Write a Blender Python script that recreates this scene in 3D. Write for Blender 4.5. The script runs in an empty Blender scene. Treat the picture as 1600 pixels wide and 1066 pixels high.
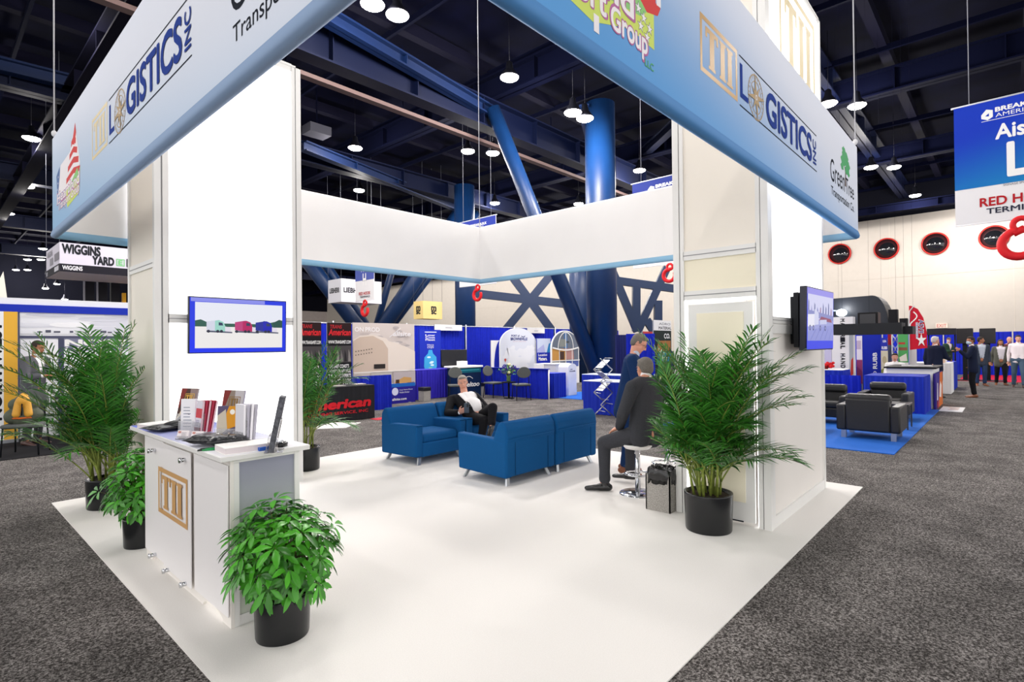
import bpy, bmesh, math, random
from mathutils import Vector, Matrix, noise as mnoise
random.seed(7)
PI = math.pi
sc = bpy.context.scene
COL = sc.collection

# ------------------------------------------------------------------ camera, world, exposure
EYE = Vector((0, 0, 1.62)); FPX = 852.0
YAW, PITCH, ROLL = math.radians(42.43), math.radians(0.436), math.radians(-0.5695)
fw = Vector((math.cos(PITCH) * math.cos(YAW), math.cos(PITCH) * math.sin(YAW), math.sin(PITCH)))
r0 = Vector((math.sin(YAW), -math.cos(YAW), 0)); u0 = r0.cross(fw)
rt = r0 * math.cos(ROLL) + u0 * math.sin(ROLL); up = u0 * math.cos(ROLL) - r0 * math.sin(ROLL)
cd = bpy.data.cameras.new('camera'); cam = bpy.data.objects.new('camera', cd); COL.objects.link(cam)
cd.sensor_width = 36.0; cd.lens = FPX / 1600 * 36.0; cd.clip_end = 300; cd.clip_start = 0.05
cam.matrix_world = Matrix((rt, up, -fw)).transposed().to_4x4(); cam.location = EYE
sc.camera = cam

w = bpy.data.worlds.new('hall_ambient'); sc.world = w; w.use_nodes = True  # even ambient fill that enters by the unbuilt sides behind the viewer
w.node_tree.nodes['Background'].inputs[0].default_value = (1.0, 0.985, 0.965, 1)
w.node_tree.nodes['Background'].inputs[1].default_value = 1.15
sc.view_settings.view_transform = 'Standard'; sc.view_settings.look = 'None'
sc.view_settings.gamma = 1.0; sc.view_settings.use_curve_mapping = False
sc.view_settings.exposure = 0.62
LAMP_W = 260.0

# ------------------------------------------------------------------ survey helpers: where a sight line meets the floor / an upright plane / a distance
def ray(px, py): return rt * ((px - 800) / FPX) - up * ((py - 533) / FPX) + fw
def G(px, py, z=0.0): d = ray(px, py); return EYE + d * ((z - EYE.z) / d.z)
def AX(px, py, x): d = ray(px, py); return EYE + d * (x / d.x)
def AY(px, py, y): d = ray(px, py); return EYE + d * (y / d.y)
def D(px, py, dep): return EYE + ray(px, py) * dep
FZ = -0.008      # hall floor; the booth carpet's top is z = 0

# ------------------------------------------------------------------ materials
MATS = {}
def lin(h):
    h = h.lstrip('#'); c = [int(h[i:i + 2], 16) / 255 for i in (0, 2, 4)]
    return tuple(x / 12.92 if x <= .04045 else ((x + .055) / 1.055) ** 2.4 for x in c) + (1,)
def mat(name, hexc, rough=.6, metal=0, spec=.4, emit=0, noise=0, nscale=40, bump=0, bscale=200, trans=0, alpha=1, coat=0, rnd=0, emcol=None):
    if name in MATS: return MATS[name]
    m = bpy.data.materials.new(name); m.use_nodes = True; nt = m.node_tree; b = nt.nodes['Principled BSDF']
    c = lin(hexc); b.inputs['Base Color'].default_value = c; b.inputs['Roughness'].default_value = rough
    b.inputs['Metallic'].default_value = metal; b.inputs['Specular IOR Level'].default_value = spec
    if coat: b.inputs['Coat Weight'].default_value = coat
    if emit: b.inputs['Emission Color'].default_value = lin(emcol or hexc); b.inputs['Emission Strength'].default_value = emit
    if trans: b.inputs['Transmission Weight'].default_value = trans
    if alpha < 1: b.inputs['Alpha'].default_value = alpha
    if noise or bump:
        tc = nt.nodes.new('ShaderNodeTexCoord')
    if noise:
        n = nt.nodes.new('ShaderNodeTexNoise'); n.inputs['Scale'].default_value = nscale; n.inputs['Detail'].default_value = 3
        nt.links.new(tc.outputs['Object'], n.inputs['Vector'])
        r = nt.nodes.new('ShaderNodeValToRGB'); r.color_ramp.elements[0].position = .3; r.color_ramp.elements[1].position = .7
        r.color_ramp.elements[0].color = tuple(max(0, x * (1 - noise)) for x in c[:3]) + (1,)
        r.color_ramp.elements[1].color = tuple(min(1, x * (1 + noise)) for x in c[:3]) + (1,)
        nt.links.new(n.outputs['Fac'], r.inputs['Fac']); nt.links.new(r.outputs['Color'], b.inputs['Base Color'])
    if rnd:
        g = nt.nodes.new('ShaderNodeNewGeometry'); r = nt.nodes.new('ShaderNodeValToRGB')
        r.color_ramp.elements[0].color = tuple(x * (1 - rnd) for x in c[:3]) + (1,)
        r.color_ramp.elements[1].color = (min(1, c[0] * (1 + rnd * 1.5)), min(1, c[1] * (1 + rnd)), c[2], 1)
        nt.links.new(g.outputs['Random Per Island'], r.inputs['Fac']); nt.links.new(r.outputs['Color'], b.inputs['Base Color'])
    if bump:
        n2 = nt.nodes.new('ShaderNodeTexNoise'); n2.inputs['Scale'].default_value = bscale; n2.inputs['Detail'].default_value = 2
        nt.links.new(tc.outputs['Object'], n2.inputs['Vector'])
        bp = nt.nodes.new('ShaderNodeBump'); bp.inputs['Strength'].default_value = bump; bp.inputs['Distance'].default_value = .02
        nt.links.new(n2.outputs['Fac'], bp.inputs['Height']); nt.links.new(bp.outputs['Normal'], b.inputs['Normal'])
    MATS[name] = m; return m
def C(hexc, rough=.6, **k):   # plain print / paint colour
    k.setdefault('spec', .5 if rough < .36 else .15)
    if 'emit' in k: return mat('glowing_' + hexc.lstrip('#') + '_%d' % int(k['emit'] * 100), '#050506', rough, spec=.3, emit=k['emit'], emcol=hexc)
    return mat('paint_' + hexc.lstrip('#') + ('_%d' % int(rough * 100)) + (('_glow%d' % int(k['emit'] * 100)) if 'emit' in k else ''), hexc, rough, **k)

# ------------------------------------------------------------------ mesh builder
class MB:
    def __init__(s): s.bm = bmesh.new(); s.mats = []
    def mi(s, m):
        if m not in s.mats: s.mats.append(m)
        return s.mats.index(m)
    def _fin(s, geom_faces, m, smooth=False):
        i = s.mi(m)
        for f in geom_faces: f.material_index = i; f.smooth = smooth
    def box(s, c, size, m, rot=None, bev=0, seg=2, smooth=False):
        nb = bmesh.new(); bmesh.ops.create_cube(nb, size=1)
        bmesh.ops.scale(nb, vec=size, verts=nb.verts)
        if bev: bmesh.ops.bevel(nb, geom=list(nb.edges), offset=bev, segments=seg, profile=.5, affect='EDGES')
        nb.normal_update(); flat = [max(abs(q) for q in f.normal) > .9995 for f in nb.faces] if bev else None
        if rot is not None: bmesh.ops.transform(nb, matrix=rot.to_4x4(), verts=nb.verts)
        bmesh.ops.translate(nb, vec=Vector(c), verts=nb.verts)
        s.merge(nb, m, smooth or bev > 0, flat); return s
    def bx(s, x0, x1, y0, y1, z0, z1, m, bev=0, seg=2):
        return s.box(((x0 + x1) / 2, (y0 + y1) / 2, (z0 + z1) / 2), (abs(x1 - x0), abs(y1 - y0), abs(z1 - z0)), m, bev=bev, seg=seg)
    def merge(s, nb, m, smooth=False, flat=None):
        i = s.mi(m); vm = {}
        for v in nb.verts: vm[v] = s.bm.verts.new(v.co)
        for k, f in enumerate(nb.faces):
            try: g = s.bm.faces.new([vm[v] for v in f.verts]); g.material_index = i; g.smooth = smooth and not (flat and flat[k])
            except ValueError: pass
        nb.free()
    def lathe(s, prof, m, c=(0, 0, 0), n=28, smooth=True, caps=True, axis=None):
        nb = bmesh.new(); rings = []
        for (r, z) in prof:
            rings.append([nb.verts.new((r * math.cos(2 * PI * k / n), r * math.sin(2 * PI * k / n), z)) for k in range(n)])
        for a, b in zip(rings, rings[1:]):
            for k in range(n): nb.faces.new((a[k], a[(k + 1) % n], b[(k + 1) % n], b[k]))
        if caps:
            nb.faces.new(list(reversed(rings[0]))); nb.faces.new(rings[-1])
        if axis is not None:
            bmesh.ops.transform(nb, matrix=Vector((0, 0, 1)).rotation_difference(Vector(axis)).to_matrix().to_4x4(), verts=nb.verts)
        bmesh.ops.translate(nb, vec=Vector(c), verts=nb.verts)
        s.merge(nb, m, smooth); return s
    def cyl(s, p0, p1, r, m, n=14, r1=None):
        p0 = Vector(p0); p1 = Vector(p1); d = p1 - p0
        return s.lathe([(r, 0), (r if r1 is None else r1, d.length)], m, c=p0, n=n, axis=d)
    def tube(s, pts, r, m, n=8, rs=None):
        pts = [Vector(p) for p in pts]; rings = []; nb = bmesh.new(); prev = None
        for i, p in enumerate(pts):
            t = (pts[min(i + 1, len(pts) - 1)] - pts[max(i - 1, 0)]).normalized()
            a = t.orthogonal().normalized() if prev is None else (prev - t * prev.dot(t)).normalized()
            prev = a; b = t.cross(a); rr = rs[i] if rs else r
            rings.append([nb.verts.new(p + (a * math.cos(2 * PI * k / n) + b * math.sin(2 * PI * k / n)) * rr) for k in range(n)])
        for a, b in zip(rings, rings[1:]):
            for k in range(n): nb.faces.new((a[k], a[(k + 1) % n], b[(k + 1) % n], b[k]))
        nb.faces.new(list(reversed(rings[0]))); nb.faces.new(rings[-1])
        s.merge(nb, m, True); return s
    def ell(s, c, rad, m, rot=None, n=16):
        nb = bmesh.new(); bmesh.ops.create_uvsphere(nb, u_segments=n, v_segments=max(6, n * 2 // 3), radius=1)
        bmesh.ops.scale(nb, vec=rad, verts=nb.verts)
        if rot is not None: bmesh.ops.transform(nb, matrix=rot.to_4x4(), verts=nb.verts)
        bmesh.ops.translate(nb, vec=Vector(c), verts=nb.verts); s.merge(nb, m, True); return s
    def prism(s, poly, vec, m, bev=0, smooth=False):
        nb = bmesh.new(); vec = Vector(vec)
        a = [nb.verts.new(Vector(p)) for p in poly]; b = [nb.verts.new(Vector(p) + vec) for p in poly]
        n = len(a); nb.faces.new(list(reversed(a))); nb.faces.new(b)
        for k in range(n): nb.faces.new((a[k], a[(k + 1) % n], b[(k + 1) % n], b[k]))
        bmesh.ops.recalc_face_normals(nb, faces=nb.faces)
        flat = None
        if bev:
            nb.normal_update(); ns = [f.normal.copy() for f in nb.faces]
            bmesh.ops.bevel(nb, geom=list(nb.edges), offset=bev, segments=3, profile=.5, affect='EDGES'); nb.normal_update()
            flat = [any(f.normal.dot(q) > .9995 for q in ns) for f in nb.faces]
        s.merge(nb, m, smooth or bev > 0, flat); return s
    def face(s, pts, m, smooth=False):
        f = s.bm.faces.new([s.bm.verts.new(Vector(p)) for p in pts]); f.material_index = s.mi(m); f.smooth = smooth; return s
    def strip(s, rows, m, smooth=True):   # grid of points
        vs = [[s.bm.verts.new(Vector(p)) for p in r] for r in rows]; i = s.mi(m)
        for a, b in zip(vs, vs[1:]):
            for k in range(len(a) - 1):
                f = s.bm.faces.new((a[k], a[k + 1], b[k + 1], b[k])); f.material_index = i; f.smooth = smooth
        return s
    def build(s, name, parent=None, **props):
        me = bpy.data.meshes.new(name); s.bm.normal_update(); s.bm.to_mesh(me); s.bm.free()
        for m in s.mats: me.materials.append(m)
        o = bpy.data.objects.new(name, me); COL.objects.link(o)
        if parent is not None: o.parent = parent
        for k, v in props.items(): o[k] = v
        return o

def thing(name, label, cat, loc=(0, 0, 0), rz=0, group=None):
    o = bpy.data.objects.new(name, None); COL.objects.link(o); o.location = loc; o.rotation_euler = (0, 0, rz)
    o.empty_display_size = .1; return tag(o, label, cat, group)
def tag(o, label, cat, group=None):
    o['label'] = label; o['category'] = cat
    if group: o['group'] = group
    return o
def struct(o): o['kind'] = 'structure'; return o
def copy_tree(src, loc, rz, label, group=None, name=None):
    r = src.copy(); COL.objects.link(r); r.location = loc; r.rotation_euler = (0, 0, rz); r['label'] = label
    if group: r['group'] = group
    for ch in list(src.children):
        c = ch.copy(); COL.objects.link(c); c.parent = r
        for g in list(ch.children):
            d = g.copy(); COL.objects.link(d); d.parent = c
    return r

# ------------------------------------------------------------------ lettering
_txt = {}
def text_geo(body, bold=0.0, shear=0.0):
    key = (body, bold, shear)
    if key in _txt: return _txt[key]
    cu = bpy.data.curves.new('lettering', 'FONT'); cu.body = body; cu.size = 1; cu.offset = bold; cu.shear = shear; cu.resolution_u = 4
    cu.fill_mode = 'BOTH'
    o = bpy.data.objects.new('lettering', cu); COL.objects.link(o); bpy.context.view_layer.update()
    me = bpy.data.meshes.new_from_object(o.evaluated_get(bpy.context.evaluated_depsgraph_get()))
    vs = [(v.co.x, v.co.y) for v in me.vertices]; fs = [tuple(p.vertices) for p in me.polygons]
    bpy.data.objects.remove(o); bpy.data.curves.remove(cu); bpy.data.meshes.remove(me)
    x0 = min(v[0] for v in vs); x1 = max(v[0] for v in vs); y0 = min(v[1] for v in vs); y1 = max(v[1] for v in vs)
    _txt[key] = ([((a - x0) / (x1 - x0), (b - y0) / (y1 - y0)) for a, b in vs], fs, x1 - x0, y1 - y0)
    return _txt[key]

class Canvas(MB):
    """Printed matter on a flat surface: origin O, axes U (reading direction) and W (up); each later layer lies a hair above."""
    def __init__(s, O, U, W, step=.0006, lift=.0015):
        super().__init__(); s.O = Vector(O); s.U = Vector(U).normalized(); s.W = Vector(W).normalized(); s.N = s.U.cross(s.W); s.h = lift; s.step = step
    def p(s, u, v): return s.O + s.U * u + s.W * v + s.N * s.h
    def poly(s, pts, m):
        s.face([s.p(*q) for q in pts], m); s.h += s.step; return s
    def rect(s, u0, v0, u1, v1, m): return s.poly([(u0, v0), (u1, v0), (u1, v1), (u0, v1)], m)
    def disc(s, u, v, r, m, rv=None, n=24): return s.poly([(u + r * math.cos(2 * PI * k / n), v + (rv or r) * math.sin(2 * PI * k / n)) for k in range(n)], m)
    def ring(s, u, v, r, t, m, rv=None, n=28):
        rv = rv or r; k2 = 1 - t / r
        for k in range(n):
            a, b = 2 * PI * k / n, 2 * PI * (k + 1) / n
            q = lambda g, a: s.p(u + r * g * math.cos(a), v + rv * g * math.sin(a))
            s.face([q(k2, a), q(1, a), q(1, b), q(k2, b)], m)
        s.h += s.step; return s
    def frame(s, u0, v0, u1, v1, t, m):
        for a in ((u0, v0, u1, v0 + t), (u0, v1 - t, u1, v1), (u0, v0 + t, u0 + t, v1 - t), (u1 - t, v0 + t, u1, v1 - t)):
            s.face([s.p(a[0], a[1]), s.p(a[2], a[1]), s.p(a[2], a[3]), s.p(a[0], a[3])], m)
        s.h += s.step; return s
    def line(s, a, b, t, m):
        d = Vector((b[0] - a[0], b[1] - a[1])).normalized() * t / 2; n = (-d.y, d.x)
        return s.poly([(a[0] - n[0], a[1] - n[1]), (b[0] - n[0], b[1] - n[1]), (b[0] + n[0], b[1] + n[1]), (a[0] + n[0], a[1] + n[1])], m)
    def text(s, body, u0, v0, u1, v1, m, bold=.0, shear=0, turn=0):
        vs, fs, tw, th = text_geo(body, min(bold, 0.0), shear); i = s.mi(m); du = bold * (u1 - u0) / tw * .8; dv = bold * (v1 - v0) / th * .8
        def q(a, b):
            if turn == 90: a, b = 1 - b, a          # reads upward
            if turn == -90: a, b = b, 1 - a         # reads downward
            return s.p(u0 + a * (u1 - u0) + ox, v0 + b * (v1 - v0) + oy)
        if turn: du, dv = bold * (u1 - u0) / th * .8, bold * (v1 - v0) / tw * .8
        for ox, oy in ([(0, 0)] if bold <= 0 else [(du * math.cos(k * PI / 4), dv * math.sin(k * PI / 4)) for k in range(8)]):      # heavy strokes
            nv = [s.bm.verts.new(q(a, b)) for a, b in vs]
            for f in fs:
                try: g = s.bm.faces.new([nv[k] for k in f]); g.material_index = i
                except ValueError: pass
            s.h += s.step * .05
        s.h += s.step; return s
    def block(s, u0, v0, u1, v1, m, rows, fill=.6, rag=.3):   # small print too fine to read: rows of short bars
        dv = (v1 - v0) / rows
        for k in range(rows):
            L = (u1 - u0) * (1 - rag * random.random()); s.face([s.p(u0, v0 + k * dv), s.p(u0 + L, v0 + k * dv), s.p(u0 + L, v0 + (k + fill) * dv), s.p(u0, v0 + (k + fill) * dv)], m)
        s.h += s.step; return s
    def rot_build(s, name, parent=None): return s.build(name, parent)
def tii(cv, u0, v0, u1, v1, m):    # the framed slab-serif T I I
    W = u1 - u0; H = v1 - v0; t = .05 * W
    cv.frame(u0, v0, u1, v1, t, m)
    a, b, c, d = u0 + .13 * W, v0 + .15 * H, u1 - .13 * W, v1 - .15 * H; w = c - a; h = d - b
    st = .078 * w; sf = .12 * h
    cv.rect(a, d - sf, a + .44 * w, d, m); cv.rect(a, d - .26 * h, a + .06 * w, d, m); cv.rect(a + .38 * w, d - .26 * h, a + .44 * w, d, m)
    for cx, top in ((a + .22 * w, False), (a + .60 * w, True), (a + .87 * w, True)):
        cv.rect(cx - st, b, cx + st, d, m); cv.rect(cx - st * 1.5, b, cx + st * 1.5, b + sf * .7, m)
        if top: cv.rect(cx - st * 1.5, d - sf * .7, cx + st * 1.5, d, m)
# ================================================================== THE HALL (structure)
def floor_mat():
    m = bpy.data.materials.new('grey_heather_carpet'); m.use_nodes = True; nt = m.node_tree; b = nt.nodes['Principled BSDF']
    tc = nt.nodes.new('ShaderNodeTexCoord'); b.inputs['Roughness'].default_value = .95; b.inputs['Specular IOR Level'].default_value = .1
    n1 = nt.nodes.new('ShaderNodeTexNoise'); n1.inputs['Scale'].default_value = 75; n1.inputs['Detail'].default_value = 4; n1.inputs['Roughness'].default_value = .75
    n2 = nt.nodes.new('ShaderNodeTexNoise'); n2.inputs['Scale'].default_value = 2.2; n2.inputs['Detail'].default_value = 4
    for n in (n1, n2): nt.links.new(tc.outputs['Object'], n.inputs['Vector'])
    r = nt.nodes.new('ShaderNodeValToRGB'); e = r.color_ramp.elements
    e[0].position = .40; e[0].color = lin('#2c2927'); e[1].position = .63; e[1].color = lin('#a39e9b')
    x = e.new(.5); x.color = lin('#5f5b59')
    r2 = nt.nodes.new('ShaderNodeValToRGB'); r2.color_ramp.elements[0].color = (.72, .72, .72, 1); r2.color_ramp.elements[1].color = (1.2, 1.2, 1.2, 1)
    r2.color_ramp.elements[0].position = .35; r2.color_ramp.elements[1].position = .65
    mx = nt.nodes.new('ShaderNodeMixRGB'); mx.blend_type = 'MULTIPLY'; mx.inputs[0].default_value = 1
    nt.links.new(n1.outputs['Fac'], r.inputs['Fac']); nt.links.new(n2.outputs['Fac'], r2.inputs['Fac'])
    nt.links.new(r.outputs['Color'], mx.inputs[1]); nt.links.new(r2.outputs['Color'], mx.inputs[2]); nt.links.new(mx.outputs['Color'], b.inputs['Base Color'])
    bp = nt.nodes.new('ShaderNodeBump'); bp.inputs['Strength'].default_value = .6; bp.inputs['Distance'].default_value = .01
    nt.links.new(n1.outputs['Fac'], bp.inputs['Height']); nt.links.new(bp.outputs['Normal'], b.inputs['Normal'])
    return m
def S(mb, name, label, cat): return struct(tag(mb.build(name), label, cat))
mb = MB(); mb.bx(-14, 48, -16, 86, FZ - .1, FZ, floor_mat()); S(mb, 'floor', 'mottled grey carpet floor of the exhibition hall', 'floor')

WHITE_CARPET = mat('white_carpet', '#efece8', .95, spec=.1, noise=.035, nscale=160, bump=.25, bscale=420)
mb = MB(); mb.bx(.97, 7.13, 1.236, 7.51, FZ, 0, WHITE_CARPET)
tag(mb.build('booth_carpet'), 'white square carpet under the open exhibition booth', 'carpet')

cream = mat('cream_wall', '#b9b2a9', .85, spec=.15, noise=.02, nscale=3)
mb = MB(); mb.bx(44, 44.4, -16, 86, FZ, 9.9, cream); mb.bx(43.9, 44.4, -16, 86, 9.9, 12.6, mat('dark_upper_wall', '#0a0b14', .9, spec=.1))  # dark top band holds the shade under the roof in its colour
for z in (5.88,): mb.bx(43.985, 44.0, -16, 86, z - .012, z + .012, C('#b5aea4'))
for y in (-6, -.2, 5.9, 12, 18.1, 24.2, 30.3, 36.4, 42.5, 48.6): mb.bx(43.985, 44.0, y - .012, y + .012, FZ, 9.6, C('#c9c1b6'))
S(mb, 'wall_east', 'tall cream panelled end wall with a row of round portholes', 'wall')
mb = MB(); mb.bx(-14, 44, 80, 80.4, FZ, 7.2, mat('far_wall', '#a39a96', .85, spec=.1, noise=.04, nscale=2)); mb.bx(-14, 44, 79.8, 80.4, 7.2, 12.6, mat('dark_upper_wall', '#0a0b14', .9, spec=.1))
S(mb, 'wall_north', 'distant pale side wall of the exhibition hall', 'wall')
# round portholes in the end wall: red rim ring, dark glass, window light caught in the glass
for k, (px, py) in enumerate([(1312, 397), (1385, 389), (1461, 381), (1553, 371)]):
    p = AX(px, py, 43.98); mb = MB()
    mb.lathe([(.72, 0), (.72, .1), (.64, .12), (.64, .02)], C('#b02a24', .4), c=p, n=40, axis=(-1, 0, 0), caps=False)
    fr = mb.build('window_%d' % (k + 1)); struct(fr); tag(fr, ['leftmost round porthole, nearest the booth tower', 'second round porthole from the booth tower', 'third round porthole, high between two others', 'round porthole touched by the big red hook sign'][k], 'window')
    g = MB(); g.lathe([(.66, 0), (.66, .03)], mat('porthole_glass', '#15161a', .08, spec=.8), c=p + Vector((-.03, 0, 0)), n=40, axis=(-1, 0, 0))
    g.build('pane', fr)

# ---- ceiling deck and steel
deck = mat('ceiling_deck', '#030414', .95, spec=.05, noise=.3, nscale=1.2)
STEEL = mat('navy_steel', '#030a24', .6, spec=.15)
DARK = mat('dark_steel', '#030517', .9, spec=.05)
BLUE = mat('blue_paint', '#07264d', .42, spec=.35, noise=.06, nscale=3)
DUSK = mat('dusty_joist', '#0d0d1b', .9, spec=.05)
TRAY = mat('cable_tray', '#5d4a47', .7)
mb = MB(); mb.bx(-14, 44, -16, 80, 12.6, 12.8, deck); S(mb, 'ceiling', 'almost black navy roof deck above the hall', 'ceiling')
def ibeam(p0, p1, h, wd, m, t=.06, name='ceiling_beam', label='', build=True):
    p0 = Vector(p0); p1 = Vector(p1); d = p1 - p0; L = d.length; x = d.normalized(); y = Vector((0, 0, 1)).cross(x).normalized(); z = x.cross(y)
    R3 = Matrix((x, y, z)).transposed(); c = (p0 + p1) / 2; mb = MB()
    mb.box(c, (L, t * .7, h), m, rot=R3)
    for s in (-1, 1): mb.box(c + z * (s * (h / 2 - t / 2)), (L, wd, t), m, rot=R3)
    for k in range(1, int(L / 3)): mb.box(p0 + x * (k * 3), (.03, wd * .9, h * .96), m, rot=R3)
    return S(mb, name, label, 'beam')
for y, z, h, lab in ((-9, 10.9, 1.2, 'behind the aisle sign'), (5.0, 11.4, .9, 'over the right aisle'), (14.3, 10.2, 1.1, 'with the cable tray above the back of the booth'), (23.2, 10.3, .9, 'crossing behind the blue columns'), (36.3, 10.4, .9, 'far left of the hall'), (50, 10.4, .9, 'far across the hall'), (64, 10.4, .9, 'farthest across the hall')):
    ibeam((-13, y, z), (43.5, y, z), h, .55, STEEL, label='navy steel roof girder ' + lab)
for x, z, h, lab in ((3.5, 9.9, .7, 'running past the banner corner'), (14.6, 11.2, .9, 'over the aisle signs'), (24.2, 11.2, .9, 'over the big column'), (33, 11.0, .8, 'over the far booths'), (40, 9.7, .5, 'just before the porthole wall')):
    ibeam((x, -15, z), (x, 79, z), h, .5, DARK if x != 3.5 else DUSK, label='dark roof girder ' + lab)
# joists (pattern of the deck)
mb = MB()
for k in range(24): y = -12 + k * 3.8; mb.bx(-13, 43.5, y - .16, y + .16, 11.9, 12.3, DUSK)
for k in range(14): x = -10 + k * 4.1; mb.bx(x - .05, x + .05, -15, 79, 11.75, 11.95, DARK)
S(mb, 'ceiling_beam', 'grid of dusty joists under the roof deck', 'beam')
# diagonal braces and tray, pipes, ducts
def pole(a, b, r, m, name, label, cat='column', n=20):
    mb = MB(); mb.cyl(a, b, r, m, n=n); return S(mb, name, label, cat)
mb = MB(); mb.bx(-6, 30, 14.8, 15.05, 9.40, 9.52, TRAY)
for k in range(9): mb.bx(-5 + k * 4, -4.97 + k * 4, 14.9, 14.93, 9.5, 11.7, DARK)
tag(mb.build('cable_tray'), 'dusty brown cable tray running under the roof girder', 'cable tray')
BEAMB = mat('lit_blue_beam', '#05183a', .5, spec=.25)  # lit look of these beams put into a bluer colour than the girders
for (a, b, m_, lab) in (((16.5, 11.4, 10.2), (24, 15.7, 10.5), BEAMB, 'lit blue brace beam running to the big column'), ((7.2, 13.4, 10.5), (14.6, 14.2, 10.3), BEAMB, 'lit blue beam above the booth'),
                       ((10.9, 21.6, 10), (22.2, 24.7, 10), BEAMB, 'lit blue beam behind the back of the booth'), ((-3, 23.3, 10.4), (4, 22.6, 10.4), BEAMB, 'lit blue beam left of the banner'),
                       ((18, 4.4, 11.8), (24, 13, 11.0), STEEL, 'dark brace behind the banner')):
    ibeam(a, b, .42, .36, m_, label=lab)
for (px, py, z, lab) in ((495, 205, 10.3, 'behind the lit tower'),):
    p = G(px, py, z); mb = MB(); mb.box(p, (.9, .7, .35), mat('unit_grey', '#3c3c46', .7)); mb.bx(p.x - .02, p.x + .02, p.y - .02, p.y + .02, p.z, 12.598, DARK)
    tag(mb.build('heater_unit'), 'small grey box unit hung from the roof ' + lab, 'ceiling unit')

# ---- columns and raking struts
pole((17.3, 11.25, FZ), (17.3, 11.25, 10.6), .56, BLUE, 'pillar', 'thick blue round column right of centre')
pole((19.9, 13.9, FZ), (19.9, 13.9, 6.2), .62, BLUE, 'pillar', 'short blue column just behind the thick one')
pole((20.4, 22.1, FZ), (20.4, 22.1, 10.4), .56, BLUE, 'pillar', 'blue column behind the booth back corner')
pole((16.98, 11.09, .1), (14.3, 13.91, 10.3), .27, BLUE, 'pillar', 'long raking blue strut leaning left from the thick column')
for (a, b, dp, r, lab) in (((560, 512), (478, 405), 34, .45, 'far raking strut leaning left, above the black poster'), ((575, 514), (503, 405), 34.6, .3, 'second far strut leaning left'), ((598, 512), (657, 425), 34, .48, 'wide far strut leaning right, beside the yellow box'), ((612, 510), (676, 425), 34.8, .24, 'slim far strut leaning right'), ((588, 510), (612, 425), 36, .22, 'steep slim far strut behind the hook')):
    p, q = D(*a, dp), D(*b, dp); q = p + (q - p) * 2.1; p = p + (p - q) * .35
    if p.z < FZ: p = p + (q - p) * ((FZ - p.z) / (q.z - p.z))
    pole(p, q, r, BLUE, 'pillar', 'blue steel ' + lab)
def brace(pts, wd, lab):
    mb = MB()
    for a, b in pts:
        d = (b - a).normalized(); n = Vector((.74, .67, 0)).cross(d).normalized(); R3 = Matrix((d, n, d.cross(n))).transposed()
        mb.box((a + b) / 2, ((b - a).length, wd, wd * .8), mat('brace_paint', '#0c2548', .45, spec=.4), rot=R3)
    tag(mb.build('steel_brace'), lab, 'brace'); return mb
d36 = lambda px, py: D(px, py, 34)
brace([(d36(790, 418), d36(905, 575)), (d36(885, 400), d36(770, 540)), (d36(735, 458), d36(935, 481))], .5, 'navy X-shaped steel brace between the two blue columns')
d30 = lambda px, py: D(px, py, 29)
brace([(d30(996, 518), d30(955, 420)), (d30(996, 518), d30(1042, 418)), (d30(994, 518), d30(994, 445)), (d30(958, 438), d30(1066, 453)), (d30(1010, 500), d30(1075, 600)), (d30(1028, 470), d30(1028, 520))], .4, 'navy V-shaped steel brace right of the thick column')

# ---- high-bay lamps
HOUS = mat('lamp_housing', '#1b1c24', .4, metal=.5)
GLOW = mat('lamp_lens', '#fff7f2', .5, emit=30, emcol='#fff4ee')
lamp_data = bpy.data.lights.new('high_bay_light', 'POINT'); lamp_data.energy = LAMP_W; lamp_data.shadow_soft_size = .3; lamp_data.color = (1, .955, .92)
bare_bulb_data = bpy.data.lights.new('high_bay_and_fill_light', 'POINT'); bare_bulb_data.energy = LAMP_W; bare_bulb_data.shadow_soft_size = .35; bare_bulb_data.color = (1, .955, .92)
lamp0 = None
def lamp(p, label, group='high bay lamps under the roof'):
    global lamp0
    p = Vector(p)
    if lamp0 is None:
        lamp0 = thing('high_bay_lamp', label, 'lamp', p, 0, group)
        mb = MB(); mb.lathe([(.06, .52), (.10, .48), (.12, .30), (.26, .10), (.30, .02), (.29, .02), (.24, .09), (.1, .28)], HOUS, n=24, caps=False); mb.build('housing', lamp0)
        mb = MB(); mb.lathe([(.001, -.075), (.12, -.066), (.22, -.04), (.28, -.0), (.285, .02), (.27, .05)], GLOW, n=24, caps=False); mb.build('lens', lamp0)
        mb = MB(); mb.cyl((0, 0, .5), (0, 0, 2.62), .008, HOUS, n=6); mb.build('hanger_rod', lamp0)
        r = lamp0
    else: r = copy_tree(lamp0, p, 0, label, group)
    L = bpy.data.objects.new('bulb', lamp_data); COL.objects.link(L); L.parent = r; L.location = (0, 0, -.34)
    if p.z < 9.95: mb = MB(); mb.cyl((0, 0, 2.5), (0, 0, 12.6 - p.z), .008, HOUS, n=6); mb.build('hanger_rod', r)
    return r
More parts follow.
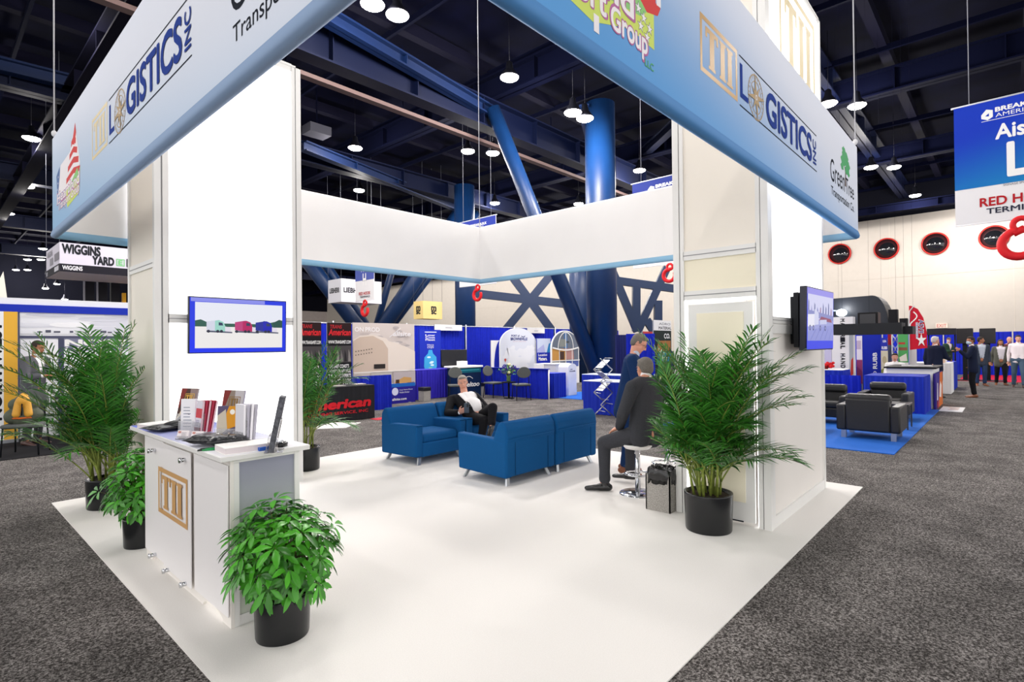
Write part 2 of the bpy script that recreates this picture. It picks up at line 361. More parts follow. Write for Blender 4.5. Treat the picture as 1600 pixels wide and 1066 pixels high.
LS = [((621, 25), 10, 'big bright lamp at the top, right of two by the banner edge'), ((582, 8), 10, 'bright lamp cut by the top edge beside the left banner'), ((796, 122), 10, 'bright lamp above the top of the raking strut'),
      ((895, 177), 9.3, 'left of a close pair of lamps over the thick column'), ((914, 186), 9.3, 'right of a close pair of lamps over the thick column'), ((731, 237), 10, 'lamp just left of the hanging cable above the booth back'),
      ((770, 240), 10, 'lamp beside the raking strut, right of the hanging cable'), ((555, 232), 10, 'lamp shining onto the lit blue beam near the tower'), ((561, 298), 10, 'small lamp just above the white banner back'),
      ((773, 318), 10, 'small lamp above the booth back corner'), ((999, 267), 10, 'lamp above the blue sign by the right tower'), ((904, 319), 10, 'small lamp just left of the thick column top'),
      ((1294, 163), 10, 'lamp just outside the upper right tower edge'), ((1339, 166), 10, 'lamp behind the right banner cable'), ((1361, 262), 10, 'left one of two lamps above the portholes'),
      ((1397, 262), 10, 'right one of two lamps above the portholes'), ((1430, 306), 10, 'lamp over the porthole wall, below the pair'), ((49, 217), 10, 'bright lamp left of the banner corner'),
      ((43, 292), 10, 'lamp against the blue beam left of the banner'), ((13, 334), 10, 'lamp at the far left picture edge')]
for (p, z, lab) in LS: lamp(G(p[0], p[1], z), lab)
p = AX(1547, 341, 40.8); lamp(p, 'small lamp on the ceiling edge left of the aisle sign')
for (px, py) in ((67, 389), (25, 422), (43, 422), (43, 406), (64, 406)): lamp(G(px, py, 10), 'far lamp in the bright cluster left of the hanging yellow-black sign')
for (px, py) in ((71, 451), (89, 444), (101, 468)): lamp(AY(px, py, 74), 'tiny far lamp low over the left booth')
# unseen lamps over and behind the viewer, plus bare bulbs added ahead as fill
for (x, y) in ((2.5, 4.4), (8.5, 4.4), (15, 4.4), (-4, 4.4), (2.5, 11), (-4, 11), (2.5, -3), (9, -3), (16, -3), (23, -3), (-4, -3), (2.5, 18), (9, 17), (23.5, 17), (9, 24), (30, 12), (36, 12), (33, -4), (-4, 20), (29, 26), (29, 36), (28, 48), (17, 36)):
    L = bpy.data.objects.new('bulb', bare_bulb_data); COL.objects.link(L); L.location = (x, y, 9.9)

wall_fill_data = bpy.data.lights.new('wall_fill_light', 'POINT'); wall_fill_data.energy = 1000; wall_fill_data.shadow_soft_size = .4; wall_fill_data.color = (1, .955, .92)  # bulbs without fixtures, added to brighten the cream end wall
for y in (14, 21, 28, 35, 42, 49, 56):
    L = bpy.data.objects.new('bulb', wall_fill_data); COL.objects.link(L); L.location = (36.5, y, 9.3)
# ================================================================== THE BOOTH
FRAME = mat('white_aluminium', '#e9e8e6', .35, spec=.5)
SEAM = C('#8f8f92', .5)
PANEL = mat('white_panel', '#efeae5', .55, noise=.01, nscale=2)
CREAM = mat('cream_panel', '#f2ebe0', .55)
YELLOW = mat('pale_yellow_panel', '#f7efd8', .55)
LIGHTBOX = mat('lightbox_skin', '#ffffff', .6, emit=1.05, emcol='#fdfdff')
STRIP = mat('led_strip', '#ffffff', .5, emit=2.2)
GOLD = mat('gold_print', '#c69c5d', .35, spec=.5)
GOLDL = mat('pale_gold_print', '#e9d7ab', .4)
NAVY = C('#17398f', .8); INK = C('#0d1523', .8)
def grad_mat(name, a, b, axis, lo, hi, zlo, zhi, kz, kx, off):
    m = bpy.data.materials.new(name); m.use_nodes = True; nt = m.node_tree; bs = nt.nodes['Principled BSDF']; bs.inputs['Roughness'].default_value = .7
    bs.inputs['Specular IOR Level'].default_value = .2
    tc = nt.nodes.new('ShaderNodeTexCoord'); sp = nt.nodes.new('ShaderNodeSeparateXYZ'); nt.links.new(tc.outputs['Object'], sp.inputs[0])
    def mr(o, l, h):
        n = nt.nodes.new('ShaderNodeMapRange'); n.inputs[1].default_value = l; n.inputs[2].default_value = h; n.inputs[3].default_value = 1; n.inputs[4].default_value = 0
        nt.links.new(sp.outputs[o], n.inputs[0]); return n.outputs[0]
    def ma(op, x, y):
        n = nt.nodes.new('ShaderNodeMath'); n.operation = op
        for i, v in ((0, x), (1, y)):
            if isinstance(v, (int, float)): n.inputs[i].default_value = v
            else: nt.links.new(v, n.inputs[i])
        n.use_clamp = op == 'ADD' and y == off
        return n.outputs[0]
    f = ma('ADD', ma('ADD', ma('MULTIPLY', mr('Z', zlo, zhi), kz), ma('MULTIPLY', mr(axis, lo, hi), kx)), off)
    r = nt.nodes.new('ShaderNodeValToRGB'); r.color_ramp.elements[0].color = lin(a); r.color_ramp.elements[1].color = lin(b); r.color_ramp.interpolation = 'EASE'
    nt.links.new(f, r.inputs[0]); nt.links.new(r.outputs[0], bs.inputs['Base Color']); return m

# ---------------- hanging square banner
bx0, bx1, by0, by1, bz0, bz1 = .99, 7.24, 1.28, 7.42, 2.79, 3.865
ban = thing('hanging_banner', 'huge square pale blue fabric banner hung around the top of the booth', 'banner', ((bx0 + bx1) / 2, (by0 + by1) / 2, bz0))
bo = Vector(ban.location)
INNER = mat('white_banner_cloth', '#f5f4f4', .8, spec=.1, noise=.015, nscale=1.5)
HEM = mat('banner_hem', '#4d86c0', .6, spec=.2); HEM2 = mat('banner_hem_pale', '#8fbede', .6, spec=.2); HEM3 = mat('banner_hem_grey', '#8aa3c6', .6, spec=.2)
GR = grad_mat('banner_print_right', '#dfe3f0', '#5c9cd8', 'X', bx0 - bo.x, bx1 - bo.x, 0, 1.075, .75, .75, -.33)
GL = grad_mat('banner_print_left', '#e0e4f0', '#8db4d8', 'Y', by1 - bo.y, by0 - bo.y, 0, 1.075, .8, .8, -.55)
def side(a, b, outn, outm, hem_o, hem_i, label):
    """one side of the banner from a to b (x, y), outward normal outn"""
    a = Vector((*a, 0)); b = Vector((*b, 0)); n = Vector((*outn, 0)); d = (b - a).normalized(); mb = MB(); N = 40; H = bz1 - bz0
    def P_(s, z, off):
        q = a + (b - a) * s; return Vector((q.x - bo.x, q.y - bo.y, z)) + n * off
    prof_o = [(H, .0), (H - .03, .016), (H * .7, .016), (H * .4, .016), (.09, .016)]
    hemp = [(.09, .016), (.065, .026), (.035, .034), (.012, .026), (0, 0.0)]
    hempi = [(0, 0.0), (.012, -.026), (.035, -.034), (.065, -.026), (.085, -.016)]
    prof_i = [(.085, -.016), (H * .4, -.012), (H * .7, -.012), (H - .03, -.022), (H, 0)]
    for pr, m_ in ((prof_o, outm), (hemp, hem_o), (hempi, hem_i), (prof_i, INNER)):
        mb.strip([[P_(k / N, z, off + (.006 * math.sin(k * 1.7) * mnoise.noise((k * .3, z * 2, a.x)) if .1 < z < H - .1 and off < 0 else 0)) for k in range(N + 1)] for z, off in pr], m_)
    bmesh.ops.remove_doubles(mb.bm, verts=mb.bm.verts, dist=.0005)
    bmesh.ops.recalc_face_normals(mb.bm, faces=mb.bm.faces)
    return mb.build('fabric_side', ban, label=label)
sr = side((bx0, by0), (bx1, by0), (0, -1), GR, HEM, HEM, 'blue graded side with logos facing the right aisle')
sl = side((bx0, by1), (bx0, by0), (-1, 0), GL, HEM3, HEM3, 'pale side with logos facing the left aisle')
sb = side((bx1, by1), (bx0, by1), (0, 1), INNER, HEM2, HEM2, 'plain white inner back side')
s4 = side((bx1, by0), (bx1, by1), (1, 0), INNER, HEM2, HEM2, 'plain white inner right side')
for (x, y) in ((bx0, by1), (bx1, by0), (bx1, by1), (bx0, by0)):
    q = (x - bo.x, y - bo.y); mb = MB()
    mb.cyl((q[0], q[1], 1.08), (q[0], q[1], 9.6), .007, C('#c9c9d0', .4), n=6); mb.ell((q[0], q[1], 1.11), (.025, .025, .035), C('#d8d8dd', .3))
    mb.build('suspension_cable', ban)

def compass(cv, u, v, ru, rv, m):
    cv.ring(u, v, ru, ru * .06, m, rv); cv.ring(u, v, ru * .72, ru * .04, m, rv * .72)
    for k in range(24):
        a = 2 * PI * k / 24; cv.line((u + ru * .8 * math.cos(a), v + rv * .8 * math.sin(a)), (u + ru * .95 * math.cos(a), v + rv * .95 * math.sin(a)), ru * .03, m)
    for k in range(8):
        a = PI / 2 + 2 * PI * k / 8 + .16; R_ = 1.1 if k % 2 == 0 else .68
        cv.poly([(u + ru * R_ * math.cos(a), v + rv * R_ * math.sin(a)), (u + ru * .2 * math.cos(a + .7), v + rv * .2 * math.sin(a + .7)), (u, v), (u + ru * .2 * math.cos(a - .7), v + rv * .2 * math.sin(a - .7))], m)
    cv.disc(u, v, ru * .12, C('#e8e6ea')); cv.disc(u, v, ru * .07, m)
def logistics(cv, L, u):    # u maps list of u positions
    tii(cv, u['t0'], 3.155, u['t1'], 3.485, L)
    cv.rect(u['l0'] - .01, 3.466, u['l1'], 3.474, INK); cv.rect(u['l0'] - .01, 3.145, u['l1'], 3.153, INK)
    cv.rect(u['l0'], 3.205, u['l0'] + .045, 3.425, NAVY); cv.rect(u['l0'], 3.205, u['l0'] + .15, 3.24, NAVY)
    compass(cv, u['c'], 3.295, .155, .155, mat('gold_thin_print', '#a88b5e', .5))
    cv.text('GISTICS', u['g0'], 3.195, u['g1'], 3.425, NAVY, bold=.03)
    cv.text('INC', u['g1'] + .05, 3.2, u['g1'] + .15, 3.41, NAVY, bold=.02, turn=90)
def greentree(cv, u0, u1, z0, tree=True):
    w = u1 - u0
    if tree:
        g = C('#3aa35c', .5); br = C('#5d4636', .5); c = u0 + w * .62; random.seed(3)
        cv.poly([(c - .03 * w, z0 + .2), (c + .03 * w, z0 + .2), (c + .015 * w, z0 + .36), (c + .08 * w, z0 + .44), (c, z0 + .38), (c - .07 * w, z0 + .43), (c - .015 * w, z0 + .35)], br)
        for (a, b, r) in ((0, .5, .13), (-.1, .45, .09), (.1, .44, .1), (.05, .38, .07), (-.06, .56, .07), (.14, .36, .05), (-.14, .38, .06)):
            cv.poly([(c + w * a + w * r * (1 + .18 * math.sin(5 * t + a * 9)) * math.cos(t), z0 + b + r * .62 * (1 + .15 * math.cos(7 * t)) * math.sin(t)) for t in [2 * PI * k / 22 for k in range(22)]], g)
    cv.text('Green', u0, z0 + .13, u0 + w * .58, z0 + .35, INK, bold=.0); cv.text('Tree', u0 + w * .62, z0 + .13, u1, z0 + .30, INK, bold=.0)
    cv.text('Transportation Co.', u0 + w * .02, z0 - .03, u1, z0 + .08, INK, bold=.004)
def flagswoosh(cv, u0, w, full):
    R_ = C('#d63a3a', .5); W_ = C('#f3eef2', .5); B_ = C('#4d6ea6', .5); Y_ = C('#cfe06a', .5); Gn = C('#8fce7c', .5); M_ = C('#b66aa0', .5)
    U = lambda t: u0 + w * t; Zb = 2.93
    Z = lambda t: Zb + .74 * t
    cv.poly([(U(.0), Z(.62)), (U(.04), Z(.35)), (U(.14), Z(.35)), (U(.16), Z(.7))], B_)
    for k in range(3): cv.disc(U(.05 + .02 * k), Z(.42 + .08 * k), .012, W_, n=8)
    cv.poly([(U(.08), Z(.33)), (U(.95), Z(.30)), (U(1.0), Z(.45)), (U(.82), Z(.98)), (U(.62), Z(.72)), (U(.2), Z(.7))], W_)
    for k in range(4):
        a = .34 + k * .13
        cv.poly([(U(.45 + .07 * k), Z(a + .02)), (U(.75), Z(a + .06)), (U(.99 - .05 * k), Z(a)), (U(1.0 - .05 * k), Z(a + .07)), (U(.76), Z(a + .13)), (U(.46 + .07 * k), Z(a + .09))], R_)
    cv.poly([(U(.70), Z(.78)), (U(.82), Z(1.0)), (U(.86), Z(.86)), (U(.79), Z(.74))], R_)
    cv.poly([(U(.5), Z(.05)), (U(.97), Z(.1)), (U(1.0), Z(.4)), (U(.9), Z(.3)), (U(.4), Z(.28))], Y_); cv.poly([(U(.55), Z(.2)), (U(.95), Z(.32)), (U(.9), Z(.42)), (U(.5), Z(.25))], Gn)
    for (t, z, b) in ((.04, .22, 'Heartland'), (.1, .09, 'Transport Group')):
        cv.text(b, U(t) - .008, Z(z) - .008, U(.97) + .008, Z(z) + .108, M_, bold=.05); cv.text(b, U(t), Z(z), U(.97), Z(z) + .1, W_, bold=.02)
# logos on the right-hand side (reads left to right along +x)
cv = Canvas((0 - bo.x, by0 - bo.y, -bo.z), (1, 0, 0), (0, 0, 1), lift=.0168, step=.00006)
newcv = lambda: Canvas((0 - bo.x, by0 - bo.y, -bo.z), (1, 0, 0), (0, 0, 1), lift=.0168, step=.00006)
logistics(cv, GOLD, dict(t0=2.97, t1=3.535, l0=3.58, l1=5.455, c=3.88, g0=4.09, g1=5.28)); cv.build('printed_logo', sr); cv = newcv(); greentree(cv, 5.965, 7.03, 3.06); cv.build('printed_logo', sr); cv = newcv()
# the haulier's logo whose upper half runs out of the frame
Y_ = C('#cfe06a', .5); W_ = C('#f3eef2', .5); M_ = C('#b66aa0', .5)
cv.poly([(1.66, 2.99), (1.9, 2.96), (2.2, 3.06), (2.43, 3.05), (2.43, 3.33), (2.2, 3.3), (1.9, 3.14), (1.66, 3.16)], Y_)
cv.poly([(2.0, 3.11), (2.3, 3.16), (2.43, 3.26), (2.43, 3.33), (2.2, 3.22)], C('#8fce7c', .5))
cv.poly([(2.285, 3.5), (2.285, 3.245), (2.36, 3.205), (2.47, 3.235), (2.5, 3.285), (2.45, 3.29), (2.44, 3.5)], C('#d63a3a', .5)); cv.poly([(2.36, 3.52), (2.44, 3.40), (2.46, 3.285), (2.505, 3.29), (2.5, 3.52)], W_)
for (u, v) in ((2.28, 3.19), (2.33, 3.165), (2.30, 3.115), (2.385, 3.135), (2.36, 3.085)):
    cv.poly([(u + (.034 if k % 2 == 0 else .014) * math.cos(PI / 2 + k * PI / 5), v + (.034 if k % 2 == 0 else .014) * math.sin(PI / 2 + k * PI / 5)) for k in range(10)], C('#2b3350', .5))
    cv.poly([(u + (.029 if k % 2 == 0 else .011) * math.cos(PI / 2 + k * PI / 5), v + (.029 if k % 2 == 0 else .011) * math.sin(PI / 2 + k * PI / 5)) for k in range(10)], W_)
cv.rect(1.905, 2.925, 1.945, 3.0, W_)
for (b, u0, v0, u1, v1) in (('port', 1.70, 2.985, 2.0, 3.11), ('Group', 2.04, 2.965, 2.36, 3.10), ('land', 1.83, 3.115, 2.23, 3.23)):
    cv.text(b, u0 - .008, v0 - .008, u1 + .008, v1 + .008, M_, bold=.055); cv.text(b, u0, v0, u1, v1, W_, bold=.03)
cv.text('LLC', 2.335, 2.94, 2.42, 2.975, C('#4fae63', .5), bold=.01)
cv.build('printed_logo', sr)
# logos on the left-hand side (reads along -y): canvas u = -y
cv = Canvas((bx0 - bo.x, 0 - bo.y, -bo.z), (0, -1, 0), (0, 0, 1), lift=.0168, step=.00006)
newcv = lambda: Canvas((bx0 - bo.x, 0 - bo.y, -bo.z), (0, -1, 0), (0, 0, 1), lift=.0168, step=.00006)
logistics(cv, GOLDL, dict(t0=-5.51, t1=-4.985, l0=-4.92, l1=-3.13, c=-4.61, g0=-4.42, g1=-3.285)); cv.build('printed_logo', sl); cv = newcv(); greentree(cv, -2.61, -1.45, 3.0, False); cv.build('printed_logo', sl); cv = newcv()
flagswoosh(cv, -7.17, 1.18, True)
cv.build('printed_logo', sl)

# ---------------- towers
def post(mb, x, y, z1, s=.055): mb.bx(x - s / 2, x + s / 2, y - s / 2, y + s / 2, 0, z1, FRAME); 
def tower_left():
    x0, x1, y0, y1, H = 1.62, 3.165, 6.34, 7.36, 5.02
    t = thing('lightbox_tower', 'tall lit white tower on the left, behind the counter', 'tower', ((x0 + x1) / 2, (y0 + y1) / 2, 0)); o = Vector(t.location)
    mb = MB(); L = lambda x0, x1, y0, y1, z0, z1, m: mb.bx(x0 - o.x, x1 - o.x, y0 - o.y, y1 - o.y, z0, z1, m)
    for x in (x0, x1 - .06):
        for y in (y0, y1 - .06): L(x, x + .06, y, y + .06, 0, H, FRAME)
    L(x0 + .075, x0 + .13, y0 + .004, y0 + .06, 0, H, FRAME); L(x1 - .115, x1 - .07, y0 + .004, y0 + .06, 0, H, FRAME)
    L(x0 + .062, x0 + .073, y0 + .012, y0 + .05, 0, H, SEAM); L(x1 - .069, x1 - .061, y0 + .012, y0 + .05, 0, H, SEAM)
    for z in (0.0, 1.885, H - .08): L(x0 + .12, x1 - .11, y0 + .004, y0 + .05, z, z + (.09 if z > 1 else .05), FRAME)
    L(x0 + .12, x1 - .11, y0 + .001, y0 + .01, 1.927, 1.933, SEAM)
    for z in (0, 2.45, H - .06): L(x0 + .004, x0 + .05, y0 + .06, y1 - .06, z, z + .09, FRAME)
    L(x0 + .001, x0 + .01, y0 + .06, y1 - .06, 2.49, 2.497, SEAM)
    L(x0, x1, y0, y1, H - .02, H, FRAME)
    mb.build('frame', t)
    for (a, b) in ((.05, 1.885), (1.975, H - .08)):
        mb = MB(); L(x0 + .13, x1 - .115, y0 + .02, y0 + .045, a, b, LIGHTBOX); mb.build('lightbox_panel', t)
    for (a, b) in ((.09, 2.45), (2.54, H - .06)):
        mb = MB(); L(x0 + .02, x0 + .04, y0 + .06, y1 - .06, a, b, CREAM); mb.build('side_panel', t)
    mb = MB(); L(x1 - .04, x1 - .02, y0 + .06, y1 - .06, 0, H, PANEL); L(x0 + .06, x1 - .06, y1 - .04, y1 - .02, 0, H, LIGHTBOX); mb.build('back_panel', t)
    return t
tower_left()
def tower_right():
    x0, x1, y0, y1, H = 4.95, 6.83, 1.53, 2.40, 5.22
    t = thing('lightbox_tower', 'tall white tower with a door on the right, behind the big palm', 'tower', ((x0 + x1) / 2, (y0 + y1) / 2, 0)); o = Vector(t.location)
    mb = MB(); L = lambda x0, x1, y0, y1, z0, z1, m: mb.bx(x0 - o.x, x1 - o.x, y0 - o.y, y1 - o.y, z0, z1, m)
    for x in (x0, x1 - .06):
        for y in (y0, y1 - .06): L(x, x + .06, y, y + .06, 0, H, FRAME)
    L(x0 + .07, x0 + .125, y0 + .004, y0 + .06, 0, H, FRAME); L(x0 + .061, x0 + .069, y0 + .012, y0 + .05, 0, H, SEAM)
    L(x0 + .004, x0 + .06, y0 + .068, y0 + .105, 0, H, FRAME); L(x0 + .004, x0 + .06, y1 - .105, y1 - .068, 0, H, FRAME)
    L(x0 + .012, x0 + .05, y0 + .061, y0 + .067, 0, H, SEAM); L(x0 + .012, x0 + .05, y1 - .067, y1 - .061, 0, H, SEAM)
    for z in (1.79, H - .06): L(x0 + .12, x1 - .06, y0 + .004, y0 + .05, z, z + .06, FRAME)
    L(x0 + .12, x1 - .06, y0 + .001, y0 + .01, 1.818, 1.823, SEAM)
    L(x0 + .12, x1 - .06, y0 + .004, y0 + .05, 1.70, 1.785, FRAME)
    L(x0 + .125, x1 - .06, y0 + .004, y0 + .05, 0, .1, FRAME)
    for z in (2.03, 2.41, H - .08): L(x0 + .004, x0 + .06, y0 + .1, y1 - .1, z, z + .085, FRAME)
    for z in (2.07, 2.45): L(x0 + .001, x0 + .02, y0 + .1, y1 - .1, z, z + .007, SEAM)
    L(x0, x1, y0, y1, H - .02, H, FRAME); mb.build('frame', t)
    mb = MB(); L(x0 + .125, x1 - .06, y0 + .02, y0 + .045, .1, 1.70, PANEL); mb.build('front_panel', t)
    mb = MB(); L(x0 + .125, x1 - .06, y0 + .02, y0 + .045, 1.85, 4.02, LIGHTBOX); lb = mb.build('lightbox_panel', t)
    mb = MB(); L(x0 + .125, x1 - .06, y0 + .02, y0 + .045, 4.08, H - .06, LIGHTBOX); lb = mb.build('lightbox_panel', t)
    mb = MB(); L(x0 + .12, x1 - .06, y0 + .004, y0 + .05, 4.02, 4.08, FRAME); mb.build('rail', t)
    cv = Canvas((-o.x, y0 + .02 - o.y, 0), (1, 0, 0), (0, 0, 1)); tii(cv, 5.42, 4.14, 6.66, 5.08, GOLDL); cv.build('printed_logo', lb)
    mb = MB(); L(x0 + .02, x0 + .04, y0 + .1, y1 - .1, 2.495, H - .08, CREAM); mb.build('side_panel', t)
    mb = MB(); L(x0 + .02, x0 + .04, y0 + .1, y1 - .1, 2.115, 2.41, YELLOW); mb.build('side_panel', t, label='pale yellow side panel above the door')
    mb = MB(); L(x0 + .02, x0 + .04, y0 + .14, y1 - .14, .03, 1.985, FRAME); d = mb.build('door', t)
    mb = MB(); L(x0 + .014, x0 + .02, y0 + .22, y1 - .22, .2, 1.90, YELLOW); mb.build('door_inlay', d, label='pale yellow door inlay')
    mb = MB(); L(x0 + .012, x0 + .018, y0 + .24, y1 - .2, .025, .035, INK); mb.build('door_gap', d)
    mb = MB()
    L(x0 + .03, x0 + .05, y0 + .108, y0 + .118, .01, 2.02, STRIP); L(x0 + .03, x0 + .05, y1 - .118, y1 - .108, .01, 2.02, STRIP); L(x0 + .03, x0 + .05, y0 + .105, y1 - .105, 2.005, 2.02, STRIP)
    mb.build('light_strip', t)
    mb = MB(); L(x1 - .04, x1 - .02, y0 + .06, y1 - .06, 0, H, PANEL); L(x0 + .06, x1 - .06, y1 - .04, y1 - .02, 0, H, PANEL); mb.build('back_panel', t)
tower_right()

# ---------------- televisions
def screen_art(cv, w, h, seed, night=False):
    E = lambda c, e=.6: C(c, .3, emit=e)
    b = .05 * w
    cv.rect(0, 0, w, h, E('#1d35d8', .7)); cv.poly([(0, h * .25), (0, 0), (w * .7, 0)], E('#1630e6', .7)) if not night else None
    cv.rect(b * .2, h - .07 * h, w * .76, h, E('#8d92f0')) if not night else cv.rect(0, h - .1 * h, w, h, E('#8f8ae8'))
    u0, v0, u1, v1 = b, .08 * h, w - b * .8, h * .92
    if night: u0, v0, u1, v1 = .02 * w, .14 * h, w * .985, h * .9
    W = u1 - u0; H = v1 - v0; q = lambda a, c: (u0 + a * W, v0 + c * H)
    def P_(pts, c, e=.6): cv.poly([q(*p) for p in pts], E(c, e))
    P_([(0, 0), (1, 0), (1, 1), (0, 1)], '#eef0fb' if not night else '#cfd0f2')
    P_([(0, 0), (1, 0), (1, .47), (0, .47)], '#f4f1ef' if not night else '#9aa0da')
    random.seed(seed)
    if not night:
        P_([(0, .47)] + [(k / 16 * .95, .6 + .03 * math.sin(k * 2.1)) if k not in range(4, 13) else (k / 16 * .95, .545) for k in range(17)] + [(1, .62), (1, .47)], '#2f5f52')
        P_([(.9, .47), (1, .47), (1, .64), (.96, .66), (.88, .58)], '#27534a')
        for (x, c1, c2) in ((.12, '#d8dcec', '#9fd9cb'), (.43, '#c2417e', '#b91f63'), (.67, '#27309c', '#1d22b4')):
            P_([(x, .4), (x + .12, .37), (x + .12, .62), (x, .58)], c1)
            P_([(x + .09, .36), (x + .2, .36), (x + .2, .5), (x + .18, .58), (x + .13, .62), (x + .09, .6)], c2)
            P_([(x + .2, .36), (x + .265, .36), (x + .265, .45), (x + .2, .48)], '#e8e2ee'); P_([(x + .13, .5), (x + .18, .5), (x + .17, .56), (x + .13, .57)], '#33405f')
            P_([(x, .35), (x + .28, .33), (x + .28, .36), (x, .39)], '#5b5f73')
            for wx in (.02, .12, .16): cv.disc(*q(x + wx, .37), .016 * w, E('#2a2d40'), n=10)
    else:
        P_([(0, 0), (1, 0), (1, .36), (.6, .32), (.0, .2)], '#8d94d6')
        for k in range(9): P_([(k * .11, .5), (k * .11 + .05, .5), (k * .11 + .05, .6 + .25 * random.random()), (k * .11 + .02, .7 + .2 * random.random())], random.choice(['#4b55a8', '#6d6fb4', '#43508f', '#8a5b86']))
        P_([(.0, .52), (1, .46), (1, .58), (0, .66)], '#7f86c4'); P_([(.42, .45), (.95, .42), (.9, .5), (.5, .54)], '#8a3560')
        P_([(0, .3), (.24, .32), (.24, .58), (0, .56)], '#e6e6f4'); P_([(.24, .34), (.4, .36), (.4, .6), (.3, .7), (.24, .68)], '#cfd2ee'); P_([(.45, .36), (.72, .38), (.72, .48), (.45, .46)], '#c3c8ea')
        for x in (.08, .2, .46, .66): cv.disc(*q(x, .28), .03 * w, E('#333a78'), n=10); cv.disc(*q(x, .28), .015 * w, E('#9da3d8'), n=8)
        for k in range(5): cv.line(q(.1 + .18 * k, .02), q(.3 + .16 * k, .26), .01 * w, E('#7077bd'))
def television(label, O, U, W, w, h, art, depth=.045):
    U = Vector(U); W = Vector(W).normalized(); N = U.cross(W).normalized(); t = thing('television', label, 'television', Vector(O)); R3 = Matrix((U, W, N)).transposed()
    mb = MB(); mb.box(U * (w / 2) + W * (h / 2) - N * (depth / 2 + .001), (w + .022, h + .022, depth), C('#0b0f24', .3), rot=R3, bev=.006); mb.build('casing', t)
    cv = Canvas((0, 0, 0), U, W, lift=.002, step=.0001); screen_art(cv, w, h, *art); cv.build('screen', t)
    return t
tl = television('television showing three lorries, on the left lit tower', (1.89, 6.20, 1.575), (1, 0, 0), (0, -.03, 1), 1.0, .57, (1, False))
mb = MB(); mb.bx(.3, .7, .045, .16, .1, .45, C('#16171c', .4)); mb.build('wall_bracket', tl)
tr = television('television showing a lorry yard, on the right white tower', (5.43, 1.36, 1.555), (1, -.02, 0), (.0, -.02, 1), .90, .565, (2, True), .06)
mb = MB(); mb.bx(-.02, .14, .06, .10, .02, .52, C('#101116', .4)); mb.bx(.2, .7, .06, .185, .05, .5, C('#101116', .4)); mb.cyl((.02, .09, .30), (.1, .09, .30), .015, C('#b9bcc4', .3)); mb.bx(.86, .93, .05, .18, .16, .34, C('#101116', .4)); mb.build('wall_bracket', tr)
# ================================================================== THE COUNTER
GREYPRINT = grad_mat('counter_side_print', '#c9cfc2', '#8d8ea6', 'Y', 5, 6, .25, 1.0, -.75, 0, .85)
ACRYL = mat('acrylic', '#f6f6f8', .08, trans=.85, spec=.5)
CHROME = mat('chrome', '#d6d8dc', .12, metal=1)
def counter():
    t = thing('info_counter', 'white information counter with gold framed lettering on its front', 'counter', (1.43, 4.2, 0)); o = Vector(t.location)
    x0, x1, y0, y1 = 1.225, 1.64, 3.335, 5.03
    def L(mb, a, b, c, d, e, f, m, bev=0): mb.bx(a - o.x, b - o.x, c - o.y, d - o.y, e, f, m, bev=bev)
    def arch(yc, wd, h): return [(yc + wd / 2 * math.cos(a), h * math.sin(a)) for a in [PI * k / 10 for k in range(11)]]
    y0_ = y0 - .0015; pts = [(y0_, 0)] + [(p[0], p[1] + .0) for p in reversed(arch(3.62, .34, .05))] + [p for p in reversed(arch(4.72, .32, .05))] + [(y1, 0), (y1, .965), (y0_, .965)]
    mb = MB(); mb.prism([(x0 - o.x, a - o.y, b) for a, b in pts], (.02, 0, 0), PANEL); fp = mb.build('front_panel', t)
    for (a, b, dx) in ((y0 + .01, y0 + .57, 0), (y0 + .60, y1 - .52, .012), (y1 - .49, y1 - .01, 0)):
        mb = MB(); L(mb, x0 - .012 - dx, x0 - .006 - dx, a, b, .06 if dx else .065, .94, mat('frosted_acrylic', '#f2eff0', .35, spec=.5)); mb.build('acrylic_sheet', t)
    for (y, z) in ((4.03, .885), (4.03, .07), (4.74, .86), (4.74, .08), (4.4, .06)):
        mb = MB(); mb.cyl((x0 - .055 - o.x, y - o.y, z), (x0 - o.x, y - o.y, z), .014, CHROME, n=16); mb.cyl((x0 - .062 - o.x, y - o.y, z), (x0 - .05 - o.x, y - o.y, z), .018, CHROME, n=16); mb.build('standoff_bolt', t)
    mb = MB(); L(mb, x0 + .02, x1 - .02, y0 + .012, y0 + .03, .06, .965, GREYPRINT); mb.build('side_panel', t, label='grey graded end panel')
    mb = MB()
    L(mb, x0 + .0205, x0 + .05, y0 - .001, y0 + .04, 0, .949, FRAME); L(mb, x1 - .03, x1, y0, y0 + .04, 0, .965, FRAME); L(mb, x0 + .04, x1 - .03, y0 + .004, y0 + .03, 0, .06, FRAME)
    L(mb, x1 - .03, x1, y1 - .04, y1, 0, .965, FRAME); L(mb, x0 + .021, x1 - .031, y1 - .02, y1 - .001, 0, .949, FRAME); L(mb, x0 + .021, x1 - .001, y0 + .002, y1 - .002, .95, .967, FRAME); mb.build('frame', t)
    mb = MB(); L(mb, 1.165, 1.70, 3.31, 5.25, .968, .998, FRAME, .004); tp = mb.build('worktop', t)
    mb = MB(); L(mb, 1.172, 1.693, 3.317, 5.243, .9975, 1.0, grad_mat('worktop_print', '#f1f1f4', '#6f7fd6', 'Y', 3.317 - o.y, 5.243 - o.y, 0, 1, 0, -.9, .95)); mb.build('worktop_print', tp)
    cv = Canvas((x0 - .0245 - o.x, 0 - o.y, 0), (0, -1, 0), (0, 0, 1), lift=.002)
    tii(cv, -4.62, .43, -3.985, .76, mat('gold_plaque', '#cfa066', .35, spec=.4)); cv.build('gold_lettering', t)
counter()
TOP = 1.0
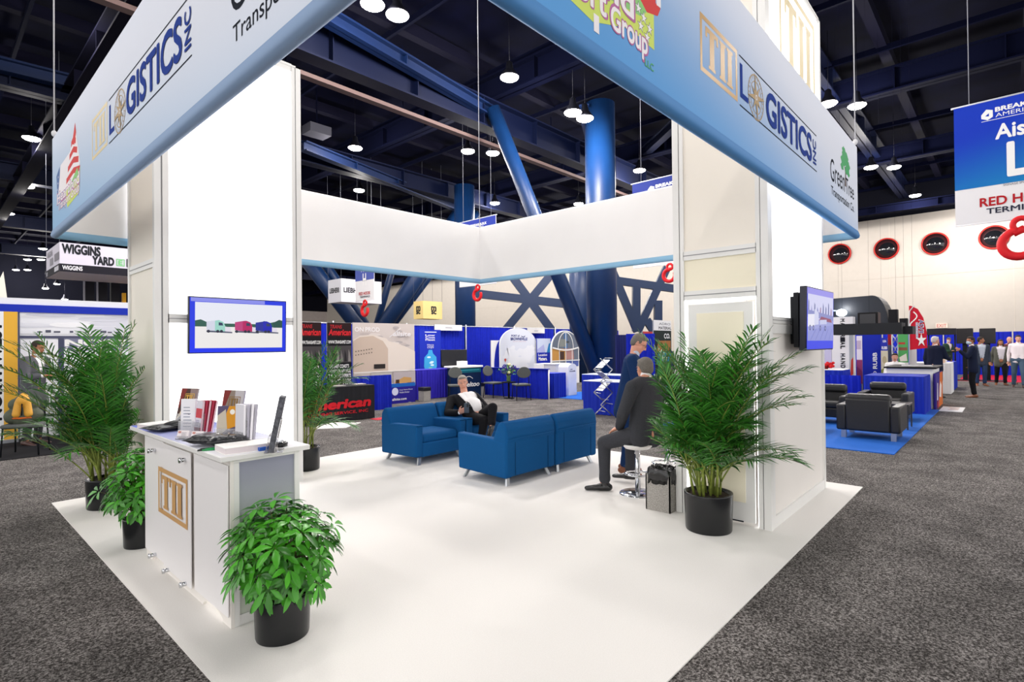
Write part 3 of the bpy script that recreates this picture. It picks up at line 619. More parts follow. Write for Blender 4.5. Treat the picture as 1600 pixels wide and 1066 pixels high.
# ---- things on the counter
def slab(name, label, cat, c, size, rz, m, m2=None, group=None, tilt=None):
    t = thing(name, label, cat, c, rz, group); return t
def bookstack(label, x, y, rz, w, d, h):
    t = thing('book', label, 'book', (x, y, TOP), rz); mb = MB(); mb.bx(-w / 2, w / 2, -d / 2, d / 2, 0, .004, C('#f7f5f2')); mb.bx(-w / 2, w / 2, -d / 2, d / 2, h - .004, h, C('#f7f5f2')); mb.bx(w / 2 - .005, w / 2, -d / 2, d / 2, 0, h, C('#f2eff0')); mb.build('cover', t)
    mb = MB(); mb.bx(-w / 2 + .003, w / 2 - .006, -d / 2 + .003, d / 2 - .003, .004, h - .004, C('#e2d8da')); mb.build('pages', t)
bookstack('thick white book at the far end of the counter, by the left palm', 1.30, 4.93, .2, .22, .28, .035)
bookstack('thick white book on the near corner of the counter, by the green pens', 1.36, 3.44, 1.5, .2, .30, .04)
POUCH = mat('black_plastic', '#16181d', .28, spec=.6, bump=.5, bscale=28)
def pouch(label, x, y, rz, w, d, h, z=0):
    t = thing('plastic_pouch', label, 'pouch', (x, y, TOP + z), rz, 'shiny black pouches on the counter')
    mb = MB(); n = 12; rows = []
    f = lambda a, b: (w * (a - .5) * (1 - .10 * (1 - (2 * b - 1) ** 2)), d * (b - .5) * (1 - .08 * (1 - (2 * a - 1) ** 2)))
    for sgn in (1, -1):
        rows = []
        for i in range(n + 1):
            r = []
            for j in range(n + 1):
                a, b = i / n, j / n; p = f(a, b); k = max(0, (1 - (2 * a - 1) ** 4) * (1 - (2 * b - 1) ** 4))
                zz = h / 2 + .002 + (h / 2 * k * (.8 + .25 * mnoise.noise((a * 4 + x * 9, b * 4, y * 9)))) * (1 if sgn > 0 else -1)
                r.append((p[0], p[1], max(zz, .0005)))
            rows.append(r)
        mb.strip(rows if sgn > 0 else [list(reversed(q)) for q in rows], POUCH)
    bmesh.ops.remove_doubles(mb.bm, verts=mb.bm.verts, dist=.0004); mb.build('bag', t)
    mb = MB(); mb.bx(-w * .2, w * .2, -.004, .004, h + .0015, h + .0035, C('#8d9097', .3)); mb.build('zip', t)
pouch('flat black pouch in front of the far white book', 1.24, 4.72, .3, .17, .26, .05)
pouch('black pouch between the far brochure and the card stands', 1.36, 4.70, .9, .17, .22, .075)
pouch('black pouch beside the clear card stand, nearer the counter front', 1.255, 3.79, .5, .19, .22, .08)
pouch('black pouch in front of the white leaflet fan', 1.33, 3.64, 1.2, .17, .25, .08)
def pen(label, x, y, rz):
    t = thing('pen', label, 'pen', (x, y, TOP), rz, 'green pens on the counter')
    mb = MB(); mb.cyl((-.045, 0, .006), (.035, 0, .006), .0055, C('#1f9a52', .3), n=12); mb.build('barrel', t)
    mb = MB(); mb.cyl((-.075, 0, .006), (-.045, 0, .006), .005, C('#151a18', .3), n=12); mb.cyl((-.085, 0, .006), (-.075, 0, .006), .0015, C('#bfc3c7', .3), n=8, r1=.004); mb.build('grip', t)
    mb = MB(); mb.cyl((.035, 0, .006), (.06, 0, .006), .005, C('#1b211f', .3), n=12); mb.bx(.01, .055, -.002, .002, .011, .013, C('#1b211f', .3)); mb.build('clip', t)
pen('green pen lying nearer the big black pouch', 1.22, 3.62, 2.9); pen('green pen lying at the counter edge', 1.195, 3.585, 2.8)
def leaning(name, label, cat, x, y, az, w, h, th, lean, art, side_m, holder=True, group=None):
    """upright sheet stack facing azimuth az, leaning back by lean; children: cover, pages, clear holder"""
    t = thing(name, label, cat, (x, y, TOP), az + PI / 2, group)         # local -y is the facing direction
    R3 = Matrix.Rotation(-lean, 3, 'X'); mb = MB(); c = R3 @ Vector((0, th / 2, h / 2)) + Vector((0, 0, .006 + math.sin(lean) * 0))
    mb.box(c, (w, th, h), side_m, rot=R3); mb.build('pages', t)
    U = R3 @ Vector((1, 0, 0)); W = R3 @ Vector((0, 0, 1)); cv = Canvas(R3 @ Vector((-w / 2, 0, 0)) + Vector((0, 0, .006)), U, W, lift=.0008, step=.0003); art(cv, w, h); cv.build('cover', t)
    if holder:
        mb = MB(); mb.box(R3 @ Vector((0, -.012, h * .16)) + Vector((0, 0, .006)), (w + .02, .003, h * .3), ACRYL, rot=R3); mb.bx(-w / 2 - .01, w / 2 + .01, -.02, th + .05, 0, .005, ACRYL); mb.box(R3 @ Vector((0, th + .004, h * .3)) + Vector((0, 0, .006)), (w + .02, .003, h * .6), ACRYL, rot=R3); mb.build('clear_holder', t)
    return t
def art_brochure(bg1, bg2, acc):
    def f(cv, w, h):
        cv.rect(0, 0, w, h, C(bg1)); cv.poly([(0, h), (w * .35, h), (w * .05, h * .45), (0, h * .5)], C('#7d2f2c')); cv.poly([(w * .55, h), (w, h), (w, h * .5), (w * .6, h * .55)], C(bg2))
        cv.poly([(0, 0), (w, 0), (w, h * .22), (w * .4, h * .38), (0, h * .12)], C('#5b5f80')); cv.poly([(0, h * .12), (w * .5, h * .4), (w * .8, h * .6), (w * .3, h * .5)], C('#d9cbb0'))
        tii(cv, w * .3, h * .6, w * .85, h * .86, C(acc)); cv.block(w * .1, h * .05, w * .7, h * .16, C('#cfc7bb'), 4)
    return f
def art_white(cv, w, h): cv.rect(0, 0, w, h, C('#f2f1f4')); cv.block(w * .18, h * .12, w * .8, h * .82, C('#8d93a0'), 7, fill=.25, rag=.5); cv.poly([(w * .3, h * .55), (w * .6, h * .5), (w * .62, h * .53)], C('#4a4f5c'))
def art_red(cv, w, h): cv.rect(0, 0, w, h, C('#d7d2dc')); cv.rect(0, h * .45, w, h * .75, C('#c8454f')); cv.rect(0, 0, w, h * .15, C('#8e2d42')); cv.block(w * .1, h * .2, w * .8, h * .4, C('#a7a3b5'), 4)
def art_gold(cv, w, h): cv.rect(0, 0, w, h, C('#5d5470')); cv.poly([(w * .1, h * .2), (w, h * .4), (w, h), (w * .55, h)], C('#d9962f')); cv.disc(w * .72, h * .82, w * .12, C('#f3efe6')); cv.poly([(0, 0), (w * .5, h * .3), (w * .4, h * .9), (0, h * .7)], C('#c9bfae'))
AZ = math.radians(205)
leaning('brochure', 'tall brown brochure with gold lettering, at the far end of the counter', 'brochure', 1.43, 4.86, AZ, .17, .30, .012, .25, art_brochure('#4b3430', '#8d7a77', '#d6a94e'), C('#b9b2b4'))
leaning('leaflet', 'upright white leaflet with small print in a clear stand', 'leaflet', 1.37, 4.54, AZ + .25, .11, .235, .02, .04, art_white, C('#e9e8ee'))
for k in range(5):
    leaning('leaflet', ['front red leaflet of the fanned red batch', 'second red leaflet of the fan', 'third red leaflet of the fan', 'fourth red leaflet of the fan', 'rearmost red leaflet of the fan, by the second brochure'][k], 'leaflet', 1.39 + .016 * k, 4.40 - .006 * k, math.radians(184), .10, .23, .012, .10 + .02 * k, art_red if k == 0 else (lambda cv, w, h: cv.rect(0, 0, w, h, C('#b8324a'))), C('#b23a50' if k % 2 else '#e6c6cc'), holder=(k == 0), group='fan of red leaflets on the counter')
leaning('brochure', 'tall cream and brown brochure in the middle of the counter', 'brochure', 1.47, 4.05, AZ, .18, .32, .012, .22, art_brochure('#8a7c72', '#b9b4b8', '#8a6a3a'), C('#a9a6b8'))
leaning('brochure', 'short brochure with an orange ribbon print, before the middle brochure', 'brochure', 1.42, 3.92, AZ + .2, .15, .22, .05, .08, art_gold, mat('dark_page_edges', '#4a4d62', .7, noise=.4, nscale=90))
for k in range(4):
    leaning('leaflet', ['front white leaflet of the white fan beside the orange-ribbon brochure', 'second leaflet of the white fan', 'third leaflet of the white fan', 'rearmost leaflet of the white fan'][k], 'leaflet', 1.40 + .018 * k, 3.66 - .004 * k, math.radians(184), .11, .25, .014, .02 + .025 * k, (lambda cv, w, h: cv.rect(0, 0, w, h, C('#dcdae2'))), C('#b4b1be' if k % 2 else '#f1eff4'), holder=(k == 0), group='fan of white leaflets on the counter')
leaning('flyer_stack', 'thin tall stack of grey flyers leaning in a blue-based stand', 'flyers', 1.42, 3.27, math.radians(150), .10, .33, .03, .2, (lambda cv, w, h: cv.rect(0, 0, w, h, C('#cfd3e4'))), mat('grey_page_edges', '#55565e', .7, noise=.5, nscale=70))
mb = MB(); mb.bx(1.385, 1.45, 3.32, 3.36, TOP, TOP + .022, C('#2f62c4', .2), bev=.003); tag(mb.build('stand_foot'), 'small translucent blue block at the foot of the flyer stack', 'stand')
for (x, y, lab) in ((1.235, 4.17, 'farther clear stand of business cards'), (1.285, 4.05, 'nearer clear stand of business cards, beside a black pouch')):
    t = thing('card_holder', lab, 'card holder', (x, y, TOP), AZ + PI / 2 + .1, 'business card stands')
    mb = MB(); mb.bx(-.05, .05, -.02, .03, 0, .005, ACRYL); mb.bx(-.05, .05, -.022, -.019, 0, .025, ACRYL); mb.bx(-.05, .05, .03, .033, 0, .05, ACRYL); mb.build('holder', t)
    mb = MB(); mb.box((0, .004, .034), (.09, .025, .05), C('#f1e9ea'), rot=Matrix.Rotation(-.25, 3, 'X')); mb.build('cards', t)
    cv = Canvas(Matrix.Rotation(-.25, 3, 'X') @ Vector((-.045, -.0135, -.025)) + Vector((0, .004, .034)), (1, 0, 0), Matrix.Rotation(-.25, 3, 'X') @ Vector((0, 0, 1))); cv.rect(.008, .03, .03, .044, C('#c98f86')); cv.block(.035, .01, .08, .04, C('#8f8a96'), 4, fill=.3); cv.build('print', t)
t = thing('computer_mouse', 'small shiny black gadget at the near end of the counter', 'gadget', (1.545, 3.37, TOP), .6)
mb = MB(); mb.ell((0, 0, .016), (.05, .03, .018), C('#14161b', .15)); mb.box((0, 0, .004), (.06, .045, .008), C('#14161b', .2), bev=.003); mb.build('body', t)
mb = MB(); mb.ell((-.02, 0, .034), (.012, .012, .005), C('#c4c8d0', .1)); mb.ell((.012, .008, .035), (.012, .008, .004), C('#c4c8d0', .1)); mb.build('button', t)

# ================================================================== PLANTS
POT = mat('black_pot', '#111316', .27, spec=.5, noise=.1, nscale=8)
SOIL = mat('soil', '#3a2c22', .95, noise=.5, nscale=60, bump=.6, bscale=60)
LEAF = mat('palm_leaf', '#357c2d', .36, spec=.5, rnd=.5)
LEAF2 = mat('shrub_leaf', '#3c9128', .33, spec=.5, rnd=.6)
CANE = mat('cane', '#7d8a3c', .5, noise=.35, nscale=25)
WOODY = mat('stem', '#5c5a33', .7)
def pot(t, r, h, soil=True):
    mb = MB(); mb.lathe([(r * .93, 0), (r * .95, .01), (r, h - .012), (r, h), (r - .014, h), (r - .02, h * .85), (.001, h * .85)], POT, n=40, caps=False)
    mb.lathe([(.001, 0), (r * .93, 0)], POT, n=40, caps=False); mb.build('pot', t)
    mb = MB(); n = 24; rings = [[((r - .016) * k / 4 * math.cos(2 * PI * j / n), (r - .016) * k / 4 * math.sin(2 * PI * j / n), h - .025 + .018 * mnoise.noise((k, j * .7, r * 9)) - .008 * (k == 4)) for j in range(n + 1)] for k in range(5)]
    mb.strip(rings, SOIL); mb.build('soil', t)
LIMIT = []      # plant-local half planes (normal x, y and reach) beyond which no leaf grows
AVOID = []      # plant-local boxes (x0, x1, y0, y1) that no leaf may enter
def inside(p): return any(a < p.x < b and c < p.y < e for a, b, c, e in AVOID) or any(p.x * u + p.y * v > w for u, v, w in LIMIT)
def leaflet(mb, p, d, nrm, L, wd, m, droop=.25, fold=.25):
    """folded blade from p along d"""
    d = d.normalized()
    if inside(p) or inside(p + d * L * .5) or inside(p + d * L): return
    s = d.cross(nrm).normalized(); nrm = s.cross(d).normalized(); rows = []
    for k, (f, w_) in enumerate(((0, .25), (.3, .95), (.65, .8), (1, .04))):
        c = p + d * (L * f) - Vector((0, 0, 1)) * (droop * L * f * f)
        rows.append([c - s * (wd * w_ / 2) + nrm * (wd * w_ * fold), c, c + s * (wd * w_ / 2) + nrm * (wd * w_ * fold)])
    mb.strip(rows, m)
def frond(mb, mbc, base, az, L, rise, bend, nl, ll, lw, rng):
    """arching frond: azimuth az, starting elevation rise, bending over"""
    n = 14; pts = [base]; el = rise; h = Vector((math.cos(az), math.sin(az), 0))
    for k in range(n):
        pts.append(pts[-1] + (h * math.cos(el) + Vector((0, 0, 1)) * math.sin(el)) * (L / n)); el -= bend / n * (1.0 + .8 * k / n)
    if any(inside(p) for p in pts): return False
    mbc.tube(pts, .004, CANE, n=5, rs=[.0065 * (1 - .8 * k / n) + .001 for k in range(n + 1)])
    st = Vector((0, 0, 1))
    for j in range(nl):
        f = .30 + .69 * j / (nl - 1); i = min(n - 1, int(f * n)); a = f * n - i; p = pts[i].lerp(pts[i + 1], a); tng = (pts[i + 1] - pts[i]).normalized()
        side_ = tng.cross(st); side_ = side_.normalized() if side_.length > .05 else Vector((-math.sin(az), math.cos(az), 0)); upv = side_.cross(tng).normalized()
        sz = math.sin(PI * (.18 + .74 * (f - .3) / .7)) ** .7
        for sg in (-1, 1):
            fw_ = .55 + .65 * (f - .3) + rng.uniform(-.12, .12)
            d = (side_ * sg * math.cos(fw_) + tng * math.sin(fw_) + upv * rng.uniform(.12, .42)).normalized()
            leaflet(mb, p, d, upv, ll * sz * rng.uniform(.85, 1.12), lw * rng.uniform(.8, 1.15), LEAF, droop=rng.uniform(.12, .45))
def palm(label, x, y, z, r, ph, height, spread, seed, nst=11, nfr=4, extra=(), avoid=(), limit=()):
    rng = random.Random(seed); t = thing('potted_palm', label, 'potted palm', (x, y, z), 0, 'potted palms around the booth'); pot(t, r, ph)
    mb = MB(); mbc = MB(); AVOID[:] = [(q[0] - x, q[1] - x, q[2] - y, q[3] - y) for q in avoid]; LIMIT[:] = limit
    for k in range(nst):
        a = 2 * PI * k / nst + rng.uniform(-.3, .3); rr = r * rng.uniform(.15, .7); b = Vector((rr * math.cos(a), rr * math.sin(a), ph - .04))
        ch = height * rng.uniform(.04, .36); lean = rng.uniform(.0, .11); top = b + Vector((math.cos(a) * lean, math.sin(a) * lean, ch))
        mbc.tube([b, b.lerp(top, .5) + Vector((0, 0, .01)), top], .012, CANE, n=7, rs=[.012, .0095, .006])
        for j in range(nfr):
            for tries in range(6):
                az = a + rng.uniform(-1.25, 1.25) + (2 * PI * j / nfr if j > 1 else 0); rise = rng.uniform(1.25, 1.54) if j < 3 else rng.uniform(.95, 1.25)
                L = (height - ph - ch) * (rng.uniform(.88, 1.30) if j < 3 else rng.uniform(.45, .75)); L = max(L, .38)
                if frond(mb, mbc, top.lerp(b, rng.uniform(0, .6)), az, L, rise, rng.uniform(.25, 1.2) * spread, 24, .22 * spread + .06, .0155, rng) is not False: break
    for (az, L, rise, bend, bz) in extra: frond(mb, mbc, Vector((0, 0, bz)), az, L, rise, bend, 22, .30, .022, rng)
    AVOID.clear(); LIMIT.clear(); mbc.build('canes', t); mb.build('foliage', t); return t
TWL = (1.60, 3.18, 6.32, 7.4); TWR = (4.93, 6.85, 1.51, 2.42)
R_AZ = math.atan2(r0.y, r0.x)      # azimuth that points to the right of the picture
palm('large palm in a black pot before the right tower door', 4.67, 1.965, 0, .203, .325, 1.66, .95, 11, nst=17, nfr=6, extra=((R_AZ + .1, 1.25, 1.12, 1.15, .55), (R_AZ + .5, 1.05, 1.0, 1.2, .45), (R_AZ + PI / 2, .9, 1.4, .6, .9), (R_AZ - .3, .8, .8, .9, .4)), avoid=(TWR, (4.75, 6.3, 2.62, 4.0)), limit=((-r0.x, -r0.y, .50), (r0.x, r0.y, .95)))
palm('large palm in a black pot left of the counter', 1.33, 6.90, 0, .18, .30, 1.80, .9, 23, nst=15, nfr=6, extra=((R_AZ + PI, .95, .8, 1.25, .5), (R_AZ + PI - .5, 1.2, 1.44, .35, .72), (R_AZ + PI / 2 + .3, 1.05, 1.45, .5, .8), (R_AZ + .2, .8, 1.3, 1.0, .8)), avoid=(TWL,), limit=((r0.x, r0.y, .50), (-r0.x, -r0.y, .66)))
palm('palm in a black pot half hidden behind the lit tower', 3.50, 6.93, 0, .18, .30, 1.62, .9, 31, nst=9, nfr=4, extra=((R_AZ, .8, 1.2, 1.0, .7), (R_AZ + .2, .7, .9, 1.2, .4)), avoid=(TWL,))
def shrub(label, x, y, r, ph, height, rad, seed, n=95, avoid=((1.20, 1.66, 3.32, 5.05),)):
    rng = random.Random(seed); t = thing('potted_shrub', label, 'potted shrub', (x, y, 0), 0, 'leafy shrubs beside the counter'); pot(t, r, ph)
    AVOID[:] = [(q[0] - x, q[1] - x, q[2] - y, q[3] - y) for q in avoid]
    mb = MB(); mbs = MB(); cz = (ph + height) / 2 + .03; hz = (height - ph) / 2 + .05
    for k in range(n):
        a = 2.399963 * k; v = 1 - 1.75 * (k + .5) / n; rr = math.sqrt(max(0, 1 - v * v)); q = rng.uniform(.72, 1.02) * (1 + .42 * mnoise.noise((2.2 * math.cos(a) * rr + seed, 2.2 * math.sin(a) * rr, v * 2)))
        tip = Vector((rad * rr * math.cos(a) * q, rad * rr * math.sin(a) * q, cz + hz * v * rng.uniform(.72, 1.12)))
        if tip.z < ph - .06: tip.z = ph - .06 + .1 * rng.random()
        base = Vector((tip.x * .15, tip.y * .15, ph - .02 + (tip.z - ph) * .25)); mid = base.lerp(tip, .55) + Vector((0, 0, .04))
        if inside(tip) or inside(mid): continue
        mbs.tube([base, mid, tip], .003, WOODY, n=5, rs=[.005, .0035, .002])
        out = (tip - Vector((0, 0, cz - .08))).normalized(); out = (out + Vector((rng.uniform(-.3, .3), rng.uniform(-.3, .3), .35))).normalized()
        e1 = out.orthogonal().normalized(); e2 = out.cross(e1); nl = rng.choice((6, 7, 7, 8)); sz = rng.uniform(.07, .105)
        for j in range(nl):
            b = 2 * PI * j / nl + rng.uniform(-.15, .15); d = (e1 * math.cos(b) + e2 * math.sin(b) + out * rng.uniform(.05, .45)).normalized()
            p = tip + d * .016; s = d.cross(out).normalized(); L = sz * rng.uniform(.8, 1.1); wd = L * .40; up_ = s.cross(d); rows = []
            if inside(p + d * L) or inside(p + d * L * .5): continue
            for f, w_ in ((0, .08), (.25, .62), (.55, 1.0), (.82, .7), (1, .06)):
                c = p + d * (L * f) - Vector((0, 0, 1)) * (.35 * L * f * f); rows.append([c - s * wd * w_ / 2 + up_ * wd * w_ * .14, c, c + s * wd * w_ / 2 + up_ * wd * w_ * .14])
            mb.strip(rows, LEAF2)
    AVOID.clear(); mbs.build('stems', t); mb.build('foliage', t); return t
shrub('bushy green shrub in a black pot at the near corner of the counter', 1.40, 3.06, .150, .235, .655, .27, 5, n=135)
shrub('green shrub in a black pot behind the far end of the counter', 1.26, 5.33, .13, .235, .68, .235, 8, n=90)

# ================================================================== SEATING
FAB = mat('blue_wool', '#0d4f86', .9, spec=.15, noise=.10, nscale=170, bump=.25, bscale=300)
SEAMF = C('#0a3860', .9)
ALU = mat('brushed_leg', '#b5b8bc', .3, metal=.9)
def armchair(label, x, y, rz):   # local: front at -y
    t = thing('armchair', label, 'armchair', (x, y, 0), rz, 'blue fabric armchairs in two facing pairs'); W, Dp = .905, .81
    mb = MB(); mb.box((0, -.02, .20), (W - .22, Dp - .06, .19), FAB, bev=.02); mb.build('seat_base', t)
    mb = MB(); mb.box((0, -.04, .345), (W - .25, Dp - .14, .14), FAB, bev=.05, seg=4); mb.build('seat_cushion', t)
    for s in (-1, 1):
        mb = MB(); pr = [(-Dp / 2 + .01, .115), (Dp / 2 - .03, .095), (Dp / 2, .10), (Dp / 2 + .005, .50), (.14, .535), (-Dp / 2 - .005, .55), (-Dp / 2 - .008, .53)]
        x0 = s * (W / 2 - .06) - .06; mb.prism([(x0, a, b) for a, b in pr], (.12, 0, 0), FAB, bev=.022); mb.build('arm', t)
    mb = MB(); pr = [(.19, .14), (Dp / 2 + .005, .10), (Dp / 2 + .012, .52), (Dp / 2 + .02, .545), (Dp / 2 + .005, .66), (Dp / 2 - .05, .735), (Dp / 2 - .10, .74), (Dp / 2 - .14, .70), (.18, .50), (.14, .40)]
    mb.prism([(-W / 2 + .005, a, b) for a, b in pr], (W - .01, 0, 0), FAB, bev=.028); bk = mb.build('backrest', t)
    mb = MB(); yb = Dp / 2 + .0135
    for sx in (-.30, .30): mb.bx(sx - .002, sx + .002, yb - .004, yb + .001, .12, .50, SEAMF)
    mb.bx(-W / 2 + .03, W / 2 - .03, yb - .003, yb + .004, .533, .538, SEAMF); mb.build('seam', bk)
    for sx in (-1, 1):
        for sy in (-1, 1):
            mb = MB(); a = Vector((sx * (W / 2 - .125), sy * (Dp / 2 - .09), .13)); b = Vector((sx * (W / 2 - .075), sy * (Dp / 2 - .045), .0))
            mb.prism([a + Vector((-.024, -.012, 0)), a + Vector((.024, -.012, 0)), a + Vector((.024, .012, 0)), a + Vector((-.024, .012, 0))], b - a, ALU); mb.build('leg', t)
    return t
ach = armchair('blue armchair on the left, empty, its seat open to the right', 4.985, 6.31, 0)
copy_tree(ach, (5.915, 6.31, 0), 0, 'blue armchair in which the man with the phone sits')
copy_tree(ach, (4.97, 4.65, 0), PI, 'blue armchair with its back to us, the nearer one')
copy_tree(ach, (5.90, 4.65, 0), PI, 'blue armchair with its back to us, beside the seated grey-suited man')

# ---- waste bin, stools
GRAN = mat('granite_bin', '#9b9792', .8, noise=.4, nscale=120)
t = thing('waste_bin', 'speckled grey square bin with a black liner beside the big palm', 'bin', (4.955, 2.535, 0), 0)
mb = MB()
for (a, b) in ((-1, 0), (1, 0), (0, -1), (0, 1)): mb.box((a * .112, b * .122, .175), (.012 if a else .236, .012 if b else .256, .35), GRAN)
mb.bx(-.11, .11, -.12, .12, 0, .01, GRAN); mb.build('body', t)
mb = MB(); n = 40; rings = []
for (f, z, j) in ((.95, .28, .01), (1.04, .262, .018), (1.07, .34, .012), (1.0, .40, .02), (.93, .41, .02), (.8, .36, .02), (.6, .30, .02)):
    r = []
    for k in range(n + 1):
        a = 2 * PI * k / n; c, s_ = math.cos(a), math.sin(a); q = (abs(c) ** 5 + abs(s_) ** 5) ** (-1 / 5)
        r.append((.12 * f * q * c + j * mnoise.noise((k % n * .9, z * 30, 1)), .13 * f * q * s_ + j * mnoise.noise((k % n * .9, z * 30, 5)), z + j * 1.3 * mnoise.noise((k % n * .8, z * 9, 9))))
    rings.append(r)
mb.strip(rings, mat('bin_liner', '#141417', .25, spec=.6)); mb.build('liner', t)
SEATW = mat('white_stool_seat', '#eceae8', .35)
def stool(label, x, y, rz, h=.525):
    t = thing('bar_stool', label, 'stool', (x, y, 0), rz, 'white and chrome stools')
    mb = MB(); mb.lathe([(.001, .02), (.19, .012), (.2, .004), (.2, 0), (.001, 0)][::-1], CHROME, n=32, caps=False); mb.build('base', t)
    mb = MB(); mb.cyl((0, 0, .01), (0, 0, h - .04), .028, CHROME, n=20); mb.build('column', t)
    mb = MB(); n = 24; mb.tube([(.13 * math.cos(2 * PI * k / n) + .06, .13 * math.sin(2 * PI * k / n), .2) for k in range(n + 1)], .011, CHROME, n=8); mb.cyl((0, 0, .2), (.06, .13, .2), .009, CHROME, n=8); mb.build('footrest', t)
    mb = MB(); mb.lathe([(.03, h - .05), (.13, h - .035), (.165, h), (.165, h + .012), (.14, h + .012), (.001, h)], SEATW, n=32, caps=False); mb.build('seat', t)
    return t
st = stool('white stool under the man in the grey suit', 5.28, 3.0, .6)
copy_tree(st, (6.05, 3.02, 0), 2.2, 'white stool behind the seated grey-suited man, half hidden by the palm')
# ================================================================== PEOPLE
SKIN = mat('skin', '#c98f74', .55, spec=.35, noise=.05, nscale=30); SKIN2 = mat('skin_tan', '#a86f52', .55, spec=.35); SKIN3 = mat('skin_pink', '#d39a84', .55, spec=.35)
def cap(bm, p0, p1, r0, r1, flat=1.0, fdir=None, n=14):
    """closed tapered limb piece; flat < 1 squeezes it along fdir"""
    p0, p1 = Vector(p0), Vector(p1); d = p1 - p0; L = d.length
    if L < 1e-6: d = Vector((0, 0, 1)); L = 1e-6
    d.normalize()
    if fdir is not None: b = Vector(fdir) - d * Vector(fdir).dot(d); b = b.normalized() if b.length > 1e-3 else d.orthogonal().normalized()
    else: b = d.orthogonal().normalized()
    a = b.cross(d); prof = []
    for k in range(5): t = PI / 2 * (1 - k / 4); prof.append((-r0 * math.sin(t), r0 * math.cos(t)))
    for k in range(5): t = PI / 2 * k / 4; prof.append((L + r1 * math.sin(t), r1 * math.cos(t)))
    rings = []; v0 = None
    for i, (s, r) in enumerate(prof):
        c = p0 + d * s
        if r < 1e-5: rings.append([bm.verts.new(c)])
        else: rings.append([bm.verts.new(c + a * (r * math.cos(2 * PI * k / n)) + b * (r * flat * math.sin(2 * PI * k / n))) for k in range(n)])
    for x, y in zip(rings, rings[1:]):
        for k in range(n):
            if len(x) == 1: bm.faces.new((x[0], y[k], y[(k + 1) % n]))
            elif len(y) == 1: bm.faces.new((x[k], y[0], x[(k + 1) % n]))
            else: bm.faces.new((x[k], y[k], y[(k + 1) % n], x[(k + 1) % n]))
def ellp(bm, c, rad, R3=None):
    nb = bmesh.new(); bmesh.ops.create_uvsphere(nb, u_segments=18, v_segments=12, radius=1); M = (R3.to_4x4() if R3 else Matrix()) @ Matrix.Diagonal((*rad, 1)); M.translation = Vector(c)
    vm = {}
    for v in nb.verts: vm[v] = bm.verts.new(M @ v.co)
    for f in nb.faces: bm.faces.new([vm[v] for v in f.verts])
    nb.free()
def fuse(name, fill, voxel, mats, parent, smooth=3, drop=None, pick=None):
    """grow one continuous skin around overlapping pieces"""
    bm = bmesh.new(); fill(bm); bmesh.ops.recalc_face_normals(bm, faces=bm.faces); me = bpy.data.meshes.new('raw'); bm.to_mesh(me); bm.free()
    o = bpy.data.objects.new('raw', me); COL.objects.link(o)
    md = o.modifiers.new('r', 'REMESH'); md.mode = 'VOXEL'; md.voxel_size = voxel; md.adaptivity = 0
    if smooth: sm = o.modifiers.new('s', 'SMOOTH'); sm.iterations = smooth; sm.factor = .5
    bpy.context.view_layer.update(); m2 = bpy.data.meshes.new_from_object(o.evaluated_get(bpy.context.evaluated_depsgraph_get()))
    bpy.data.objects.remove(o); bpy.data.meshes.remove(me); m2.name = name; m2.materials.clear()
    for m in mats: m2.materials.append(m)
    if drop or pick:
        bm = bmesh.new(); bm.from_mesh(m2)
        if drop: bmesh.ops.delete(bm, geom=[f for f in bm.faces if drop(f.calc_center_median(), f.normal)], context='FACES')
        if pick:
            for f in bm.faces: f.material_index = pick(f.calc_center_median(), f.normal)
        bm.to_mesh(m2); bm.free()
    for p in m2.polygons: p.use_smooth = True
    r = bpy.data.objects.new(name, m2); COL.objects.link(r); r.parent = parent; return r

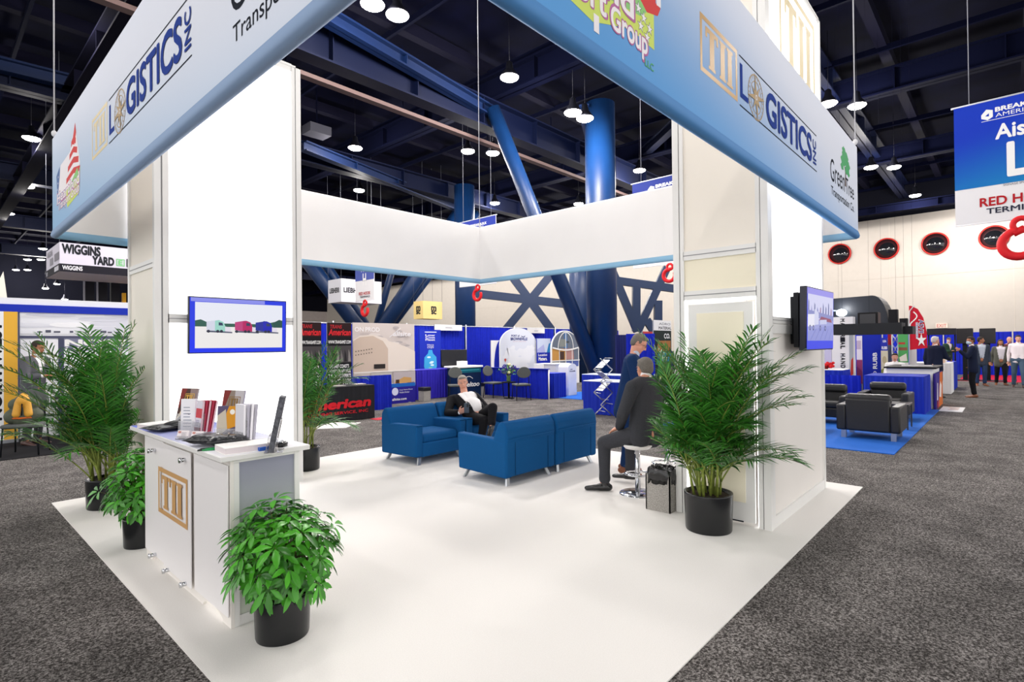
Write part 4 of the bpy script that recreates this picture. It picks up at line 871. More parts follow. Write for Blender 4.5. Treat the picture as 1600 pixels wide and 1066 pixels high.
def person(label, J, st, loc, group=None):
    """J: joints relative to loc (dict of Vectors); st: style"""
    t = thing('person', label, 'person', loc, 0, group)
    V = {k: Vector(v) for k, v in J.items()}; s = st.get('s', 1.0); vx = st.get('voxel', .012); skin = st.get('skin', SKIN)
    hc, f = V['head'], V['look'].normalized(); nk = V['neck']; upv = V.get('headup', (hc - nk)).normalized(); r = f.cross(upv).normalized(); u = r.cross(f).normalized(); HR = Matrix((r, f, u)).transposed()
    hp = lambda a, b, c: hc + r * (a * s) + f * (b * s) + u * (c * s)
    pel, shL, shR = V['pelvis'], V['shL'], V['shR']; tw = (shR - shL).normalized(); spine = (nk - pel).normalized(); front = V['front'].normalized(); front = (front - spine * front.dot(spine)).normalized()
    lat = front.cross(spine).normalized(); hw = lat * (.095 * s); big = st.get('belly', 0.0)
    hL, hR = pel - hw, pel + hw
    # ---- body: one continuous surface
    def hand(bm, wr, hd, pn, curl, right, sc=1.0):
        hd = hd.normalized(); pn = (pn - hd * pn.dot(hd)).normalized(); sd = hd.cross(pn) * (1 if right else -1)    # sd: towards the thumb
        q = s * sc; cap(bm, wr, wr + hd * .03 * q, .024 * q, .028 * q, .75, pn)
        for k, (o_, L) in enumerate(((.030, .072), (.011, .082), (-.009, .076), (-.028, .060))):
            b0 = wr + hd * .02 * q + sd * (o_ * .75 * q); kn = wr + hd * .088 * q + sd * (o_ * q); cap(bm, b0, kn, .016 * q, .0125 * q)
            d = hd; p = kn; c = curl * (.85 + .1 * k)
            for seg, rr in ((.45, .0098), (.32, .0088), (.25, .0076)):
                d = (d * math.cos(c) + pn * math.sin(c)).normalized(); pn2 = pn
                e = p + d * (L * seg * q); cap(bm, p, e, rr * q, rr * .9 * q); p = e; pn_ = (pn - d * pn.dot(d)); c = curl * .8
                d2 = d
        th0 = wr + hd * .03 * q + sd * .026 * q; th1 = th0 + (hd * .6 + sd * .75 + pn * .25).normalized() * .042 * q; th2 = th1 + (hd * .9 + sd * .25 + pn * .35).normalized() * .034 * q
        cap(bm, th0, th1, .0145 * q, .0115 * q); cap(bm, th1, th2, .011 * q, .0085 * q)
    def face(bm):
        ellp(bm, hp(0, -.012, .022), (.076 * s, .096 * s, .092 * s), HR); ellp(bm, hp(0, .022, -.045), (.060 * s, .070 * s, .072 * s), HR); ellp(bm, hp(0, .030, -.078), (.050 * s, .052 * s, .040 * s), HR)
        ellp(bm, hp(0, .066, -.100), (.022 * s, .020 * s, .018 * s), HR); cap(bm, hp(-.034, .072, .028), hp(.034, .072, .028), .014 * s, .014 * s)
        cap(bm, hp(0, .088, .012), hp(0, .106, -.030), .009 * s, .0135 * s); cap(bm, hp(-.013, .088, -.034), hp(.013, .088, -.034), .010 * s, .010 * s)
        cap(bm, hp(-.020, .076, -.064), hp(.020, .076, -.064), .0105 * s, .0105 * s); cap(bm, hp(-.017, .074, -.077), hp(.017, .074, -.077), .0115 * s, .0115 * s)
        for sg in (-1, 1):
            ellp(bm, hp(sg * .036, .056, -.025), (.022 * s, .020 * s, .022 * s), HR)
            cap(bm, hp(sg * .076, -.012, .018), hp(sg * .078, -.006, -.028), .013 * s, .009 * s, .6, r)
    def bodyf(bm):
        face(bm); cap(bm, nk - spine * .03 * s, hp(0, -.02, -.05), .058 * s, .054 * s)
        cap(bm, nk, shL, .05 * s, .05 * s); cap(bm, nk, shR, .05 * s, .05 * s)
        ch = pel.lerp(nk, .72); cap(bm, pel, ch, .10 * s, .115 * s, .75, front); cap(bm, pel - hw * .6, pel + hw * .6, .105 * s, .105 * s); cap(bm, ch - hw, ch + hw, .10 * s, .10 * s, .8, front); cap(bm, ch, nk, .1 * s, .055 * s)
        for L_, sh in (('L', shL), ('R', shR)):
            el, wr = V['el' + L_], V['wr' + L_]; cap(bm, sh, el, .046 * s, .037 * s); cap(bm, el, wr, .037 * s, .026 * s)
            hand(bm, wr, V.get('hd' + L_, wr - el), V.get('pn' + L_, front), st.get('curl' + L_, .35), L_ == 'R')
            hip = hL if L_ == 'L' else hR; kn, an, to = V['kn' + L_], V['an' + L_], V['to' + L_]
            cap(bm, hip, kn, .078 * s, .052 * s); cap(bm, kn, an, .050 * s, .034 * s); cap(bm, an, an.lerp(to, .15), .032 * s, .027 * s)
    mth = C('#a4604f' if skin is not SKIN2 else '#7c4538', .5)
    def pickf(c, n):
        d = c - hc; x, y, z = d.dot(r) / s, d.dot(f) / s, d.dot(u) / s
        return 1 if abs(x) < .021 and y > .08 and -.078 < z < -.063 else 0
    fuse('body', bodyf, min(vx, .0085) if st.get('near') else vx, [skin, mth], t, 2, pick=pickf)
    mb = MB()
    for sg in (-1, 1):
        mb.ell(hp(sg * .033, .0815, .003), (.0125 * s, .006 * s, .0048 * s), C('#d9cfc8', .4), rot=HR, n=10); mb.ell(hp(sg * .033, .0862, .003), (.0048 * s, .003 * s, .0042 * s), C('#2b2019', .2), rot=HR, n=8)
        mb.box(hp(sg * .034, .0895, .024), (.030 * s, .005 * s, .0045 * s), st.get('brow', C('#5d544d', .8)), rot=HR)
    mb.build('eyes', t)
    # ---- hair
    if st.get('hair'):
        lg = st.get('hairlen', 0)
        def hairf(bm):
            ellp(bm, hp(0, -.022, .034), (.083 * s, .094 * s, .090 * s), HR); ellp(bm, hp(0, -.05, -.005), (.074 * s, .062 * s, .075 * s), HR); ellp(bm, hp(0, .035, .088), (.056 * s, .045 * s, .026 * s), HR)
            if lg:
                for sg in (-1, 1): cap(bm, hp(sg * .06, -.03, 0), hp(sg * .075, -.02, -lg), .04 * s, .03 * s)
                cap(bm, hp(0, -.07, 0), hp(0, -.075, -lg), .06 * s, .05 * s)
        hl = st.get('hairline', .055)
        fuse('hair', hairf, max(vx * .8, .008), [st['hair']], t, 1, drop=lambda c, n: (lambda d: (d.dot(f) / s > .030 and d.dot(u) / s < hl) or (d.dot(f) / s > -.03 and d.dot(u) / s < -.015 and not lg) or (st.get('bald') and d.dot(u) / s > .075))(c - hc))
    if st.get('glasses'):
        mb = MB()
        for sg in (-1, 1):
            mb.tube([hp(sg * .034 + .022 * math.cos(a), .099, .002 + .016 * math.sin(a)) for a in [2 * PI * k / 14 for k in range(15)]], .0016 * s, C('#2b2a2c', .3), n=5); mb.tube([hp(sg * .056, .098, .008), hp(sg * .08, .05, .008), hp(sg * .084, -.02, .004)], .0016 * s, C('#2b2a2c', .3), n=5)
        mb.tube([hp(-.012, .10, .006), hp(.012, .10, .006)], .0015 * s, C('#2b2a2c', .3), n=5); mb.build('glasses', t)
    if st.get('mask'):
        fuse('face_mask', lambda bm: (ellp(bm, hp(0, .045, -.055), (.064 * s, .068 * s, .055 * s), HR), cap(bm, hp(0, .10, -.02), hp(0, .085, -.07), .018 * s, .02 * s)), .01, [C(st['mask'], .8)], t, 1, drop=lambda c, n: (c - hc).dot(f) / s < .01)
    # ---- trousers, shoes
    tr = st['trousers']; lw = st.get('legw', 1.0)
    def trf(bm):
        q = .104 if st.get('jacket') else .116; cap(bm, hL, hR, q * s, q * s); cap(bm, pel, pel + spine * .08 * s, (q + .004) * s, (q - .006) * s, .8, front)
        for hip, L_ in ((hL, 'L'), (hR, 'R')):
            kn, an = V['kn' + L_], V['an' + L_]; cap(bm, hip, kn, (.100 if st.get('jacket') else .105) * s * lw, .076 * s * lw); cap(bm, kn, an.lerp(kn, .10), .074 * s * lw, .056 * s * lw); cap(bm, an.lerp(kn, .25), an.lerp(kn, .10), .06 * s * lw, .064 * s * lw)
    fuse('trousers', trf, vx, [tr], t, 3)
    for L_ in 'LR':
        kn, an, to = V['kn' + L_], V['an' + L_], V['to' + L_]; dn = (an - kn).normalized(); fd = (to - an); fd = fd - dn * fd.dot(dn) if st.get('flatfeet', True) else fd; fd.normalize()
        sole = an + dn * (.05 * s)
        def shf(bm): cap(bm, sole - fd * .04 * s, sole + fd * .05 * s, .044 * s, .046 * s, .9, dn); cap(bm, sole + fd * .05 * s, sole + fd * .19 * s + dn * .012 * s, .046 * s, .032 * s, .75, dn); cap(bm, sole - fd * .02 * s, an - dn * .01 * s, .042 * s, .045 * s)
        fuse('shoe', shf, max(.009, vx * .8), [st['shoes']], t, 2)
        if True:
            mb = MB(); mb.cyl(an - dn * .02 * s, an.lerp(kn, .22), .043 * s, st.get('socks', SOCK), n=14, r1=.048 * s); mb.build('sock', t)
    # ---- shirt, jacket
    ch = pel.lerp(nk, .70); wst = pel.lerp(nk, .30)
    def torso(bm, g, hem, arms=True):
        cap(bm, nk - spine * .035 * s, shL, (.052 + g) * s, (.062 + g) * s, .95, front); cap(bm, nk - spine * .035 * s, shR, (.052 + g) * s, (.062 + g) * s, .95, front)
        for sg in (-1, 1):
            cap(bm, ch + hw * (sg * .85) + spine * .06 * s, wst + hw * (sg * .75), (.112 + g) * s, (.104 + g + big * .4) * s, .92, front); cap(bm, wst + hw * (sg * .75), pel + hw * (sg * .85) - spine * (hem * s), (.104 + g + big * .4) * s, (.112 + g) * s, .95, front)
        cap(bm, ch + spine * .07 * s, wst, (.11 + g) * s, (.105 + g) * s, .95, front)
        if big: ellp(bm, wst + front * (.05 * s), ((.13 + big) * s, (.12 + big) * s, .17 * s), Matrix((lat, front, spine)).transposed())
        if arms:
            for L_, sh in (('L', shL), ('R', shR)):
                el, wr = V['el' + L_], V['wr' + L_]; cap(bm, sh, el, (.058 + g) * s, (.045 + g) * s); cap(bm, el, wr.lerp(el, st.get('cuff', .08)), (.046 + g) * s, (.033 + g) * s)
    shirt = st.get('shirt')
    jk = st.get('jacket')
    if shirt:
        def sf(bm): torso(bm, .0 if jk else .006, -.10 if jk else .03, arms=not jk); cap(bm, nk - spine * .04 * s, nk.lerp(hc, st.get('collar', .22)), .064 * s, .0595 * s)
        if jk: 
            def sf2(bm):
                sf(bm)
                for L_ in 'LR': el, wr = V['el' + L_], V['wr' + L_]; cap(bm, wr.lerp(el, .10), wr.lerp(el, .02), .036 * s, .037 * s)
        fuse('shirt', sf2 if jk else sf, vx, [shirt], t, 2)
    if jk:
        opn = st.get('open', .10); top = nk; L0 = (nk - pel).length; low = st.get('vlow', .42)
        def drop(c, n):
            d = c - pel; h = d.dot(spine) / L0; x = abs((d).dot(lat)); y = d.dot(front)
            armd = min((c - V['elL']).length, (c - V['elR']).length, (c - V['wrL']).length, (c - V['wrR']).length) + st.get('armfree', 0)
            if y < 0.01 and h < 1.0: return False
            if h > 1.04: return True
            return low < h and x < opn * s * (h - low) / (1 - low) + st.get('gap', 0) and y > .03 and n.dot(front) > .1 and armd > .07 * s
        fuse('jacket', lambda bm: torso(bm, .017, st.get('hem', .14)), vx, [jk], t, 2, drop=drop)
        if st.get('tie'):
            mb = MB(); a = nk + front * .075 * s - spine * .02 * s; b = ch + front * .135 * s; mb.prism([a - lat * .018 * s, a + lat * .018 * s, b + lat * .03 * s, b - lat * .03 * s], front * .008, st['tie']); mb.build('tie', t)
    return t

def stand(x, y, face_az, h=1.75, armL='down', armR='down', stride=0.0, look=None, bend=0.0):
    """joints of a standing or walking figure facing azimuth face_az, relative to its feet"""
    k = h / 1.75; f = Vector((math.cos(face_az), math.sin(face_az), 0)); r = Vector((f.y, -f.x, 0)); z = Vector((0, 0, 1)); J = {}
    P_ = lambda a, b, c: (r * a + f * b + z * c) * k
    J['pelvis'] = P_(0, 0, .93); J['neck'] = P_(0, .02 + bend * .35, 1.47 - bend * .08); J['head'] = P_(0, .045 + bend * .5, 1.635 - bend * .14); lz = f if look is None else Vector((math.cos(look), math.sin(look), 0)); J['look'] = lz + z * (-.06 - bend * .7); J['headup'] = z + lz * (.05 + bend * .5); J['front'] = f
    for L_, sg, mode, ph in (('L', -1, armL, 1), ('R', 1, armR, -1)):
        sh = P_(sg * .185, .01 + bend * .3, 1.41 - bend * .07); J['sh' + L_] = sh
        if mode == 'down': J['el' + L_] = sh + P_(sg * .05, -.03 + .08 * ph * (stride > 0), -.29); J['wr' + L_] = J['el' + L_] + P_(0, .06 + .07 * ph * (stride > 0), -.25)
        elif mode == 'front': J['el' + L_] = sh + P_(sg * .06, .05, -.28); J['wr' + L_] = J['el' + L_] + P_(-sg * .10, .21, .03); J['pn' + L_] = -z
        elif mode == 'up': J['el' + L_] = sh + P_(sg * .05, .12, -.24); J['wr' + L_] = J['el' + L_] + P_(-sg * .06, .16, .17); J['pn' + L_] = -r * sg
        elif mode == 'reach': J['el' + L_] = sh + P_(sg * .05, .10, -.26); J['wr' + L_] = J['el' + L_] + P_(-sg * .05, .24, -.06); J['pn' + L_] = -z
        elif mode == 'pocket': J['el' + L_] = sh + P_(sg * .10, -.06, -.27); J['wr' + L_] = J['el' + L_] + P_(-sg * .06, .10, -.19)
        st_ = stride * ph * .5; J['kn' + L_] = P_(sg * .10, .03 + st_ * .55, .50); J['an' + L_] = P_(sg * .11, -.02 + st_, .092); J['to' + L_] = J['an' + L_] + P_(sg * .04, .2, 0)
    return J

GREYS = mat('charcoal_suit', '#3c3d42', .85, spec=.15, noise=.10, nscale=90); NAVYS = mat('navy_suit', '#16305a', .85, spec=.15, noise=.06, nscale=80); BLACKS = mat('black_suit', '#17171b', .85, spec=.15, noise=.08, nscale=90)
DNAVY = mat('dark_navy_cloth', '#1a2138', .85, spec=.15); SHIRT = mat('white_shirt', '#f1eff0', .8, spec=.1); JEAN = mat('denim', '#2d3d5c', .85, spec=.1, noise=.15, nscale=70)
GREYH = mat('grey_hair', '#8b857e', .75, noise=.25, nscale=150); SALT = mat('salt_pepper_hair', '#6a655f', .75, noise=.3, nscale=150); WHITEH = mat('white_hair', '#c9c6c2', .75, noise=.1, nscale=120); BROWNH = mat('dark_brown_hair', '#2b1f19', .7, noise=.2, nscale=120)
BSHOE = mat('black_shoe', '#131316', .25, spec=.6); TSHOE = mat('tan_shoe', '#7a4423', .35, spec=.5)
SOCK = C('#15151a', .9)

# the man with a phone, slouched in the second armchair
def rel(o, **k): return {n: (Vector(v) - Vector(o)) for n, v in k.items()}
o = Vector((5.90, 6.20, 0)); vdir = Vector((-.70, -.71, 0))
pts = {k: D(*v) - o for k, v in dict(pelvis=(746, 651, 8.42), neck=(725, 617, 8.80), head=(723, 598, 8.85), shL=(743, 621, 8.72), shR=(705, 625, 8.70), elL=(761, 640, 8.55), wrL=(768, 635, 8.25),
          elR=(700, 646, 8.45), wrR=(717, 645, 8.22), knL=(770, 637, 7.98), anL=(768, 664, 7.85), toL=(764, 677, 7.70), knR=(757, 657, 7.97), anR=(750, 697, 8.0), toR=(745, 708, 7.85)).items()}
pts.update(look=(-.66, -.74, -.08), headup=(-.10, .08, 1), front=(-.35, -.76, .60), hdR=D(727, 640, 8.15) - D(717, 645, 8.22), pnR=(.75, .5, .1), hdL=D(771, 631, 8.0) - D(768, 635, 8.25), pnL=(-.1, .1, -1))
person('grey-haired man in a black suit, slouched in an armchair and looking over his phone', pts, dict(near=True, voxel=.010, skin=SKIN3, hair=GREYH, hairline=.062, brow=C('#8a8580', .8), trousers=BLACKS, shoes=BSHOE, shirt=SHIRT, jacket=BLACKS, belly=.025, open=.12, vlow=-.35, gap=.035, armfree=.035, collar=.02, curlR=.75, curlL=.3, legw=.95, flatfeet=False, hem=.03), o)
t = thing('smartphone', 'dark smartphone held by the seated man in the black suit', 'phone', D(729, 643, 8.10), -.75); R3 = Matrix.Rotation(.25, 3, 'X')
mb = MB(); mb.box((0, 0, .05), (.075, .010, .155), C('#46525f', .3), rot=R3, bev=.003); mb.build('case', t)
mb = MB(); mb.box(R3 @ Vector((.015, -.006, .04)) + Vector((0, 0, .05)), (.024, .003, .045), C('#15181d', .2), rot=R3); mb.build('camera', t)

# the man on the stool, seen from behind
o = Vector((5.26, 2.93, 0))
pts = {k: D(*v) - o for k, v in dict(pelvis=(1009, 678, 5.86), neck=(1010, 590, 5.92), head=(1007, 576, 5.98), shL=(988, 606, 5.74), shR=(1030, 604, 6.02), elL=(973, 648, 5.76), wrL=(968, 668, 6.02),
          elR=(1043, 650, 6.08), wrR=(1030, 655, 6.35), knL=(944, 692, 6.05), anL=(945, 754, 6.03), toL=(921, 758, 6.05), knR=(986, 690, 6.45), anR=(985, 737, 6.38), toR=(967, 740, 6.45)).items()}
pts.update(look=(.45, .85, -.15), headup=(.05, .08, 1), front=(.30, .95, .05), hdL=(-.15, .8, -.35), pnL=(.2, .1, -1), pnR=(0, 0, -1))
person('man in a charcoal suit seen from behind, sitting on a white stool', pts, dict(near=True, voxel=.011, s=1.02, skin=SKIN, hair=SALT, trousers=GREYS, shoes=BSHOE, shirt=SHIRT, jacket=GREYS, socks=SOCK, hem=.02, open=.08), o)
# the man in the blue suit bending over beside him
o = Vector((6.06, 3.60, 0)); fa = math.radians(-60)
J = stand(0, 0, fa, 1.78, 'front', 'front', bend=.25)
J['look'] = Vector((.30, -.80, -.55)); J['headup'] = Vector((.2, -.45, .9))
J['wrL'] = J['elL'] + Vector((.16, -.20, -.08)); J['wrR'] = J['elR'] + Vector((.20, -.16, -.05))
person('standing grey-haired man in a blue suit and glasses, bending towards the seated man', J, dict(near=True, voxel=.011, skin=SKIN3, hair=SALT, glasses=True, trousers=NAVYS, shoes=TSHOE, shirt=mat('pale_blue_shirt', '#b9c6dc', .8), jacket=NAVYS, tie=C('#5a6c8c', .7), hem=.17), o)
# the man at the left-hand booth
o = Vector((1.36, 12.42, FZ))
J = stand(0, 0, math.radians(-48), 1.80, 'front', 'front', bend=.10)
J['look'] = Vector((.66, -.74, -.28))
person('dark-haired man in a grey suit, standing and looking at his hands at the left booth', J, dict(voxel=.012, skin=SKIN2, hair=BROWNH, brow=C('#2b1f19', .8), trousers=GREYS, shoes=mat('brown_shoe', '#4c3430', .4), shirt=SHIRT, jacket=mat('mid_grey_suit', '#55565c', .85, noise=.08, nscale=90), hem=.18, cuff=.2), o)

# people on the right
CROWD = 'people along the right aisle'
def walker(label, px, py, az, h, st, **kw):
    p = G(px, py, FZ); st = dict(dict(voxel=.016, trousers=DNAVY, shoes=BSHOE, shirt=SHIRT), **st)
    return person(label, stand(0, 0, az, h, **kw), st, p)
A = math.radians
walker('man in a navy suit with a pale blue face mask, standing in the right aisle', 1521, 621, A(95), 1.74, dict(skin=SKIN2, hair=BROWNH, jacket=DNAVY, mask='#bcd3e6', shoes=TSHOE, trousers=BLACKS), armL='up', armR='pocket', look=A(130))
walker('man in an open dark jacket over a grey shirt, just behind the masked man', 1533, 603, A(200), 1.76, dict(skin=SKIN2, hair=BROWNH, jacket=mat('slate_jacket', '#2f3848', .85), shirt=mat('grey_shirt', '#b9bfcb', .8), trousers=JEAN, shoes=TSHOE, vlow=-.1, gap=.03), armR='down', look=A(-90))
walker('long-haired woman in a grey-green cardigan and black trousers with a badge', 1564, 602, A(190), 1.66, dict(s=.93, skin=SKIN2, hair=BROWNH, hairlen=.24, jacket=mat('olive_cardigan', '#5a5a52', .9), shirt=mat('pale_top', '#e4dee6', .8), trousers=C('#17171b', .85), shoes=TSHOE, vlow=-.1, gap=.04), stride=.25)
walker('bald man in a dark red shirt and jeans with a white lanyard, behind the woman', 1578, 600, A(190), 1.76, dict(skin=SKIN3, shirt=mat('maroon_shirt', '#5b2a35', .85), trousers=JEAN, shoes=TSHOE), stride=.3)
walker('man in a white shirt and blue-grey trousers, walking at the right picture edge', 1592, 606, A(185), 1.80, dict(skin=SKIN3, hair=BROWNH, shirt=mat('cream_shirt', '#efe4e6', .85), trousers=mat('slate_trousers', '#3f5468', .85), shoes=mat('brown_shoe', '#4c3430', .4)), stride=.35)
walker('man in a grey jacket and beige trousers, farthest back by the blue curtain', 1553, 585, A(40), 1.76, dict(skin=SKIN3, hair=BROWNH, jacket=mat('grey_jacket', '#6a6a70', .85), trousers=mat('beige_trousers', '#bfae93', .85), shoes=TSHOE), armL='front')
person('white-haired man in a dark suit seen from behind at a blue-skirted table', stand(0, 0, A(-25), 1.76, 'down', 'reach', look=A(-50)), dict(voxel=.016, skin=SKIN3, hair=WHITEH, jacket=DNAVY, shirt=SHIRT, trousers=DNAVY, shoes=BSHOE), (19.85, 1.62, FZ))
person('man in a dark green jacket and a white mask, beyond the white-haired man', stand(0, 0, A(235), 1.78, 'front', 'front', look=A(170)), dict(voxel=.018, skin=SKIN3, hair=SALT, jacket=mat('green_jacket', '#1f3f2f', .85), shirt=SHIRT, trousers=DNAVY, shoes=BSHOE, mask='#e6e6ea'), G(1491, 592, FZ) + Vector((1.5, .3, 0)))
person('dark-haired person in brown, half hidden behind the green-jacketed man', stand(0, 0, A(-60), 1.60, 'front', 'reach'), dict(voxel=.018, s=.93, skin=SKIN2, hair=BROWNH, hairlen=.15, shirt=mat('brown_top', '#5e3f35', .85), trousers=DNAVY, shoes=BSHOE), G(1481, 594, FZ) + Vector((3.2, .6, 0)))
# ================================================================== NEIGHBOURING BOOTHS
DRAPE = mat('royal_blue_drape', '#1226b4', .75, spec=.2, noise=.08, nscale=6)
SKIRT = mat('royal_blue_skirt', '#1730b0', .7, spec=.25); PURP = mat('violet_blue_skirt', '#2d23b0', .7, spec=.25); BRIGHT = mat('bright_blue_rug', '#1262c4', .9, noise=.08, nscale=60)
BLK = C('#131418', .6); WHT = C('#f3f2f1', .6); GRYC = mat('grey_chair_cloth', '#5a5d5c', .9, noise=.15, nscale=90)
def pleat(mb, a, b, z0, z1, m, amp=.03, per=.14, ph=0):
    a, b = Vector((a[0], a[1], 0)), Vector((b[0], b[1], 0)); d = b - a; L = d.length; d.normalize(); n = Vector((d.y, -d.x, 0)); N = max(6, int(L / per * 6)); rows = []
    for z in (z1, z1 - (z1 - z0) * .12, z0):
        k2 = .45 if z == z1 else 1
        rows.append([a + d * (L * k / N) + n * (amp * k2 * (math.sin(2 * PI * k / 6 + ph) + .5 * math.sin(2 * PI * k / 14.3 + z))) + Vector((0, 0, z)) for k in range(N + 1)])
    mb.strip(rows, m)
def drape(label, a, b, z0, z1, m=DRAPE, group='blue drapes of the booth rows', **k):
    mb = MB(); pleat(mb, a, b, z0, z1, m, **k); pleat(mb, (b[0] + .0, b[1]), a, z0, z1, m, amp=.02, per=.2)
    return tag(mb.build('drape'), label, 'drape', group)
def skirted(label, x0, x1, y0, y1, h, m=SKIRT, top=None, group=None, z=FZ, amp=.016):
    t = thing('skirted_table', label, 'table', ((x0 + x1) / 2, (y0 + y1) / 2, z), 0, group); w, d = (x1 - x0) / 2, (y1 - y0) / 2
    mb = MB(); mb.bx(-w, w, -d, d, h - .02, h, top or m, bev=.006); mb.build('tabletop', t)
    mb = MB(); q = [(-w, -d), (w, -d), (w, d), (-w, d), (-w, -d)]
    for a, b in zip(q, q[1:]): pleat(mb, a, b, .01, h - .02, m, amp=amp, per=.11)
    mb.build('skirt', t); return t
def board(name, label, cat, O, U, w, h, art, th=.03, edge=None, foot=False, group=None, W=(0, 0, 1)):
    """flat printed panel whose lower left corner is O, reading direction U"""
    O = Vector(O); U = Vector(U).normalized(); W = Vector(W); N = U.cross(W).normalized(); t = thing(name, label, cat, O, 0, group); R3 = Matrix((U, W, N)).transposed()
    mb = MB(); mb.box(U * (w / 2) + W * (h / 2) - N * (th / 2 + .002), (w, h, th), edge or C('#9a9ca2', .5), rot=R3)
    if foot: mb.box(U * (w / 2) - N * .03 + W * .03, (w, .06, .25), C('#8f9298', .4), rot=R3)
    if O.z > FZ + .05 and name != 'booth_sign':
        for q in (.12, .88): mb.box(U * (w * q) - N * .03 + Vector((0, 0, (FZ - O.z) / 2)), (.03, .03, O.z - FZ), C('#8f9298', .4)); mb.box(U * (w * q) - N * .03 + Vector((0, 0, FZ - O.z + .01)), (.05, .3, .02), C('#8f9298', .4))
    if name == 'booth_sign': mb.box(U * (w / 2) - N * .11 + W * (h * .9), (w * .6, .14, .02), C('#8f9298', .4))
    mb.build('panel', t); cv = Canvas((0, 0, 0), U, W, lift=.003, step=.0006); art(cv, w, h); cv.build('print', t); return t
def boardpx(name, label, cat, p0, p1, plane, art, **k):
    """p0 upper left and p1 lower right sight lines, meeting the upright plane ('x' or 'y', value)"""
    f = AX if plane[0] == 'x' else AY; a = f(*p0, plane[1]); b = f(*p1, plane[1]); z0 = min(a.z, b.z); z0 = max(z0, FZ + .002)
    U = Vector((b.x - a.x, b.y - a.y, 0)); return board(name, label, cat, (a.x, a.y, z0), U, U.length, a.z - z0, art, **k)
# ---- back row of drapes (y = 16.8)
YB = 16.8
for k, lab in enumerate(['behind the black posters', 'behind the pale arched-hall poster', 'behind the slim blue bottle poster', 'with the black television before it', 'behind the white arched map', 'behind the domed photo panel', 'just left of the thick blue column', 'hidden mostly by the thick blue column']):
    x = 3.4 + 3.02 * k; t = thing('booth_drape', 'royal blue drape panel ' + lab, 'drape', (x, YB, FZ), 0, 'blue drapes of the back row'); mb = MB(); pleat(mb, (.03, 0), (2.97, 0), .02, 2.42, DRAPE, ph=k); pleat(mb, (2.97, .01), (.03, .01), .02, 2.42, DRAPE, amp=.02, per=.2); mb.build('cloth', t)
    mb = MB(); mb.cyl((0, -.06, 0), (0, -.06, 2.5), .022, C('#c7c9cf', .35), n=10); mb.lathe([(.16, 0), (.16, .012)], C('#9a9ca2', .4), c=(0, -.06, 0), n=16); mb.build('pole', t)
    mb = MB(); mb.cyl((.02, -.02, 2.43), (2.98, -.02, 2.43), .018, C('#c7c9cf', .35), n=8); mb.build('crossbar', t)
# ---- the haulier's black booth
RED = C('#c8202b', .5)
def art_trans(cv, w, h):
    cv.rect(0, 0, w, h, C('#16161a')); cv.poly([(0, h * .84), (w, h * .84), (w, h), (0, h)], C('#2a1719')); cv.text('TRANS', w * .12, h * .935, w * .6, h * .975, C('#b4262d'), bold=.03, shear=.2); cv.text('American', w * .06, h * .86, w * .97, h * .925, C('#d1272f'), bold=.05, shear=.2)
    cv.text('WWW.TRANSAMET.COM', w * .04, h * .765, w * .97, h * .80, WHT, bold=.03)
    cv.rect(0, h * .55, w, h * .74, C('#4a4648')); 
    for k in range(6): cv.poly([(w * (.05 + .16 * k), h * .56), (w * (.16 + .16 * k), h * .56), (w * (.17 + .15 * k), h * (.62 + .02 * (k % 3))), (w * (.07 + .16 * k), h * .70)], C(['#76706f', '#2c292c', '#8d8784'][k % 3]))
    for k, s in enumerate(["THE EAST COAST'S", 'PREMIER HEAVY HAUL', 'TRUCKING EXPERTS']): cv.text(s, w * .04, h * (.49 - .055 * k), w * (.88 if k == 0 else .96), h * (.53 - .055 * k), WHT, bold=.03)
    cv.text('SINCE 1976', w * .04, h * .29, w * .96, h * .365, WHT, bold=.04); cv.rect(0, h * .04, w, h * .22, C('#6b5d57'))
boardpx('rollup_banner', 'black banner with red and white lettering, the one beside the pale hall poster', 'banner', (511, 504), (550, 655), ('y', 12.5), art_trans, foot=True, group='black haulier banners')
boardpx('rollup_banner', 'black banner with red lettering half hidden by the tower and the back palm', 'banner', (466, 503), (503, 660), ('y', 12.3), art_trans, foot=True, group='black haulier banners')
bt = skirted('table under a black cloth with big red lettering', 5.15, 7.06, 10.72, 11.45, .76, m=mat('black_cloth', '#191a1f', .85), amp=.004)
cv = Canvas((-.95, -.38, 0), (1, 0, 0), (0, 0, 1), lift=.006, step=.002); cv.text('TRANS', .1, .50, .75, .62, RED, bold=.04, shear=.25); cv.text('American', .1, .30, 1.78, .49, RED, bold=.06, shear=.15); cv.text('TRUCKING SERVICE, INC', .12, .16, 1.72, .23, RED, bold=.02); cv.build('red_lettering', bt)
for k, (dx, dy, c) in enumerate(((.2, .1, '#e9e3dc'), (.9, .05, '#b9b4ae'), (1.5, .2, '#d8cfc4'))):
    mb = MB(); mb.bx(5.3 + dx, 5.55 + dx, 10.85 + dy, 11.05 + dy, FZ + .76, FZ + .772, C(c)); tag(mb.build('paper_stack'), ['pale paper stack at the palm end of the black-clothed table', 'grey paper stack in the middle of the black-clothed table', 'cream paper stack at the right end of the black-clothed table'][k], 'papers')
mb = MB(); p = [G(496, 669, FZ + .004), G(530, 668, FZ + .004), G(563, 661, FZ + .004), G(530, 661, FZ + .004)]; mb.prism([G(490, 671, FZ), G(540, 669, FZ), G(564, 661, FZ), G(505, 661, FZ)], (0, 0, .012), WHT); tag(mb.build('floor_board'), 'white board lying on the grey carpet before the black-clothed table', 'board')
drape('short blue side drape right of the black-clothed table', tuple(AY(549, 600, 12.0)[:2]), tuple(AY(611, 600, 12.0)[:2]), FZ, .88)
